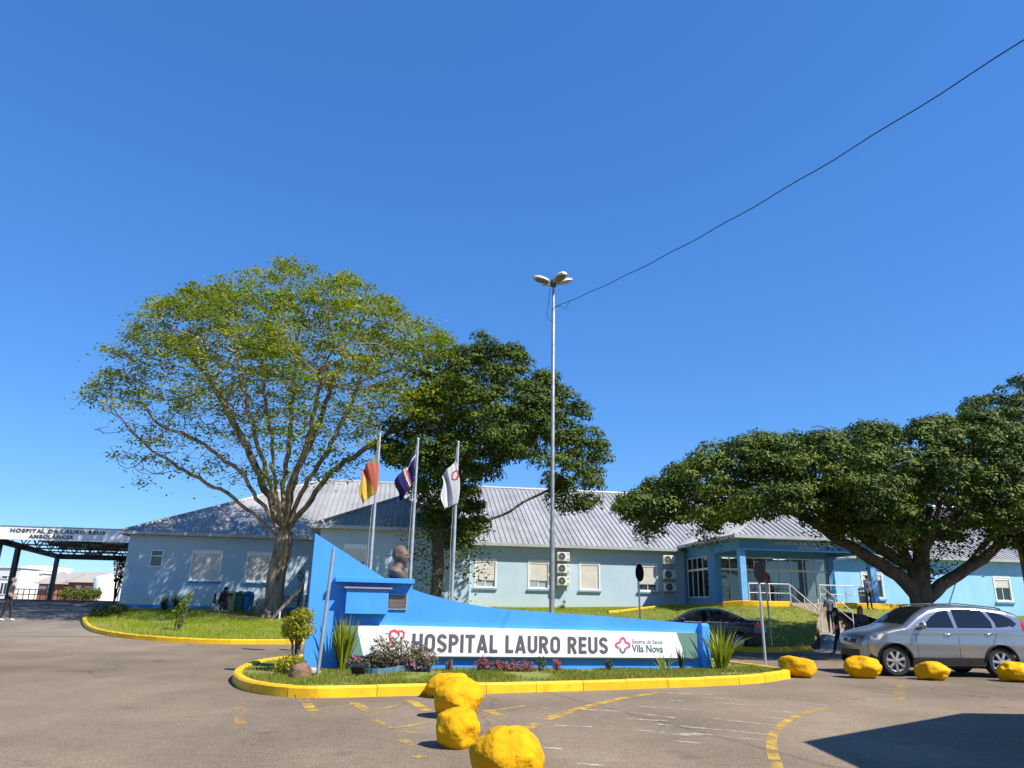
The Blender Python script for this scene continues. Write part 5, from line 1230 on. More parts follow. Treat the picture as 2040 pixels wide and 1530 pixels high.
FIG = tree_clumpy('fig_tree', 'broad umbrella shaped dark fig tree with thick dark limbs beside the portico', Vector((fx, fy, fz)), poly3, 27.2, 4.7, 21, 950, .56, 215, M_BARK3, M_LEAF3, .38, 3, TRK, size=.135, shell=.7, lo=.28, natt=420, D=.45, aspect=.55, hang=[(np.array(W(x, y, Y)), (R, R, R*.7), n) for x, y, Y, R, n in ((1690, 1062, 25.5, .45, 420), (1655, 1050, 25.2, .4, 380), (1775, 1085, 27, .5, 420), (1830, 1115, 26.8, .35, 160), (1862, 1140, 27, .3, 120), (1800, 1128, 27, .25, 90), (1880, 1100, 27.2, .4, 220), (1405, 1068, 26.8, .3, 240), (1290, 1062, 27, .25, 180), (1935, 1085, 26.5, .4, 260))])
# its thick limbs, read from their lines against the wall
def limb(pts, r0, r1): 
    P = [W(x, y, yy) for x, y, yy in pts]; k = len(P); q = [P[0]]
    for i in range(k-1):
        for s in (.33, .66, 1): q.append(P[i].lerp(P[i+1], s) + Vector((rnd.uniform(-.05, .05), rnd.uniform(-.05, .05), rnd.uniform(-.04, .04))))
    MB().tube(q, [r0 + (r1-r0)*i/(len(q)-1) for i in range(len(q))], 12, cap=False).build('limb', M_BARK3, FIG, smooth=True, flip=False)
limb([(1832, 1190, 27.4), (1790, 1145, 27.3), (1735, 1112, 27.1), (1690, 1085, 26.9), (1640, 1055, 26.6), (1590, 1025, 26.3), (1540, 1000, 26.0)], .28, .09)
limb([(1828, 1185, 27.4), (1818, 1130, 27.3), (1795, 1095, 27.6), (1765, 1060, 28.0), (1740, 1020, 28.2)], .22, .09)
limb([(1838, 1185, 27.4), (1838, 1120, 27.4), (1842, 1070, 27.1), (1850, 1010, 26.8)], .21, .09)
limb([(1848, 1190, 27.4), (1890, 1155, 27.4), (1945, 1122, 27.3), (1980, 1095, 27.2), (2020, 1050, 27.1), (2060, 1000, 26.9)], .25, .10)
limb([(1930, 1128, 27.3), (1960, 1090, 27.9), (1985, 1050, 28.4)], .16, .07)
p = W(2060, 1200, 38.5); gx, gy = p.x, 38.5; gz = terrain(gx, gy)
poly4 = [(1912, 830), (1935, 800), (1980, 776), (2040, 757), (2120, 750), (2200, 790), (2230, 880), (2150, 930), (2040, 935), (1960, 900), (1925, 860)]
tree_clumpy('round_tree', 'second dark tree rising behind the fig tree', Vector((gx, gy, gz)), poly4, 38.5, 3.6, 33, 260, .6, 130, M_BARK3, M_LEAF3, .3, 3, [(gx, gy, gz - .15 + i*.9) for i in range(9)], size=.19, shell=.6, natt=160, lo=.2)
# ================================================================== cars
def interp(tab, x):
    if x <= tab[0][0]: return tab[0][1]
    for (a, p), (b, q) in zip(tab[:-1], tab[1:]):
        if x <= b:
            t = (x-a)/(b-a); return p + (q-p)*t
    return tab[-1][1]
def smooth_tab(tab, n=120):
    x0, x1 = tab[0][0], tab[-1][0]; xs = np.linspace(x0, x1, n*4+1); ys = np.array([interp(tab, x) for x in xs]); k = np.array([1, 2, 3, 2, 1])/9
    for _ in range(3): ys = np.convolve(np.pad(ys, 2, 'edge'), k, 'valid')
    return list(zip(xs, ys))
def carpaint(name, col, metal=.6, rough=.3):
    m = bpy.data.materials.new(name); m.use_nodes = True; n = m.node_tree.nodes; L = m.node_tree.links; b = n['Principled BSDF']
    b.inputs['Base Color'].default_value = (*col, 1); b.inputs['Metallic'].default_value = metal; b.inputs['Roughness'].default_value = rough; b.inputs['Coat Weight'].default_value = .5; b.inputs['Coat Roughness'].default_value = .06
    # road dust low on the sides
    tc = n.new('ShaderNodeTexCoord'); sp = n.new('ShaderNodeSeparateXYZ'); L.new(tc.outputs['Object'], sp.inputs[0]); nz = n.new('ShaderNodeTexNoise'); nz.inputs['Scale'].default_value = 3; nz.inputs['Detail'].default_value = 6; L.new(tc.outputs['Object'], nz.inputs['Vector'])
    a = n.new('ShaderNodeMath'); a.operation = 'MULTIPLY_ADD'; a.inputs[1].default_value = .5; L.new(nz.outputs['Fac'], a.inputs[0]); L.new(sp.outputs['Z'], a.inputs[2])
    mr = n.new('ShaderNodeMapRange'); mr.inputs['From Min'].default_value = .95; mr.inputs['From Max'].default_value = .5; mr.inputs['To Max'].default_value = .45; L.new(a.outputs[0], mr.inputs['Value'])
    x = n.new('ShaderNodeMix'); x.data_type = 'RGBA'; L.new(mr.outputs[0], x.inputs['Factor']); x.inputs['A'].default_value = (*col, 1); x.inputs['B'].default_value = (.22, .18, .14, 1); L.new(x.outputs['Result'], b.inputs['Base Color'])
    mm = n.new('ShaderNodeMath'); mm.operation = 'MULTIPLY_ADD'; mm.inputs[1].default_value = .5; mm.inputs[2].default_value = rough; L.new(mr.outputs[0], mm.inputs[0]); L.new(mm.outputs[0], b.inputs['Roughness'])
    MATS[name] = m; return m
def make_car(name, label, loc, rz, sp, scale=1.0):
    t = thing(name, label, 'car', loc, rz, local=True); t.scale = (scale,)*3
    L = sp['L']; top = smooth_tab(sp['top']); low = smooth_tab(sp['low']); wid = smooth_tab(sp['wid']); zb = sp['belt']; tum = sp['tumble']
    ax, Ra, wr = sp['axles'], sp['arch'], sp['wheel']
    def zlow(x):
        z = interp(low, x)
        for a in ax:
            d = abs(x-a)
            if d < Ra: z = max(z, wr + math.sqrt(max(0, Ra*Ra-d*d))*1.0 - .01)
        return z
    def half(x, z):
        zt = interp(top, x); w = interp(wid, x)
        if z < .52: w -= .055*((.52-z)/.3)**2
        w -= .018*math.exp(-((z-(zb-.32))/.11)**2)*-1*.6
        if z > zb: w -= tum*(z-zb)
        r = sp.get('edge', .10)
        if z > zt-r: k = (z-(zt-r))/r; w -= r*.9*(1-math.sqrt(max(0, 1-min(1, k)**2)))
        return max(.02, w)
    xs = set(np.linspace(sp['top'][0][0], L, 90))
    for a in ax:
        for q in np.linspace(-Ra, Ra, 33): xs.add(a+q)
        xs.add(a-Ra-.002); xs.add(a+Ra+.002)
    xs = sorted(xs); M_, K_ = 30, 8; vs = []
    for x in xs:
        zl, zt = zlow(x), interp(top, x); row = []
        for i in range(M_+1):
            f = i/M_; f = f**.8; z = zl + (zt-zl)*f; row.append((x, half(x, z), z))
        w = row[-1][1]
        for i in range(1, K_+1): y = w*(1-i/K_); row.append((x, y, zt + sp['crown']*(1-(y/w)**2)))
        full = [(p[0], -p[1], p[2]) for p in row] + [p for p in row[:-1][::-1]]
        vs += full
    R_ = 2*(M_+K_)+1; b = MB(); b.add(vs, [(i*R_+j, i*R_+j+1, (i+1)*R_+j+1, (i+1)*R_+j) for i in range(len(xs)-1) for j in range(R_-1)] + [tuple(range(R_)), tuple(range((len(xs)-1)*R_, len(xs)*R_))[::-1]])
    body = b.build('body', sp['paint'], t, smooth=True, sharp=38, flip=True)
    def side_patch(poly, nm, m, parent, off=.006, sides=(-1, 1), step=.09):
        P = [Vector(p) for p in poly]; pts = list(P); n = len(P)
        xs_ = [p.x for p in P]; zs_ = [p.y for p in P]; x = min(xs_)
        while x < max(xs_):
            z = min(zs_)
            while z < max(zs_):
                if inpoly(x, z, P): pts.append(Vector((x, z)))
                z += step
            x += step
        r = delaunay_2d_cdt(pts, [(i, (i+1) % n) for i in range(n)], [list(range(n))], 1, 1e-4)
        for s in sides:
            b = MB(); b.add([(p.x, s*(half(p.x, p.y)+off), p.y) for p in r[0]], [tuple(f) for f in r[2]]); b.build(nm, m, parent, smooth=True, sharp=40)
    def top_patch(x0, x1, in0, in1, nm, m, parent, off=.006):
        b = MB(); n, k = 10, 12; vs = []
        for i in range(n+1):
            x = x0+(x1-x0)*i/n; zt = interp(top, x); w = half(x, zt) - (in0+(in1-in0)*i/n)
            w0 = half(x, zt)
            for j in range(k+1): y = -w+2*w*j/k; vs.append((x, y, zt + sp['crown']*(1-(y/w0)**2)+off))
        b.add(vs, [(i*(k+1)+j, i*(k+1)+j+1, (i+1)*(k+1)+j+1, (i+1)*(k+1)+j) for i in range(n) for j in range(k)]); b.build(nm, m, parent, smooth=True)
    gl = glassmat('car_glass', (.010, .012, .015), .03)
    for P in sp['windows']: side_patch(P, 'side_window', gl, body)
    top_patch(*sp['windshield'], 'windshield', gl, body); top_patch(*sp['rearglass'], 'rear_window', gl, body)
    for P in sp.get('frames', ()): side_patch(P, 'window_trim', sp.get('trim', M_BLK), body, .004)
    for P in sp['headlight']: side_patch(P, 'headlight', mat('headlamp', (.55, .54, .46), rough=.12, var=.15, scale=8), body, .008)
    for P in sp['taillight']: side_patch(P, 'taillight', mat('taillamp', (.38, .012, .015), rough=.15, var=.1), body, .008)
    for P in sp.get('cladding', ()): side_patch(P, 'sill_cladding', mat('grey_black_cladding', (.03, .03, .031), rough=.6, var=.1), body, .008)
    for P in sp['seams']:
        for s in (-1, 1): MB().tube([(x, s*(half(x, z)+.0015), z) for x, z in P], .0042, 4).build('panel_gap', M_BLK, body)
    for x, z in sp['handles']:
        for s in (-1, 1): MB().tube([(x-.10, s*(half(x-.1, z)+.004), z-.005), (x-.06, s*(half(x, z)+.03), z), (x+.06, s*(half(x, z)+.03), z+.002), (x+.10, s*(half(x+.1, z)+.004), z)], .014, 6).build('handle', sp['paint'], body, smooth=True)
    x, z = sp['mirror']
    for s in (-1, 1):
        b = MB(); b.ball((x, s*(half(x, z)+.13), z+.05), (.075, .115, .085), 12, 8); b.tube([(x+.02, s*half(x, z), z-.02), (x+.01, s*(half(x, z)+.08), z)], .03, 6); b.build('mirror', sp['paint'], body, smooth=True)
    for a in ax:        # arch lips, dark wells, wheels
        for s in (-1, 1):
            pts = []
            for q in np.linspace(-math.asin(min(1, (wr-.30)/Ra)) if 0 else .05, PI-.05, 22):
                xx = a+Ra*math.cos(q); zz = wr+Ra*math.sin(q); pts.append((xx, s*(half(xx, zz)+.002), zz))
            MB().tube(pts, sp.get('lip', .018), 6).build('arch_trim', M_BLK if sp.get('lip', 0) > .02 else sp['paint'], body, smooth=True)
            MB().box((a, s*.42, wr+.14), (Ra*1.9, .5, Ra*1.35)).build('wheel_well', M_BLK, body)
            yo = s*(interp(wid, a)-.015); w = thing_child('wheel', t, (a, yo, wr))
            prof = [(wr*.66, -.21), (wr*.9, -.215), (wr*.985, -.19), (wr, -.15), (wr, -.06), (wr*.985, -.02), (wr*.9, .0), (wr*.70, -.005), (wr*.66, -.03)]
            b = MB(); b.lathe([(r, h*s) for r, h in prof], (a, yo, wr), 36, 'y', cap=False); tyre = b.build('tyre', mat('tyre_rubber', (.022, .022, .022), rough=.85, var=.1, scale=12), t, smooth=True, sharp=35)
            b = MB(); b.lathe([(wr*.67, -.18*s), (wr*.67, -.02*s), (wr*.71, -.008*s), (wr*.70, -.02*s), (wr*.62, -.03*s), (wr*.60, -.16*s)], (a, yo, wr), 36, 'y', cap=False)
            n = sp['spokes']
            for k in range(n):
                an = 2*PI*k/n+.3; d = Vector((math.cos(an), 0, math.sin(an))); e = Vector((-d.z, 0, d.x)); c0 = Vector((a, yo-.035*s, wr)); w0, w1 = sp['spw']
                P = [c0+d*wr*.12-e*w0, c0+d*wr*.66-e*w1, c0+d*wr*.66+e*w1, c0+d*wr*.12+e*w0]; b.prism(P, Vector((0, .022*s, 0)))
            b.lathe([(wr*.19, -.04*s), (wr*.19, -.012*s), (wr*.10, -.005*s)], (a, yo, wr), 18, 'y')
            b.build('rim', mat('alloy_rim', (.52, .53, .55), rough=.3, metal=.7, var=.06), tyre, smooth=True, sharp=30)
            b = MB(); b.lathe([(wr*.60, -.12*s), (.01, -.12*s)], (a, yo, wr), 24, 'y', cap=False); b.build('brake_disc', M_DKSTEEL, tyre)
    MB().box2((.4, -.72, .2), (L-.25, .72, .42)).build('underbody', M_BLK, body)
    return t, body, half, top, wid, interp
def thing_child(*a): return None
SILVER = carpaint('silver_paint', (.33, .335, .35), .8, .24); DARKB = carpaint('dark_blue_grey_paint', (.022, .027, .036), .4, .22)
suv = dict(L=4.57, belt=1.07, tumble=.30, axles=(.93, 3.55), arch=.415, wheel=.352, crown=.035, edge=.12, spokes=7, spw=(.026, .034), lip=.03, paint=SILVER,
    top=[(.26, .70), (.28, .80), (.33, .90), (.5, .985), (.82, 1.06), (1.12, 1.13), (1.25, 1.17), (1.62, 1.43), (1.92, 1.585), (2.15, 1.635), (2.7, 1.665), (3.3, 1.645), (3.85, 1.59), (4.18, 1.51), (4.30, 1.40), (4.42, 1.15), (4.50, .98), (4.57, .80)],
    low=[(.26, .46), (.30, .30), (.40, .24), (.6, .25), (4.0, .27), (4.4, .34), (4.57, .50)],
    wid=[(.26, .50), (.30, .66), (.38, .79), (.52, .87), (.78, .905), (1.3, .91), (3.3, .91), (3.9, .90), (4.25, .86), (4.48, .76), (4.57, .62)],
    windows=[[(1.66, 1.13), (1.95, 1.38), (2.16, 1.50), (2.42, 1.565), (2.47, 1.14)], [(2.56, 1.14), (2.52, 1.575), (2.9, 1.585), (3.28, 1.56), (3.44, 1.30), (3.44, 1.15)], [(3.54, 1.165), (3.54, 1.28), (3.40, 1.545), (3.70, 1.50), (3.98, 1.38), (4.10, 1.26), (4.0, 1.19)]],
    windshield=(1.28, 1.96, .03, .10), rearglass=(4.20, 4.40, .12, .08),
    headlight=[[(.31, .79), (.42, .90), (.66, .975), (.70, .95), (.58, .83), (.40, .75)]], taillight=[[(4.22, 1.10), (4.18, 1.46), (4.27, 1.42), (4.40, 1.12)]],
    cladding=[[(1.36, .27), (1.36, .44), (3.12, .45), (3.12, .28)], [(.28, .47), (.30, .36), (.40, .26), (.5, .27), (.49, .42), (.38, .50)]],
    seams=[[(1.50, .44), (1.47, .8), (1.52, 1.10)], [(2.52, .45), (2.54, .8), (2.52, 1.12)], [(3.38, .78), (3.50, 1.0), (3.49, 1.13)], [(.62, .98), (1.2, .96), (2.4, .985), (3.5, 1.01), (4.3, 1.03)], [(.75, .98), (1.12, 1.10)]],
    handles=[(2.28, .985), (3.30, 1.015)], mirror=(1.62, 1.13))
G0 = G(1787, 1348); scl = 1.01; cy = G0.y + .9*scl
a_car = math.radians(2.0)
wx = W(1787, 1321, G0.y).x
def car_loc(ax_x, side_y, wx, wy, a, k): # place so that the wheel on the near side touches (wx, wy)
    p = Vector((ax_x*k, side_y*k, 0)); R = Matrix.Rotation(a, 3, 'Z'); return Vector((wx, wy, 0)) - R @ p
CAR, body, half, top_, wid_, ip = make_car('silver_car', 'dusty silver estate car with black arch trim parked behind the yellow stones', car_loc(.93, -.9, wx, G0.y, a_car, scl), a_car, suv, scl)
b = MB(); b.box((.285, 0, .78), (.05, .62, .10)); b.build('grille', M_BLK, body); b = MB(); b.box((.262, 0, .80), (.03, .12, .06)); b.build('badge', M_STEEL, body); b = MB(); b.box((.275, 0, .50), (.06, .9, .16)); b.build('air_intake', M_BLK, body)
for s in (-1, 1): MB().tube([(1.98, s*.56, 1.615), (2.1, s*.565, 1.685), (2.8, s*.565, 1.715), (3.8, s*.54, 1.64), (3.95, s*.535, 1.60)], .017, 6).build('roof_rail', M_DKSTEEL, body, smooth=True)
sedan = dict(L=4.72, belt=.98, tumble=.33, axles=(.93, 3.62), arch=.375, wheel=.325, crown=.03, edge=.10, spokes=10, spw=(.012, .024), lip=.012, paint=DARKB,
    top=[(0, .62), (.05, .70), (.25, .78), (.8, .89), (1.25, .97), (1.45, 1.02), (2.0, 1.32), (2.25, 1.41), (2.7, 1.455), (3.15, 1.43), (3.6, 1.28), (4.0, 1.10), (4.15, 1.075), (4.5, 1.07), (4.63, 1.0), (4.72, .78)],
    low=[(0, .40), (.1, .25), (.4, .2), (4.2, .22), (4.6, .30), (4.72, .46)],
    wid=[(0, .50), (.06, .66), (.2, .78), (.5, .86), (1.2, .89), (3.6, .89), (4.2, .87), (4.55, .80), (4.72, .62)],
    windows=[[(1.75, 1.0), (2.12, 1.22), (2.40, 1.34), (2.62, 1.365), (2.64, 1.0)], [(2.72, 1.0), (2.70, 1.37), (3.05, 1.35), (3.42, 1.22), (3.70, 1.06), (3.60, 1.0)]],
    windshield=(1.50, 2.2, .03, .10), rearglass=(3.25, 3.95, .10, .04),
    headlight=[[(.12, .60), (.3, .72), (.62, .78), (.6, .70), (.3, .58)]], taillight=[[(4.36, .84), (4.32, .98), (4.60, .99), (4.66, .88), (4.58, .80)]],
    frames=[[(1.62, .975), (1.62, .992), (3.78, .995), (3.78, .978)]], trim=M_STEEL,
    seams=[[(1.62, .32), (1.58, .8), (1.66, .97)], [(2.68, .32), (2.68, .97)], [(3.25, .62), (3.62, .85), (3.66, .97)], [(4.0, .62), (4.66, .60)]],
    handles=[(2.42, .86), (3.42, .88)], mirror=(1.70, 1.0))
g = G(1469, 1297); a2 = math.radians(-9); wx2 = W(1469, 1275, g.y).x
CAR2, body2, half2, *_ = make_car('dark_sedan', 'dark blue grey sedan parked behind the sign, at the foot of the grass bank', car_loc(3.62, -.88, wx2, g.y, a2, 1.06), a2, sedan, 1.06)
b = MB(); b.box((4.70, 0, .52), (.05, 1.1, .05)); b.build('bumper_strip', M_STEEL, body2); b = MB(); b.box((4.69, 0, .82), (.06, .9, .035)); b.build('chrome_bar', M_STEEL, body2); b = MB(); b.box((4.70, 0, .70), (.03, .42, .13)); b.build('number_plate', M_WHITE, body2)
# ================================================================== people
def person(name, label, loc, rz, pose, cols, H=1.7, hair='short', extra=None):
    """one continuous skinned body; pose angles in degrees (forward positive)"""
    t = thing(name, label, 'person', loc, rz, local=True); k = H/1.72; V = []; E = []; R = []; tags = []
    def add(p, r, par=None, tg=None):
        V.append(Vector(p)*k); R.append((r*k if not isinstance(r, tuple) else (r[0]*k, r[1]*k)))
        if par is not None: E.append((par, len(V)-1)); tags.append(tg)
        return len(V)-1
    d2 = math.radians; hz = pose.get('hip', .92); lean = d2(pose.get('lean', 2))
    def fwd(p, a, l, side=0.0): return p + Vector((side, math.sin(a)*l, -math.cos(a)*l))
    def upv(p, l, a=lean): return p + Vector((0, math.sin(a)*l, math.cos(a)*l))
    pel = Vector((0, 0, hz)); i0 = add(pel, (.155, .115))
    w1 = upv(pel, .14); i1 = add(w1, (.14, .10), i0, 'top'); w2 = upv(w1, .16); i2 = add(w2, (.165, .115), i1, 'top'); ch = upv(w2, .13); i3 = add(ch, (.165, .11), i2, 'top')
    nk = upv(ch, .10, lean*.6 + d2(pose.get('neck', 0))*.5); i4 = add(nk, .058, i3, 'top'); hb = upv(nk, .085, lean*.4 + d2(pose.get('neck', 0))); i5 = add(hb, .062, i4, 'skin')
    hd = upv(hb, .085, d2(pose.get('neck', 0))); i6 = add(hd, (.078, .095), i5, 'skin'); ht = upv(hd, .075, d2(pose.get('neck', 0))); i7 = add(ht, (.062, .075), i6, 'skin')
    ns = hd + Vector((0, .105, -.015)); add(ns, .016, i6, 'skin')
    for s, sd in ((-1, 'L'), (1, 'R')):
        th, kn = d2(pose['leg'+sd][0]), d2(pose['leg'+sd][1])
        h = pel + Vector((s*.09, 0, -.04)); a = add(h, .092, i0, 'leg'); km = fwd(h, th, .22); b_ = add(km, .08, a, 'leg'); kp = fwd(km, th, .20); c = add(kp, .060, b_, 'leg'); cm = fwd(kp, th-kn, .15); d = add(cm, .056, c, 'leg' if not pose.get('shorts') else 'skin'); an = fwd(cm, th-kn, .24); e = add(an, .040, d, 'leg' if not pose.get('shorts') else 'skin')
        f_ = add(an + Vector((0, .06, -.035)), .038, e, 'shoe'); add(an + Vector((0, .17, -.048)), .032, f_, 'shoe')
        sh, el, out = d2(pose['arm'+sd][0]), d2(pose['arm'+sd][1]), pose['arm'+sd][2] if len(pose['arm'+sd]) > 2 else .04
        p = ch + Vector((s*.165, 0, .045)); a = add(p, .062, i3, 'top'); q = fwd(p, sh, .15, s*out*.5); b_ = add(q, .048, a, 'sleeve'); r = fwd(q, sh, .14, s*out*.5); c = add(r, .040, b_, 'sleeve'); m = fwd(r, sh+el, .13); d = add(m, .038, c, 'fore'); w = fwd(m, sh+el, .12); e = add(w, .026, d, 'fore')
        hn = fwd(w, sh+el, .06); g = add(hn, (.034, .018), e, 'skin')
        for q_, (oy, ln) in enumerate(((-.030, .068), (-.010, .080), (.010, .076), (.028, .060))):
            f1 = fwd(hn + Vector((0, oy, 0)), sh+el, .035); x1 = add(f1, .0095, g, 'skin'); f2 = fwd(f1, sh+el+.5, ln*.6, -s*.012); add(f2, .0085, x1, 'skin')
        tp = fwd(w + Vector((-s*.008, .028, 0)), sh+el, .035); x1 = add(tp, .010, g, 'skin'); add(fwd(tp, sh+el+.3, .035), .009, x1, 'skin')
    me = bpy.data.meshes.new('body'); me.from_pydata(V, E, []); o = bpy.data.objects.new('body', me); C.objects.link(o)
    sk = o.modifiers.new('s', 'SKIN'); sk.use_smooth_shade = True; sk.branch_smoothing = .4
    for i, sv in enumerate(me.skin_vertices[0].data):
        r = R[i]; sv.radius = r if isinstance(r, tuple) else (r, r); sv.use_root = (i == 0)
    sb = o.modifiers.new('u', 'SUBSURF'); sb.levels = 2
    bpy.context.view_layer.update(); m2 = bpy.data.meshes.new_from_object(o.evaluated_get(bpy.context.evaluated_depsgraph_get())); bpy.data.objects.remove(o)
    order = ['skin', 'top', 'leg', 'shoe']; m2.materials.clear()
    for c in order: m2.materials.append(mat(name + label[:14].replace(' ', '_') + '_' + c, cols[c], rough=.8, var=.12, scale=9))
    A = np.array([V[a] for a, b_ in E]); Bm = np.array([V[b_] for a, b_ in E]); D = Bm - A; DD = (D*D).sum(1); idx = []
    mp = {'skin': 0, 'top': 1, 'leg': 2, 'shoe': 3, 'sleeve': 1, 'fore': 1 if pose.get('long') else 0}
    for pl in m2.polygons:
        p = np.array(pl.center); tt = np.clip(((p - A)*D).sum(1)/DD, 0, 1); ds = np.linalg.norm(A + D*tt[:, None] - p, axis=1); j = ds.argmin(); idx.append(mp[tags[j]] if not (tags[j] == 'top' and p[2] < (hz-.03)*k and not pose.get('sit')) else 2)
    m2.polygons.foreach_set('material_index', idx); m2.polygons.foreach_set('use_smooth', [True]*len(idx))
    ob = bpy.data.objects.new('body', m2); C.objects.link(ob); ob.parent = t
    hm = mat(name + label[:14].replace(' ', '_') + '_hair', cols['hair'], rough=.6, var=.2, scale=30, bump=.4, bscale=60)
    b = MB(); c = hd*k; n, mm = 18, 12; vs = []
    for i in range(mm+1):
        thh = PI/2 - (PI*.62)*i/mm
        for j in range(n):
            a = 2*PI*j/n; x, y, z = math.cos(thh)*math.cos(a), math.cos(thh)*math.sin(a), math.sin(thh)
            cut = 1.0 if y < .35 or z > .45 else .93
            vs.append(c + Vector((x*.088*cut, y*.108*cut - .008, z*.115 + .02))*k)
    b.add(vs, [(i*n+j, i*n+(j+1) % n, (i+1)*n+(j+1) % n, (i+1)*n+j) for i in range(mm) for j in range(n)])
    if hair == 'long':
        prev = None; rows = []
        for dz, rx, ry, oy in ((.02, .092, .06, -.06), (-.10, .10, .06, -.07), (-.20, .105, .055, -.085), (-.30, .09, .045, -.10), (-.36, .05, .025, -.10)):
            rows.append([c + Vector((rx*math.cos(2*PI*j/14), oy + ry*math.sin(2*PI*j/14), dz))*k for j in range(14)])
        o_ = len(b.v); b.add([p for r_ in rows for p in r_], [(i*14+j, i*14+(j+1) % 14, (i+1)*14+(j+1) % 14, (i+1)*14+j) for i in range(4) for j in range(14)])
    b.build('hair', hm, t, smooth=True)
    for s in (-1, 1): MB().ball(c + Vector((s*.032, .088, .005))*k, .011*k, 8, 6).build('eye', M_BLK, t, smooth=True)
    b = MB(); b.ball(c + Vector((0, .086, -.062))*k, (.024*k, .008*k, .007*k), 8, 6); b.build('mouth', mat('lips', (.30, .10, .09)), t, smooth=True)
    for s in (-1, 1): MB().ball(c + Vector((s*.082, -.005, -.01))*k, (.012*k, .022*k, .03*k), 8, 6).build('ear', ob.data.materials[0], t, smooth=True)
    return t
SK1, SK2 = (.42, .25, .17), (.30, .17, .11)
def foot(px, py): return T(px, py)
p = W(12, 1228, 33.7); p.z = terrain(p.x, p.y) + .01
person('person', 'person in dark jacket and black side striped trousers walking by the ambulance bay', p, math.radians(-75), dict(legL=(14, 8), legR=(-10, 6), armL=(-12, 70), armR=(-6, 62), long=False), dict(skin=SK1, top=(.05, .05, .058), leg=(.02, .02, .024), shoe=(.6, .6, .58), hair=(.25, .17, .12)), 1.80)
p = T(1674, 1306); p.z = terrain(p.x, p.y) + .01
wom = person('person', 'dark haired woman in black carrying a brown shoulder bag, walking toward the steps', p, math.radians(75), dict(legL=(18, 6), legR=(-14, 8), armL=(4, 18), armR=(-6, 14), lean=3), dict(skin=SK1, top=(.012, .012, .013), leg=(.016, .018, .026), shoe=(.10, .10, .11), hair=(.012, .010, .009)), 1.62, hair='long')
q = p + Vector((.33, -.14, .78)); b = MB(); b.ball(q, (.17, .10, .21), 16, 10)
bag = thing('shoulder_bag', 'brown leather shoulder bag hanging at the hip of the woman in black', 'bag', q - Vector((0, 0, .2)))
b.build('pouch', mat('brown_leather', (.28, .12, .04), rough=.5, var=.15), bag, smooth=True); MB().tube([q + Vector((-.14, 0, .12)), p + Vector((-.02, -.14, 1.32)), p + Vector((0, -.03, 1.36)), q + Vector((.12, .02, .12))], .012, 6).build('strap', MATS['brown_leather'], bag)
p = B(15.0, -11.3); p.z = path_z(p.x, p.y) + .01; p = W(1652, 1210, p.y); p.z = path_z(p.x, p.y) + .01
person('person', 'man in grey shirt and dark shorts standing at the foot of the steps', p, math.radians(150), dict(legL=(4, 3), legR=(-3, 2), armL=(5, 25), armR=(8, 30), shorts=True), dict(skin=SK2, top=(.30, .30, .33), leg=(.02, .035, .035), shoe=(.15, .15, .15), hair=(.015, .012, .010)), 1.72)
p = W(1723, 1300, 27.5); p.z = terrain(p.x, p.y) + .01
person('person', 'person in dark blue jacket and jeans standing near the parked silver car', p, math.radians(170), dict(legL=(3, 2), legR=(-3, 2), armL=(10, 60), armR=(12, 70), long=True), dict(skin=SK2, top=(.03, .04, .065), leg=(.06, .09, .16), shoe=(.05, .05, .05), hair=(.012, .010, .010)), 1.70, hair='long')
p = B(18.0, -8.9); p = W(1731, 1190, p.y); p.z = bank_z(p.x, p.y)
person('person', 'man in blue grey shirt standing on the bank below the porch corner', p, math.radians(190), dict(legL=(3, 2), legR=(-3, 2), armL=(6, 30), armR=(6, 30), long=True), dict(skin=SK2, top=(.07, .10, .17), leg=(.018, .02, .028), shoe=(.05, .05, .05), hair=(.012, .010, .010)), 1.62)
# seated person in a wheelchair by the bins
def seated():
    p = W(433, 1222, 38.6); z = lawnl_z(p.x, p.y); p.z = z
    person('person', 'person in black top sitting hunched in the wheelchair beside the bins', p + Vector((0, 0, .02)), math.radians(-80), dict(hip=.56, lean=24, neck=18, legL=(82, 84), legR=(80, 80), armL=(48, 30), armR=(42, 40), sit=True, long=False), dict(skin=SK2, top=(.014, .014, .018), leg=(.03, .035, .055), shoe=(.08, .08, .08), hair=(.014, .010, .010)), 1.66, hair='long')
    t = thing('wheelchair', 'black wheelchair with big spoked wheels against the left wing', 'wheelchair', p, math.radians(-80), local=True); m = M_BLK
    MB().box((0, .02, .45), (.44, .44, .05)).build('seat', m, t); MB().box((0, -.22, .72), (.44, .04, .5)).build('backrest', m, t)
    for s in (-1, 1):
        b = MB(); n = 24; b.tube([(s*.28, -.05 + .30*math.cos(2*PI*j/n), .31 + .30*math.sin(2*PI*j/n)) for j in range(n+1)], .016, 6, cap=False); w = b.build('wheel', m, t)
        b = MB()
        for j in range(8): b.tube([(s*.28, -.05, .31), (s*.28, -.05 + .30*math.cos(2*PI*j/8), .31 + .30*math.sin(2*PI*j/8))], .004, 4)
        b.build('spoke', M_GREY, w)
        MB().tube([(s*.24, -.30, .95), (s*.24, -.22, .92), (s*.24, -.22, .3), (s*.24, .22, .3), (s*.24, .28, .12)], .014, 6).build('frame', M_GREY, t)
        MB().tube([(s*.24, -.2, .66), (s*.24, .18, .66)], .02, 6).build('armrest', m, t)
        b = MB(); b.lathe([(.07, -.02), (.07, .02)], (s*.22, .24, .075), 14, 'x'); b.build('caster', m, t)
        MB().box((s*.12, .42, .13), (.16, .2, .02)).build('footrest', M_GREY, t)
seated()
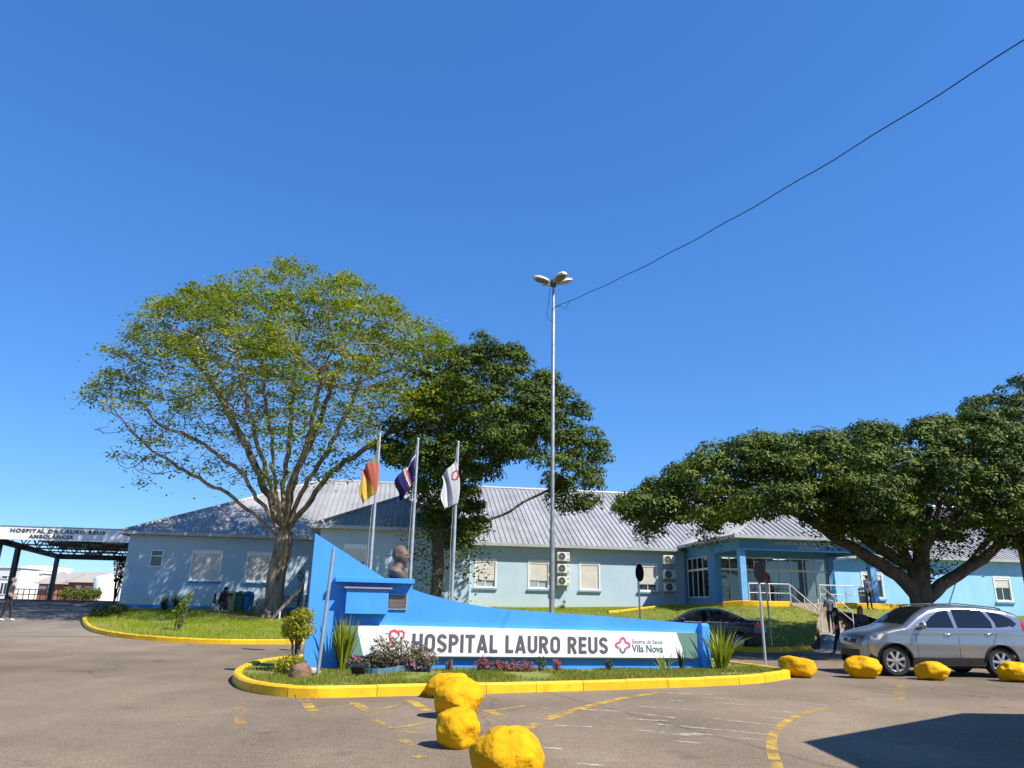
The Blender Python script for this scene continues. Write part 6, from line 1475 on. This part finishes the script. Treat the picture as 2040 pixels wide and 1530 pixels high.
# ================================================================== bins, bench, plank, tank
def bin_(px, col, label, k):
    p = W(px, 1200, 39.4); z = lawnl_z(p.x, p.y) - .01; t = thing('recycling_bin', label, 'bin', (p.x, p.y, z), group='recycling bins by the left wing')
    m = mat('bin_' + label.split()[0], col, rough=.5, var=.06)
    b = MB(); b.lathe([(.20, .12), (.22, .2), (.25, .72)], (p.x, p.y, z), 4 if 0 else 16); b.build('bucket', m, t, smooth=True, sharp=40)
    b = MB(); b.lathe([(.265, .72), (.27, .80), (.26, .98), (.15, 1.06), (.02, 1.08)], (p.x, p.y, z), 16); l = b.build('lid', m, t, smooth=True, sharp=40)
    MB().box((p.x, p.y - .262, z + .88), (.26, .02, .11)).build('slot', M_BLK, l)
    b = MB()
    for s in (-1, 1): b.bar((p.x + s*.24, p.y + .12, z), (p.x + s*.24, p.y + .12, z + .9), .03)
    b.build('stand', M_DKSTEEL, t)
for i, (px, c, l) in enumerate(((447, (.35, .03, .05), 'red lidded recycling bin behind the wheelchair'), (461, (.52, .46, .22), 'beige lidded recycling bin next to the red one'), (478, (.02, .13, .07), 'green lidded recycling bin between the beige and blue ones'), (494, (.02, .12, .32), 'blue lidded recycling bin nearest the pale trunk'))): bin_(px, c, l, i)
p = W(580, 1205, 39.2); z = lawnl_z(p.x, p.y); t = thing('bench', 'grey bench against the shaded wall behind the pale trunk', 'bench', (p.x, p.y, z))
for k in range(3): MB().box((p.x, p.y - .15 + k*.15, z + .45), (1.5, .13, .04)).build('seat_slat', M_CONC, t)
for k in range(2): MB().box((p.x, p.y + .25, z + .65 + k*.17), (1.5, .035, .13)).build('back_slat', M_CONC, t)
for s in (-1, 1): MB().box((p.x + s*.6, p.y, z + .215), (.07, .42, .43)).build('leg', M_DKSTEEL, t)
a, c = W(537, 1234, 35.6), W(611, 1160, 36.2); a.z = lawnl_z(a.x, a.y) - .05
plank = MB().bar(a, c, .13, .13).build('timber_prop', mat('grey_timber', (.22, .18, .14), rough=.9, var=.2, scale=6, stretch=(1, 1, .3))); tag(plank, 'leaning weathered grey timber prop beside the pale trunk', 'timber')
pp = thing('support_stake', 'thin white stake at the foot of the timber prop', 'stake', (a.x + .45, a.y, a.z)); MB().box((a.x + .45, a.y, a.z + .18), (.05, .05, .5)).build('stake', M_WHITE, pp)
p = W(609, 1165, 36.0); t = thing('noticeboard', 'narrow white notice panel on a post beside the edge of the blue sign', 'sign', (p.x, p.y, lawnl_z(p.x, p.y)))
MB().box((p.x, p.y, (p.z + .55 + lawnl_z(p.x, p.y))/2), (.06, .06, p.z + .55 - lawnl_z(p.x, p.y))).build('post', M_GREY, t); MB().box((p.x + .02, p.y - .05, p.z + .1), (.12, .03, 1.1)).build('panel', M_WHITE, t)
p = W(1738, 1190, 38.5)
t = thing('litter_bin', 'grey steel litter bin with domed lid on the porch edge', 'bin', (p.x, p.y, FZ)); b = MB(); p = Vector((B(17.75, -6.9).x, B(17.75, -6.9).y, FZ)); t.location = p
b.lathe([(.17, .005), (.19, .03), (.20, .62), (.21, .64)], p, 18); b.build('body', M_GREY, t, smooth=True, sharp=40); b = MB(); b.lathe([(.215, .70), (.22, .76), (.12, .84), (.02, .86)], p, 18); b.build('lid', M_GREY, t, smooth=True, sharp=40); b = MB()
for s in (-1, 1): b.bar(p + Vector((s*.17, 0, .62)), p + Vector((s*.17, 0, .72)), .03)
b.build('lid_bracket', M_DKSTEEL, t)
# ================================================================== plants
def blades(P, n, h, w, spread, rs, droop=.5):
    vs = []; fs = []
    for i in range(n):
        a = rs.uniform(0, 2*PI); L = h*rs.uniform(.6, 1.1); s = spread*rs.uniform(.1, 1); d = Vector((math.cos(a), math.sin(a), 0)); sd = Vector((-d.y, d.x, 0)); b0 = Vector(P) + d*rs.uniform(0, .12)*spread*1.5; o = len(vs); K = 5; ww = w*rs.uniform(.7, 1.2); dr = droop*rs.uniform(.2, 1)*s
        tw = rs.uniform(-.6, .6); sd = (sd*math.cos(tw) + Vector((0, 0, 1)).cross(sd)*math.sin(tw)).normalized()
        for k in range(K+1):
            f = k/K; p = b0 + d*(s*L*f + dr*L*f**3*.6) + Vector((0, 0, L*f*(1 - .35*s*f) - dr*L*f**3*.8)); q = ww*(1 - f**2.2)*(.55 + .45*min(1, f*4))
            vs += [p - sd*q*.5, p + sd*q*.5 + Vector((0, 0, .004))]
        fs += [(o+2*k, o+2*k+1, o+2*k+3, o+2*k+2) for k in range(K)]
    return vs, fs
M_BLADE = leafmat('strappy_leaves', [(.13, .18, .012), (.22, .27, .016), (.33, .34, .025), (.40, .36, .06)], trans=.42, rough=.45); M_BLADED = leafmat('dark_strappy_leaves', [(.02, .035, .012), (.035, .06, .015), (.05, .08, .02)], trans=.2)
def clump(name, label, P, n, h, w, spread, m, seed, cat='plant', group=None, droop=.5):
    rs = np.random.RandomState(seed); P = Vector(P); t = thing(name, label, cat, P, group=group); vs, fs = blades(P - Vector((0, 0, .03)), n, h, w, spread, rs, droop); b = MB(); b.v = [tuple(v) for v in vs]; b.f = fs; b.m = [0]*len(fs); b.build('leaves', m, t, flip=False); b = MB(); q = min(1, h/1.1); b.lathe([(.08*q, -.05), (.06*q, .07*q), (.03*q, .14*q)], P, 8); b.build('crown_base', M_EARTH, t, smooth=True); return t
def isl_pt(px, py): p = G(px, py, .13); p.z = island_z(p.x, p.y); return p
def leafy(name, label, P, shape, nleaf, size, m, seed, stems=6, cat='shrub', flowers=None, trunk=None, group=None, stemc=None, shell=.5):
    """shrub: stems from the foot and leaves through a list of ellipsoids (offset, radii)"""
    rs = np.random.RandomState(seed); P = Vector(P); t = thing(name, label, cat, P, group=group); b = MB()
    for o, R in shape:
        for k in range(max(2, stems//len(shape))):
            d = rs.normal(0, .45, 3); e = P + Vector(o) + Vector((d[0]*R[0], d[1]*R[1], d[2]*R[2])); mid = P.lerp(e, .5) + Vector((rs.normal(0, .04), rs.normal(0, .04), .05)); b.tube([P + Vector((rs.normal(0, .02), rs.normal(0, .02), -.05)), mid, e], [.016 if not trunk else trunk, .012 if not trunk else trunk*.7, .005], 5, cap=False)
    b.build('stems', stemc or M_BARK2, t, smooth=True, flip=False); Q = []; N = []
    tot = sum(R[0]*R[1]*R[2] for o, R in shape)
    for o, R in shape:
        m_ = int(nleaf*R[0]*R[1]*R[2]/tot); d = rs.normal(0, 1, (m_, 3)); d /= np.linalg.norm(d, axis=1)[:, None]; rr = rs.rand(m_)**shell; Q.append(np.array(P) + np.array(o) + d*np.array(R)*rr[:, None]); N.append(d*.6 + [0, 0, .5])
    Q = np.concatenate(Q); N = np.concatenate(N); v, f = leaves(Q, N, size, .5, rs, .55); npmesh('foliage', v, f, m, t)
    if flowers:
        fm, cnt, fs_, cs = flowers
        for k, (o, r) in enumerate(cs):
            b = MB()
            for _ in range(cnt):
                d = Vector(rs.normal(0, 1, 3))*r*.5; c = P + Vector(o) + d
                for a in range(5):
                    an = a*2*PI/5 + rs.uniform(0, 1); pd = Vector((math.cos(an), -.35, math.sin(an))).normalized(); sd = pd.cross(Vector((0, -1, .3))).normalized(); b.quad(c, c + pd*fs_*.6 + sd*fs_*.35, c + pd*fs_*1.1, c + pd*fs_*.6 - sd*fs_*.35)
            tag(b.build('flower_cluster', fm, t, flip=False), kind='stuff')
    return t
M_YGRN = leafmat('golden_shrub_leaves', [(.15, .17, .008), (.26, .26, .012), (.37, .34, .018), (.44, .38, .025)], trans=.4); M_BUSH = leafmat('bush_leaves', [(.03, .05, .01), (.06, .085, .018), (.10, .12, .03), (.15, .15, .05)], trans=.3); M_BRON = leafmat('bronze_leaves', [(.12, .09, .045), (.19, .14, .09), (.17, .18, .07), (.30, .22, .16)], trans=.35)
M_PINKF = leafmat('pink_petals', [(.45, .08, .26), (.58, .16, .36), (.62, .28, .42)], trans=.4); M_REDF = leafmat('red_leaves', [(.24, .05, .05), (.34, .10, .08), (.30, .16, .07)], trans=.3)
clump('strappy_plant', 'tall upright yellow green strappy plant at the post end of the sign', isl_pt(680, 1336), 75, 1.25, .055, .34, M_BLADE, 3)
clump('strappy_plant', 'spreading yellow green strappy plant at the pillar end of the sign', isl_pt(1437, 1334), 80, 1.15, .055, .5, M_BLADE, 4)
q = isl_pt(588, 1337); leafy('topiary_shrub', 'small rounded golden green shrub on a thin stem beside the sign edge', q, [((-.02, 0, .78), (.36, .34, .22)), ((.05, 0, 1.05), (.27, .27, .18)), ((-.14, 0, .92), (.24, .24, .16))], 1700, .075, M_YGRN, 5, 9, trunk=.03)
q = isl_pt(580, 1344); leafy('golden_bush', 'low golden bush at the foot of the topiary shrub', q, [((0, 0, .2), (.32, .28, .15)), ((-.2, 0, .12), (.2, .2, .12))], 700, .07, M_YGRN, 6)
def garden_rock(px, py, r, label, m, seed):
    p = isl_pt(px, py); b = MB(); n, mm = 20, 12; vs = []
    for i in range(mm+1):
        th = -PI/2 + PI*i/mm
        for j in range(n): d = Vector((math.cos(th)*math.cos(2*PI*j/n), math.cos(th)*math.sin(2*PI*j/n), math.sin(th))); k = 1 + .25*noise.noise(d*1.6 + Vector((seed, 0, 0))); vs.append(p + Vector((d.x*r[0]*k, d.y*r[1]*k, d.z*r[2]*k + r[2]*.5)))
    b.add(vs, [(i*n+j, i*n+(j+1) % n, (i+1)*n+(j+1) % n, (i+1)*n+j) for i in range(mm) for j in range(n)]); tag(b.build('garden_stone', m, None, smooth=True), label, 'stone')
garden_rock(597, 1350, (.22, .2, .17), 'reddish brown stone under the golden bush', mat('reddish_stone', (.22, .13, .08), rough=.95, var=.25, scale=9, bump=.5), 3)
garden_rock(618, 1342, (.2, .14, .08), 'flat pale stone against the sign edge', mat('pale_stone', (.45, .40, .35), rough=.9, var=.1), 6)
q = isl_pt(793, 1337); 
leafy('flower_bush', 'loose bronze green flower bush with pink blooms before the name panel', q, [((.42, 0, .24), (.42, .26, .24)), ((.0, .05, .26), (.45, .25, .26)), ((-.35, .05, .26), (.3, .22, .26)), ((-.42, .05, .58), (.12, .1, .16)), ((-.05, .05, .54), (.34, .12, .12)), ((.4, .05, .42), (.26, .12, .12))], 2100, .07, M_BRON, 8, 30, flowers=(M_PINKF, 9, .026, [((.08, -.25, .14), .13), ((.33, -.22, .15), .12), ((.6, -.1, .34), .12)]), shell=.42)
clump('golden_grass', 'short golden grass tuft among the pink flowers', isl_pt(757, 1336), 34, .5, .05, .3, M_BLADE, 12)
q = isl_pt(714, 1336); leafy('flower_plant', 'low pink flowering plant beside the tall strappy plant', q, [((0, 0, .14), (.28, .2, .15))], 320, .07, M_BUSH, 13, 6, flowers=(M_PINKF, 10, .03, [((-.05, -.12, .22), .13), ((.1, -.12, .16), .12)]))
q = isl_pt(1005, 1337); leafy('red_border_plant', 'long low reddish border plant under the name panel', q, [((x_, 0, .1), (.22, .14, .13)) for x_ in (-.45, -.15, .15, .45)], 900, .06, M_REDF, 14, 16)
for px, s_, l in ((895, .20, 'tiny reddish plant before the blue wall near the flower bush'), (962, .3, 'small reddish plant at the start of the red border'), (1078, .32, 'small grey green plant before the blue wall under the letter O'), (1110, .26, 'small reddish plant beside the grey green one'), (1213, .26, 'tiny green sprig before the blue wall under the cross emblem')):
    q = isl_pt(px, 1337); leafy('border_plant', l, q, [((0, 0, s_*.55), (s_*.4, s_*.35, s_*.5))], 120, .06, M_REDF if 'reddish' in l else M_BUSH, px, 5)
clump('strappy_plant', 'small yellow strappy plant under the green panel end', isl_pt(1322, 1336), 16, .5, .05, .6, M_BLADE, 22)
clump('iris_plant', 'dark upright iris leaves against the green panel end', isl_pt(1357, 1335), 12, .62, .04, .25, M_BLADED, 23)
for k, (px, py, l) in enumerate(((593, 1390, 'tiny dry weed at the kerb foot near the leaning post'), (626, 1391, 'small dry weed at the kerb foot before the strappy plant'), (688, 1389, 'single thin weed at the kerb foot before the flower bush'))):
    q = G(px, py - 1); clump('kerb_weed', l, q, 9, .13, .012, .8, M_BLADED if k < 2 else M_BLADE, 300 + k)
# planting edge strip of blue plastic
e0, e1 = isl_pt(705, 1343), isl_pt(858, 1346); b = MB(); pts = [isl_pt(705 + i*9, 1341 + 4*math.sin(i*.35)) for i in range(18)]
for a, c in zip(pts[:-1], pts[1:]): b.bar(a + Vector((0, 0, .05)), c + Vector((0, 0, .05)), .03, .14)
tag(b.build('garden_edging', mat('blue_grey_edging', (.08, .18, .24), rough=.6, var=.2, scale=5)), 'wavy blue grey edging strip before the flower bush', 'edging')
p = isl_pt(713, 1348); t = thing('ground_floodlight', 'small black floodlight lying in the grass before the sign', 'floodlight', p); M3 = Matrix.Rotation(-.25, 3, 'Z') @ Matrix.Rotation(.5, 3, 'X')
MB().box(p + Vector((0, 0, .13)), (.26, .09, .15), M=M3).build('housing', M_BLK, t, bevel=.012); MB().box(p + Vector((0, 0, .13)) + M3 @ Vector((0, .05, 0)), (.22, .012, .12), M=M3).build('lens', M_GLASS, t); MB().bar(p + Vector((0, .02, -.02)), p + Vector((0, .02, .1)), .04).build('stake', M_DKSTEEL, t)
# left lawn planting
def lawn_pt(px, py): p = T(px, py, .12); p.z = lawnl_z(p.x, p.y); return p
q = lawn_pt(357, 1257); leafy('sapling', 'young bright green sapling tied on the left lawn', q, [((.05, 0, 1.0), (.22, .2, .3)), ((-.12, 0, .75), (.25, .2, .2)), ((.2, 0, 1.3), (.16, .14, .2)), ((0, 0, .4), (.16, .14, .3))], 420, .11, leafmat('sapling_leaves', [(.09, .14, .012), (.17, .22, .02), (.25, .26, .03)], trans=.45), 31, 8, 'sapling', trunk=.025)
MB().bar(q + Vector((-.22, .1, -.1)), q + Vector((-.22, .1, .95)), .03).build('stake', M_BARK2, [o for o in C.objects if o.name == 'sapling'][0])
for px, y, n, h, l in ((327, 1212, 60, .95, 'dark strappy clump against the wall behind the sapling'), (352, 1211, 60, 1.0, 'dark strappy clump against the wall between the sapling and the wheelchair'), (520, 1212, 50, .95, 'dark strappy clump against the wall beside the pale trunk')):
    q = W(px, y, 39.6); q.z = lawnl_z(q.x, q.y); clump('dark_clump', l, q, n, h, .045, .55, M_BLADED, px)
for px, y, Y, l in ((195, 1225, 35.0, 'round clipped dark bush at the tip of the left lawn'), (216, 1222, 36.4, 'low spreading green bush next to the clipped one'), (236, 1217, 37.8, 'leafy green bush at the corner of the left wing')):
    q = W(px, y, Y); q.z = lawnl_z(q.x, q.y); leafy('low_bush', l, q, [((0, 0, .24), (.42, .36, .26)), ((.3, 0, .2), (.32, .3, .22))], 900, .09, M_BUSH, px, 8)
q = W(597, 1190, 38.4); q.z = lawnl_z(q.x, q.y); leafy('slim_shrub', 'thin dark sapling before the shaded wall by the notice panel', q, [((0, 0, 1.9), (.25, .2, .35)), ((.05, 0, 1.2), (.2, .2, .3))], 160, .11, M_LEAF2, 77, 6, 'sapling', trunk=.02)
q = W(1120, 1212, 43.2); q.z = bank_z(q.x, q.y); leafy('wall_weed', 'thin weed growing at the foot of the middle wall under the air conditioners', q, [((.1, 0, .35), (.12, .08, .3)), ((-.05, 0, .15), (.25, .1, .12))], 90, .1, M_BUSH, 91, 6, 'plant')
# reddish plants behind the silver car
q = W(1790, 1240, 29.5); q.z = terrain(q.x, q.y); 
for k, (px, l) in enumerate(((1755, 'dark red leafed bush behind the hood of the silver car'), (1785, 'dark red leafed bush below the fig tree trunk'))):
    q = W(px, 1240, 32.2); q.z = terrain(q.x, q.y); leafy('red_bush', l, q, [((0, 0, .55), (.5, .4, .5))], 700, .12, leafmat('dark_red_leaves', [(.05, .012, .012), (.10, .02, .02), (.05, .04, .02)], trans=.2), 60 + k, 8)
# ================================================================== beyond the ambulance bay
def far_pt(px, py, Y): p = W(px, py, Y); return p
def house(label, px0, px1, ytop, Y, depth, m, roofm, parts, name='house', flat_=True):
    a, c = W(px0, 1192, Y), W(px1, 1192, Y); zt = W((px0+px1)/2, ytop, Y).z; z0 = terrain(a.x, Y) - .2; t = thing(name, label, 'house', ((a.x+c.x)/2, Y + depth/2, z0)); MB().box2((a.x, Y, z0), (c.x, Y + depth, zt)).build('wall', m, t)
    if flat_: MB().box2((a.x - .15, Y - .15, zt), (c.x + .15, Y + depth, zt + .25)).build('roof', roofm, t)
    else: MB().prism([(a.x - .5, Y - .6, zt), (a.x - .5, Y + depth/2, zt + depth*.16), (a.x - .5, Y + depth, zt)], (c.x - a.x + 1.0, 0, 0)).build('roof', roofm, t)
    for q in parts:
        x0, y0, x1, y1, mm, nm = q; u, v = W(x0, y0, Y), W(x1, y1, Y); w = MB().box2((u.x, Y - .03, v.z), (v.x, Y + .05, u.z)).build(nm, mm, t)
        if nm == 'window': 
            b = MB(); fx = (u.x, v.x, v.z, u.z); ring(b, lambda s, z, d: Vector((s, Y - .03 + d, z)), *fx, .09, -.04, .02); b.bar(((u.x+v.x)/2, Y-.05, v.z), ((u.x+v.x)/2, Y-.05, u.z), .07); b.build('frame', M_WHITE, w)
    return t
M_HW = mat('white_house_render', (.74, .73, .70), rough=.8, var=.04); M_BRK = mat('orange_brick_wall', (.36, .13, .08), rough=.9, var=.15, scale=2); M_TILE = mat('grey_fibre_roof', (.36, .33, .30), rough=.9, var=.12)
house('white two storey modern house with stepped flat roofs beyond the bay', -40, 30, 1131, 96, 10, M_HW, M_HW, [(4, 1146, 28, 1154, M_GLASS, 'window'), (2, 1160, 12, 1185, M_GLASS, 'window')])
house('white house with a tall cubic tower beyond the bay', 31, 76, 1142, 100, 10, M_HW, M_HW, [(45, 1148, 65, 1156, M_GLASS, 'window'), (44, 1160, 62, 1166, M_GLASS, 'window'), (42, 1170, 62, 1186, M_DKSTEEL, 'garage_door')])
b = house('white cubic block on top of the neighbouring white house', 44, 62, 1130, 101, 8, M_HW, M_HW, [(47, 1134, 52, 1139, M_GLASS, 'window')])
house('brick house with pale gate and low roof between the white houses and the hedge', 72, 108, 1163, 92, 9, M_BRK, M_TILE, [(78, 1167, 91, 1176, M_WHITE, 'door'), (97, 1165, 104, 1180, M_DARK, 'window')], flat_=False)
house('long low brick house with grey roof behind the green hedge', 112, 190, 1160, 94, 9, M_BRK, M_TILE, [(131, 1168, 139, 1174, M_GLASS, 'window'), (152, 1166, 160, 1180, M_WHITE, 'door'), (170, 1168, 182, 1175, M_GLASS, 'window')], flat_=False)
house('tall white building seen past the corner of the left wing', 222, 260, 1122, 110, 10, M_HW, M_HW, [(226, 1130, 236, 1140, M_GLASS, 'window')])
def tank():
    p = W(210, 1192, 76); z = terrain(p.x, p.y); r = (W(235, 1192, 76).x - W(183, 1192, 76).x)/2; zt = W(210, 1151, 76).z; t = thing('water_tank', 'large white upright tank standing beside the left wing', 'tank', (p.x, p.y, z)); b = MB()
    b.lathe([(r*.98, -.05), (r, .1), (r, zt-z-.05), (r*.97, zt-z), (r*.5, zt-z+.22), (.1, zt-z+.28)], (p.x, p.y, z), 32); b.build('shell', M_WHITE, t, smooth=True, sharp=40); b = MB(); b.lathe([(.25, 0), (.25, .14)], (p.x, p.y, zt + .25), 14); b.build('hatch', M_WHITE, t); MB().tube([(p.x + r + .1, p.y - .3, z), (p.x + r + .1, p.y - .3, zt)], .05, 6).build('pipe', M_GREY, t)
tank()
for k, (px, Y) in enumerate(((128, 72), (147, 71), (166, 70), (183, 72))):
    q = W(px, 1190, Y); q.z = terrain(q.x, q.y) - .1; leafy('hedge_bush', ['yellow green bush beyond the bay beside its inner column', 'yellow green bush before the white door of the low brick house', 'yellow green bush before the window of the low brick house', 'yellow green bush beyond the bay beside the white tank'][k], q, [((0, 0, .6), (.8, .6, .65)), ((.4, 0, .8), (.5, .5, .5))], 700, .2, leafmat('hedge_leaves', [(.06, .09, .012), (.13, .16, .02), (.2, .2, .03)], trans=.35), 200 + k, 6, group='bushes beyond the ambulance bay')
def palm():
    p = W(178, 1190, 104); z = terrain(p.x, p.y); t = thing('palm_tree', 'small palm rising over the far low roofs', 'tree', (p.x, p.y, z)); zt = W(178, 1152, 104).z; MB().tube([(p.x, p.y, z - .2), (p.x, p.y, zt)], [.22, .16], 8).build('trunk', M_BARK2, t, smooth=True); rs = np.random.RandomState(2); b = MB()
    for k in range(22):
        a = rs.uniform(0, 2*PI); L = rs.uniform(1.6, 2.3); e = rs.uniform(.1, .9); pts = [Vector((p.x + math.cos(a)*L*f, p.y + math.sin(a)*L*f, zt + L*f*e - L*f*f*(.5 + e*.5))) for f in np.linspace(0, 1, 6)]
        sd = Vector((-math.sin(a), math.cos(a), 0))
        for i in range(5): w0, w1 = .28*math.sin(PI*(i+.4)/6), .28*math.sin(PI*(i+1.4)/6); b.quad(pts[i] - sd*w0, pts[i] + sd*w0, pts[i+1] + sd*w1, pts[i+1] - sd*w1)
    b.build('fronds', M_LEAF2, t, flip=False)
palm()
q = W(236, 1145, 52); q.z = terrain(q.x, q.y); leafy('tall_shrub', 'tall light green shrub at the far side of the left wing', q, [((0, 0, 2.6), (.5, .45, .6)), ((.2, 0, 1.6), (.5, .4, .7))], 800, .16, M_BUSH, 88, 8, trunk=.05)
t = thing('railing', 'dark metal railing at the back of the ambulance bay', 'fence', W(75, 1190, 63)); 
for zz in (1.75, 2.15): MB().tube([W(20, 1190, 63) * 1 + Vector((0, 0, zz - W(20, 1190, 63).z)), W(118, 1190, 63) + Vector((0, 0, zz - W(118, 1190, 63).z))], .04, 6).build('rail', M_DKSTEEL, t)
for k in range(9):
    p = W(22 + k*11.5, 1190, 63); MB().bar((p.x, p.y, 1.3), (p.x, p.y, 2.2), .05).build('post', M_DKSTEEL, t)
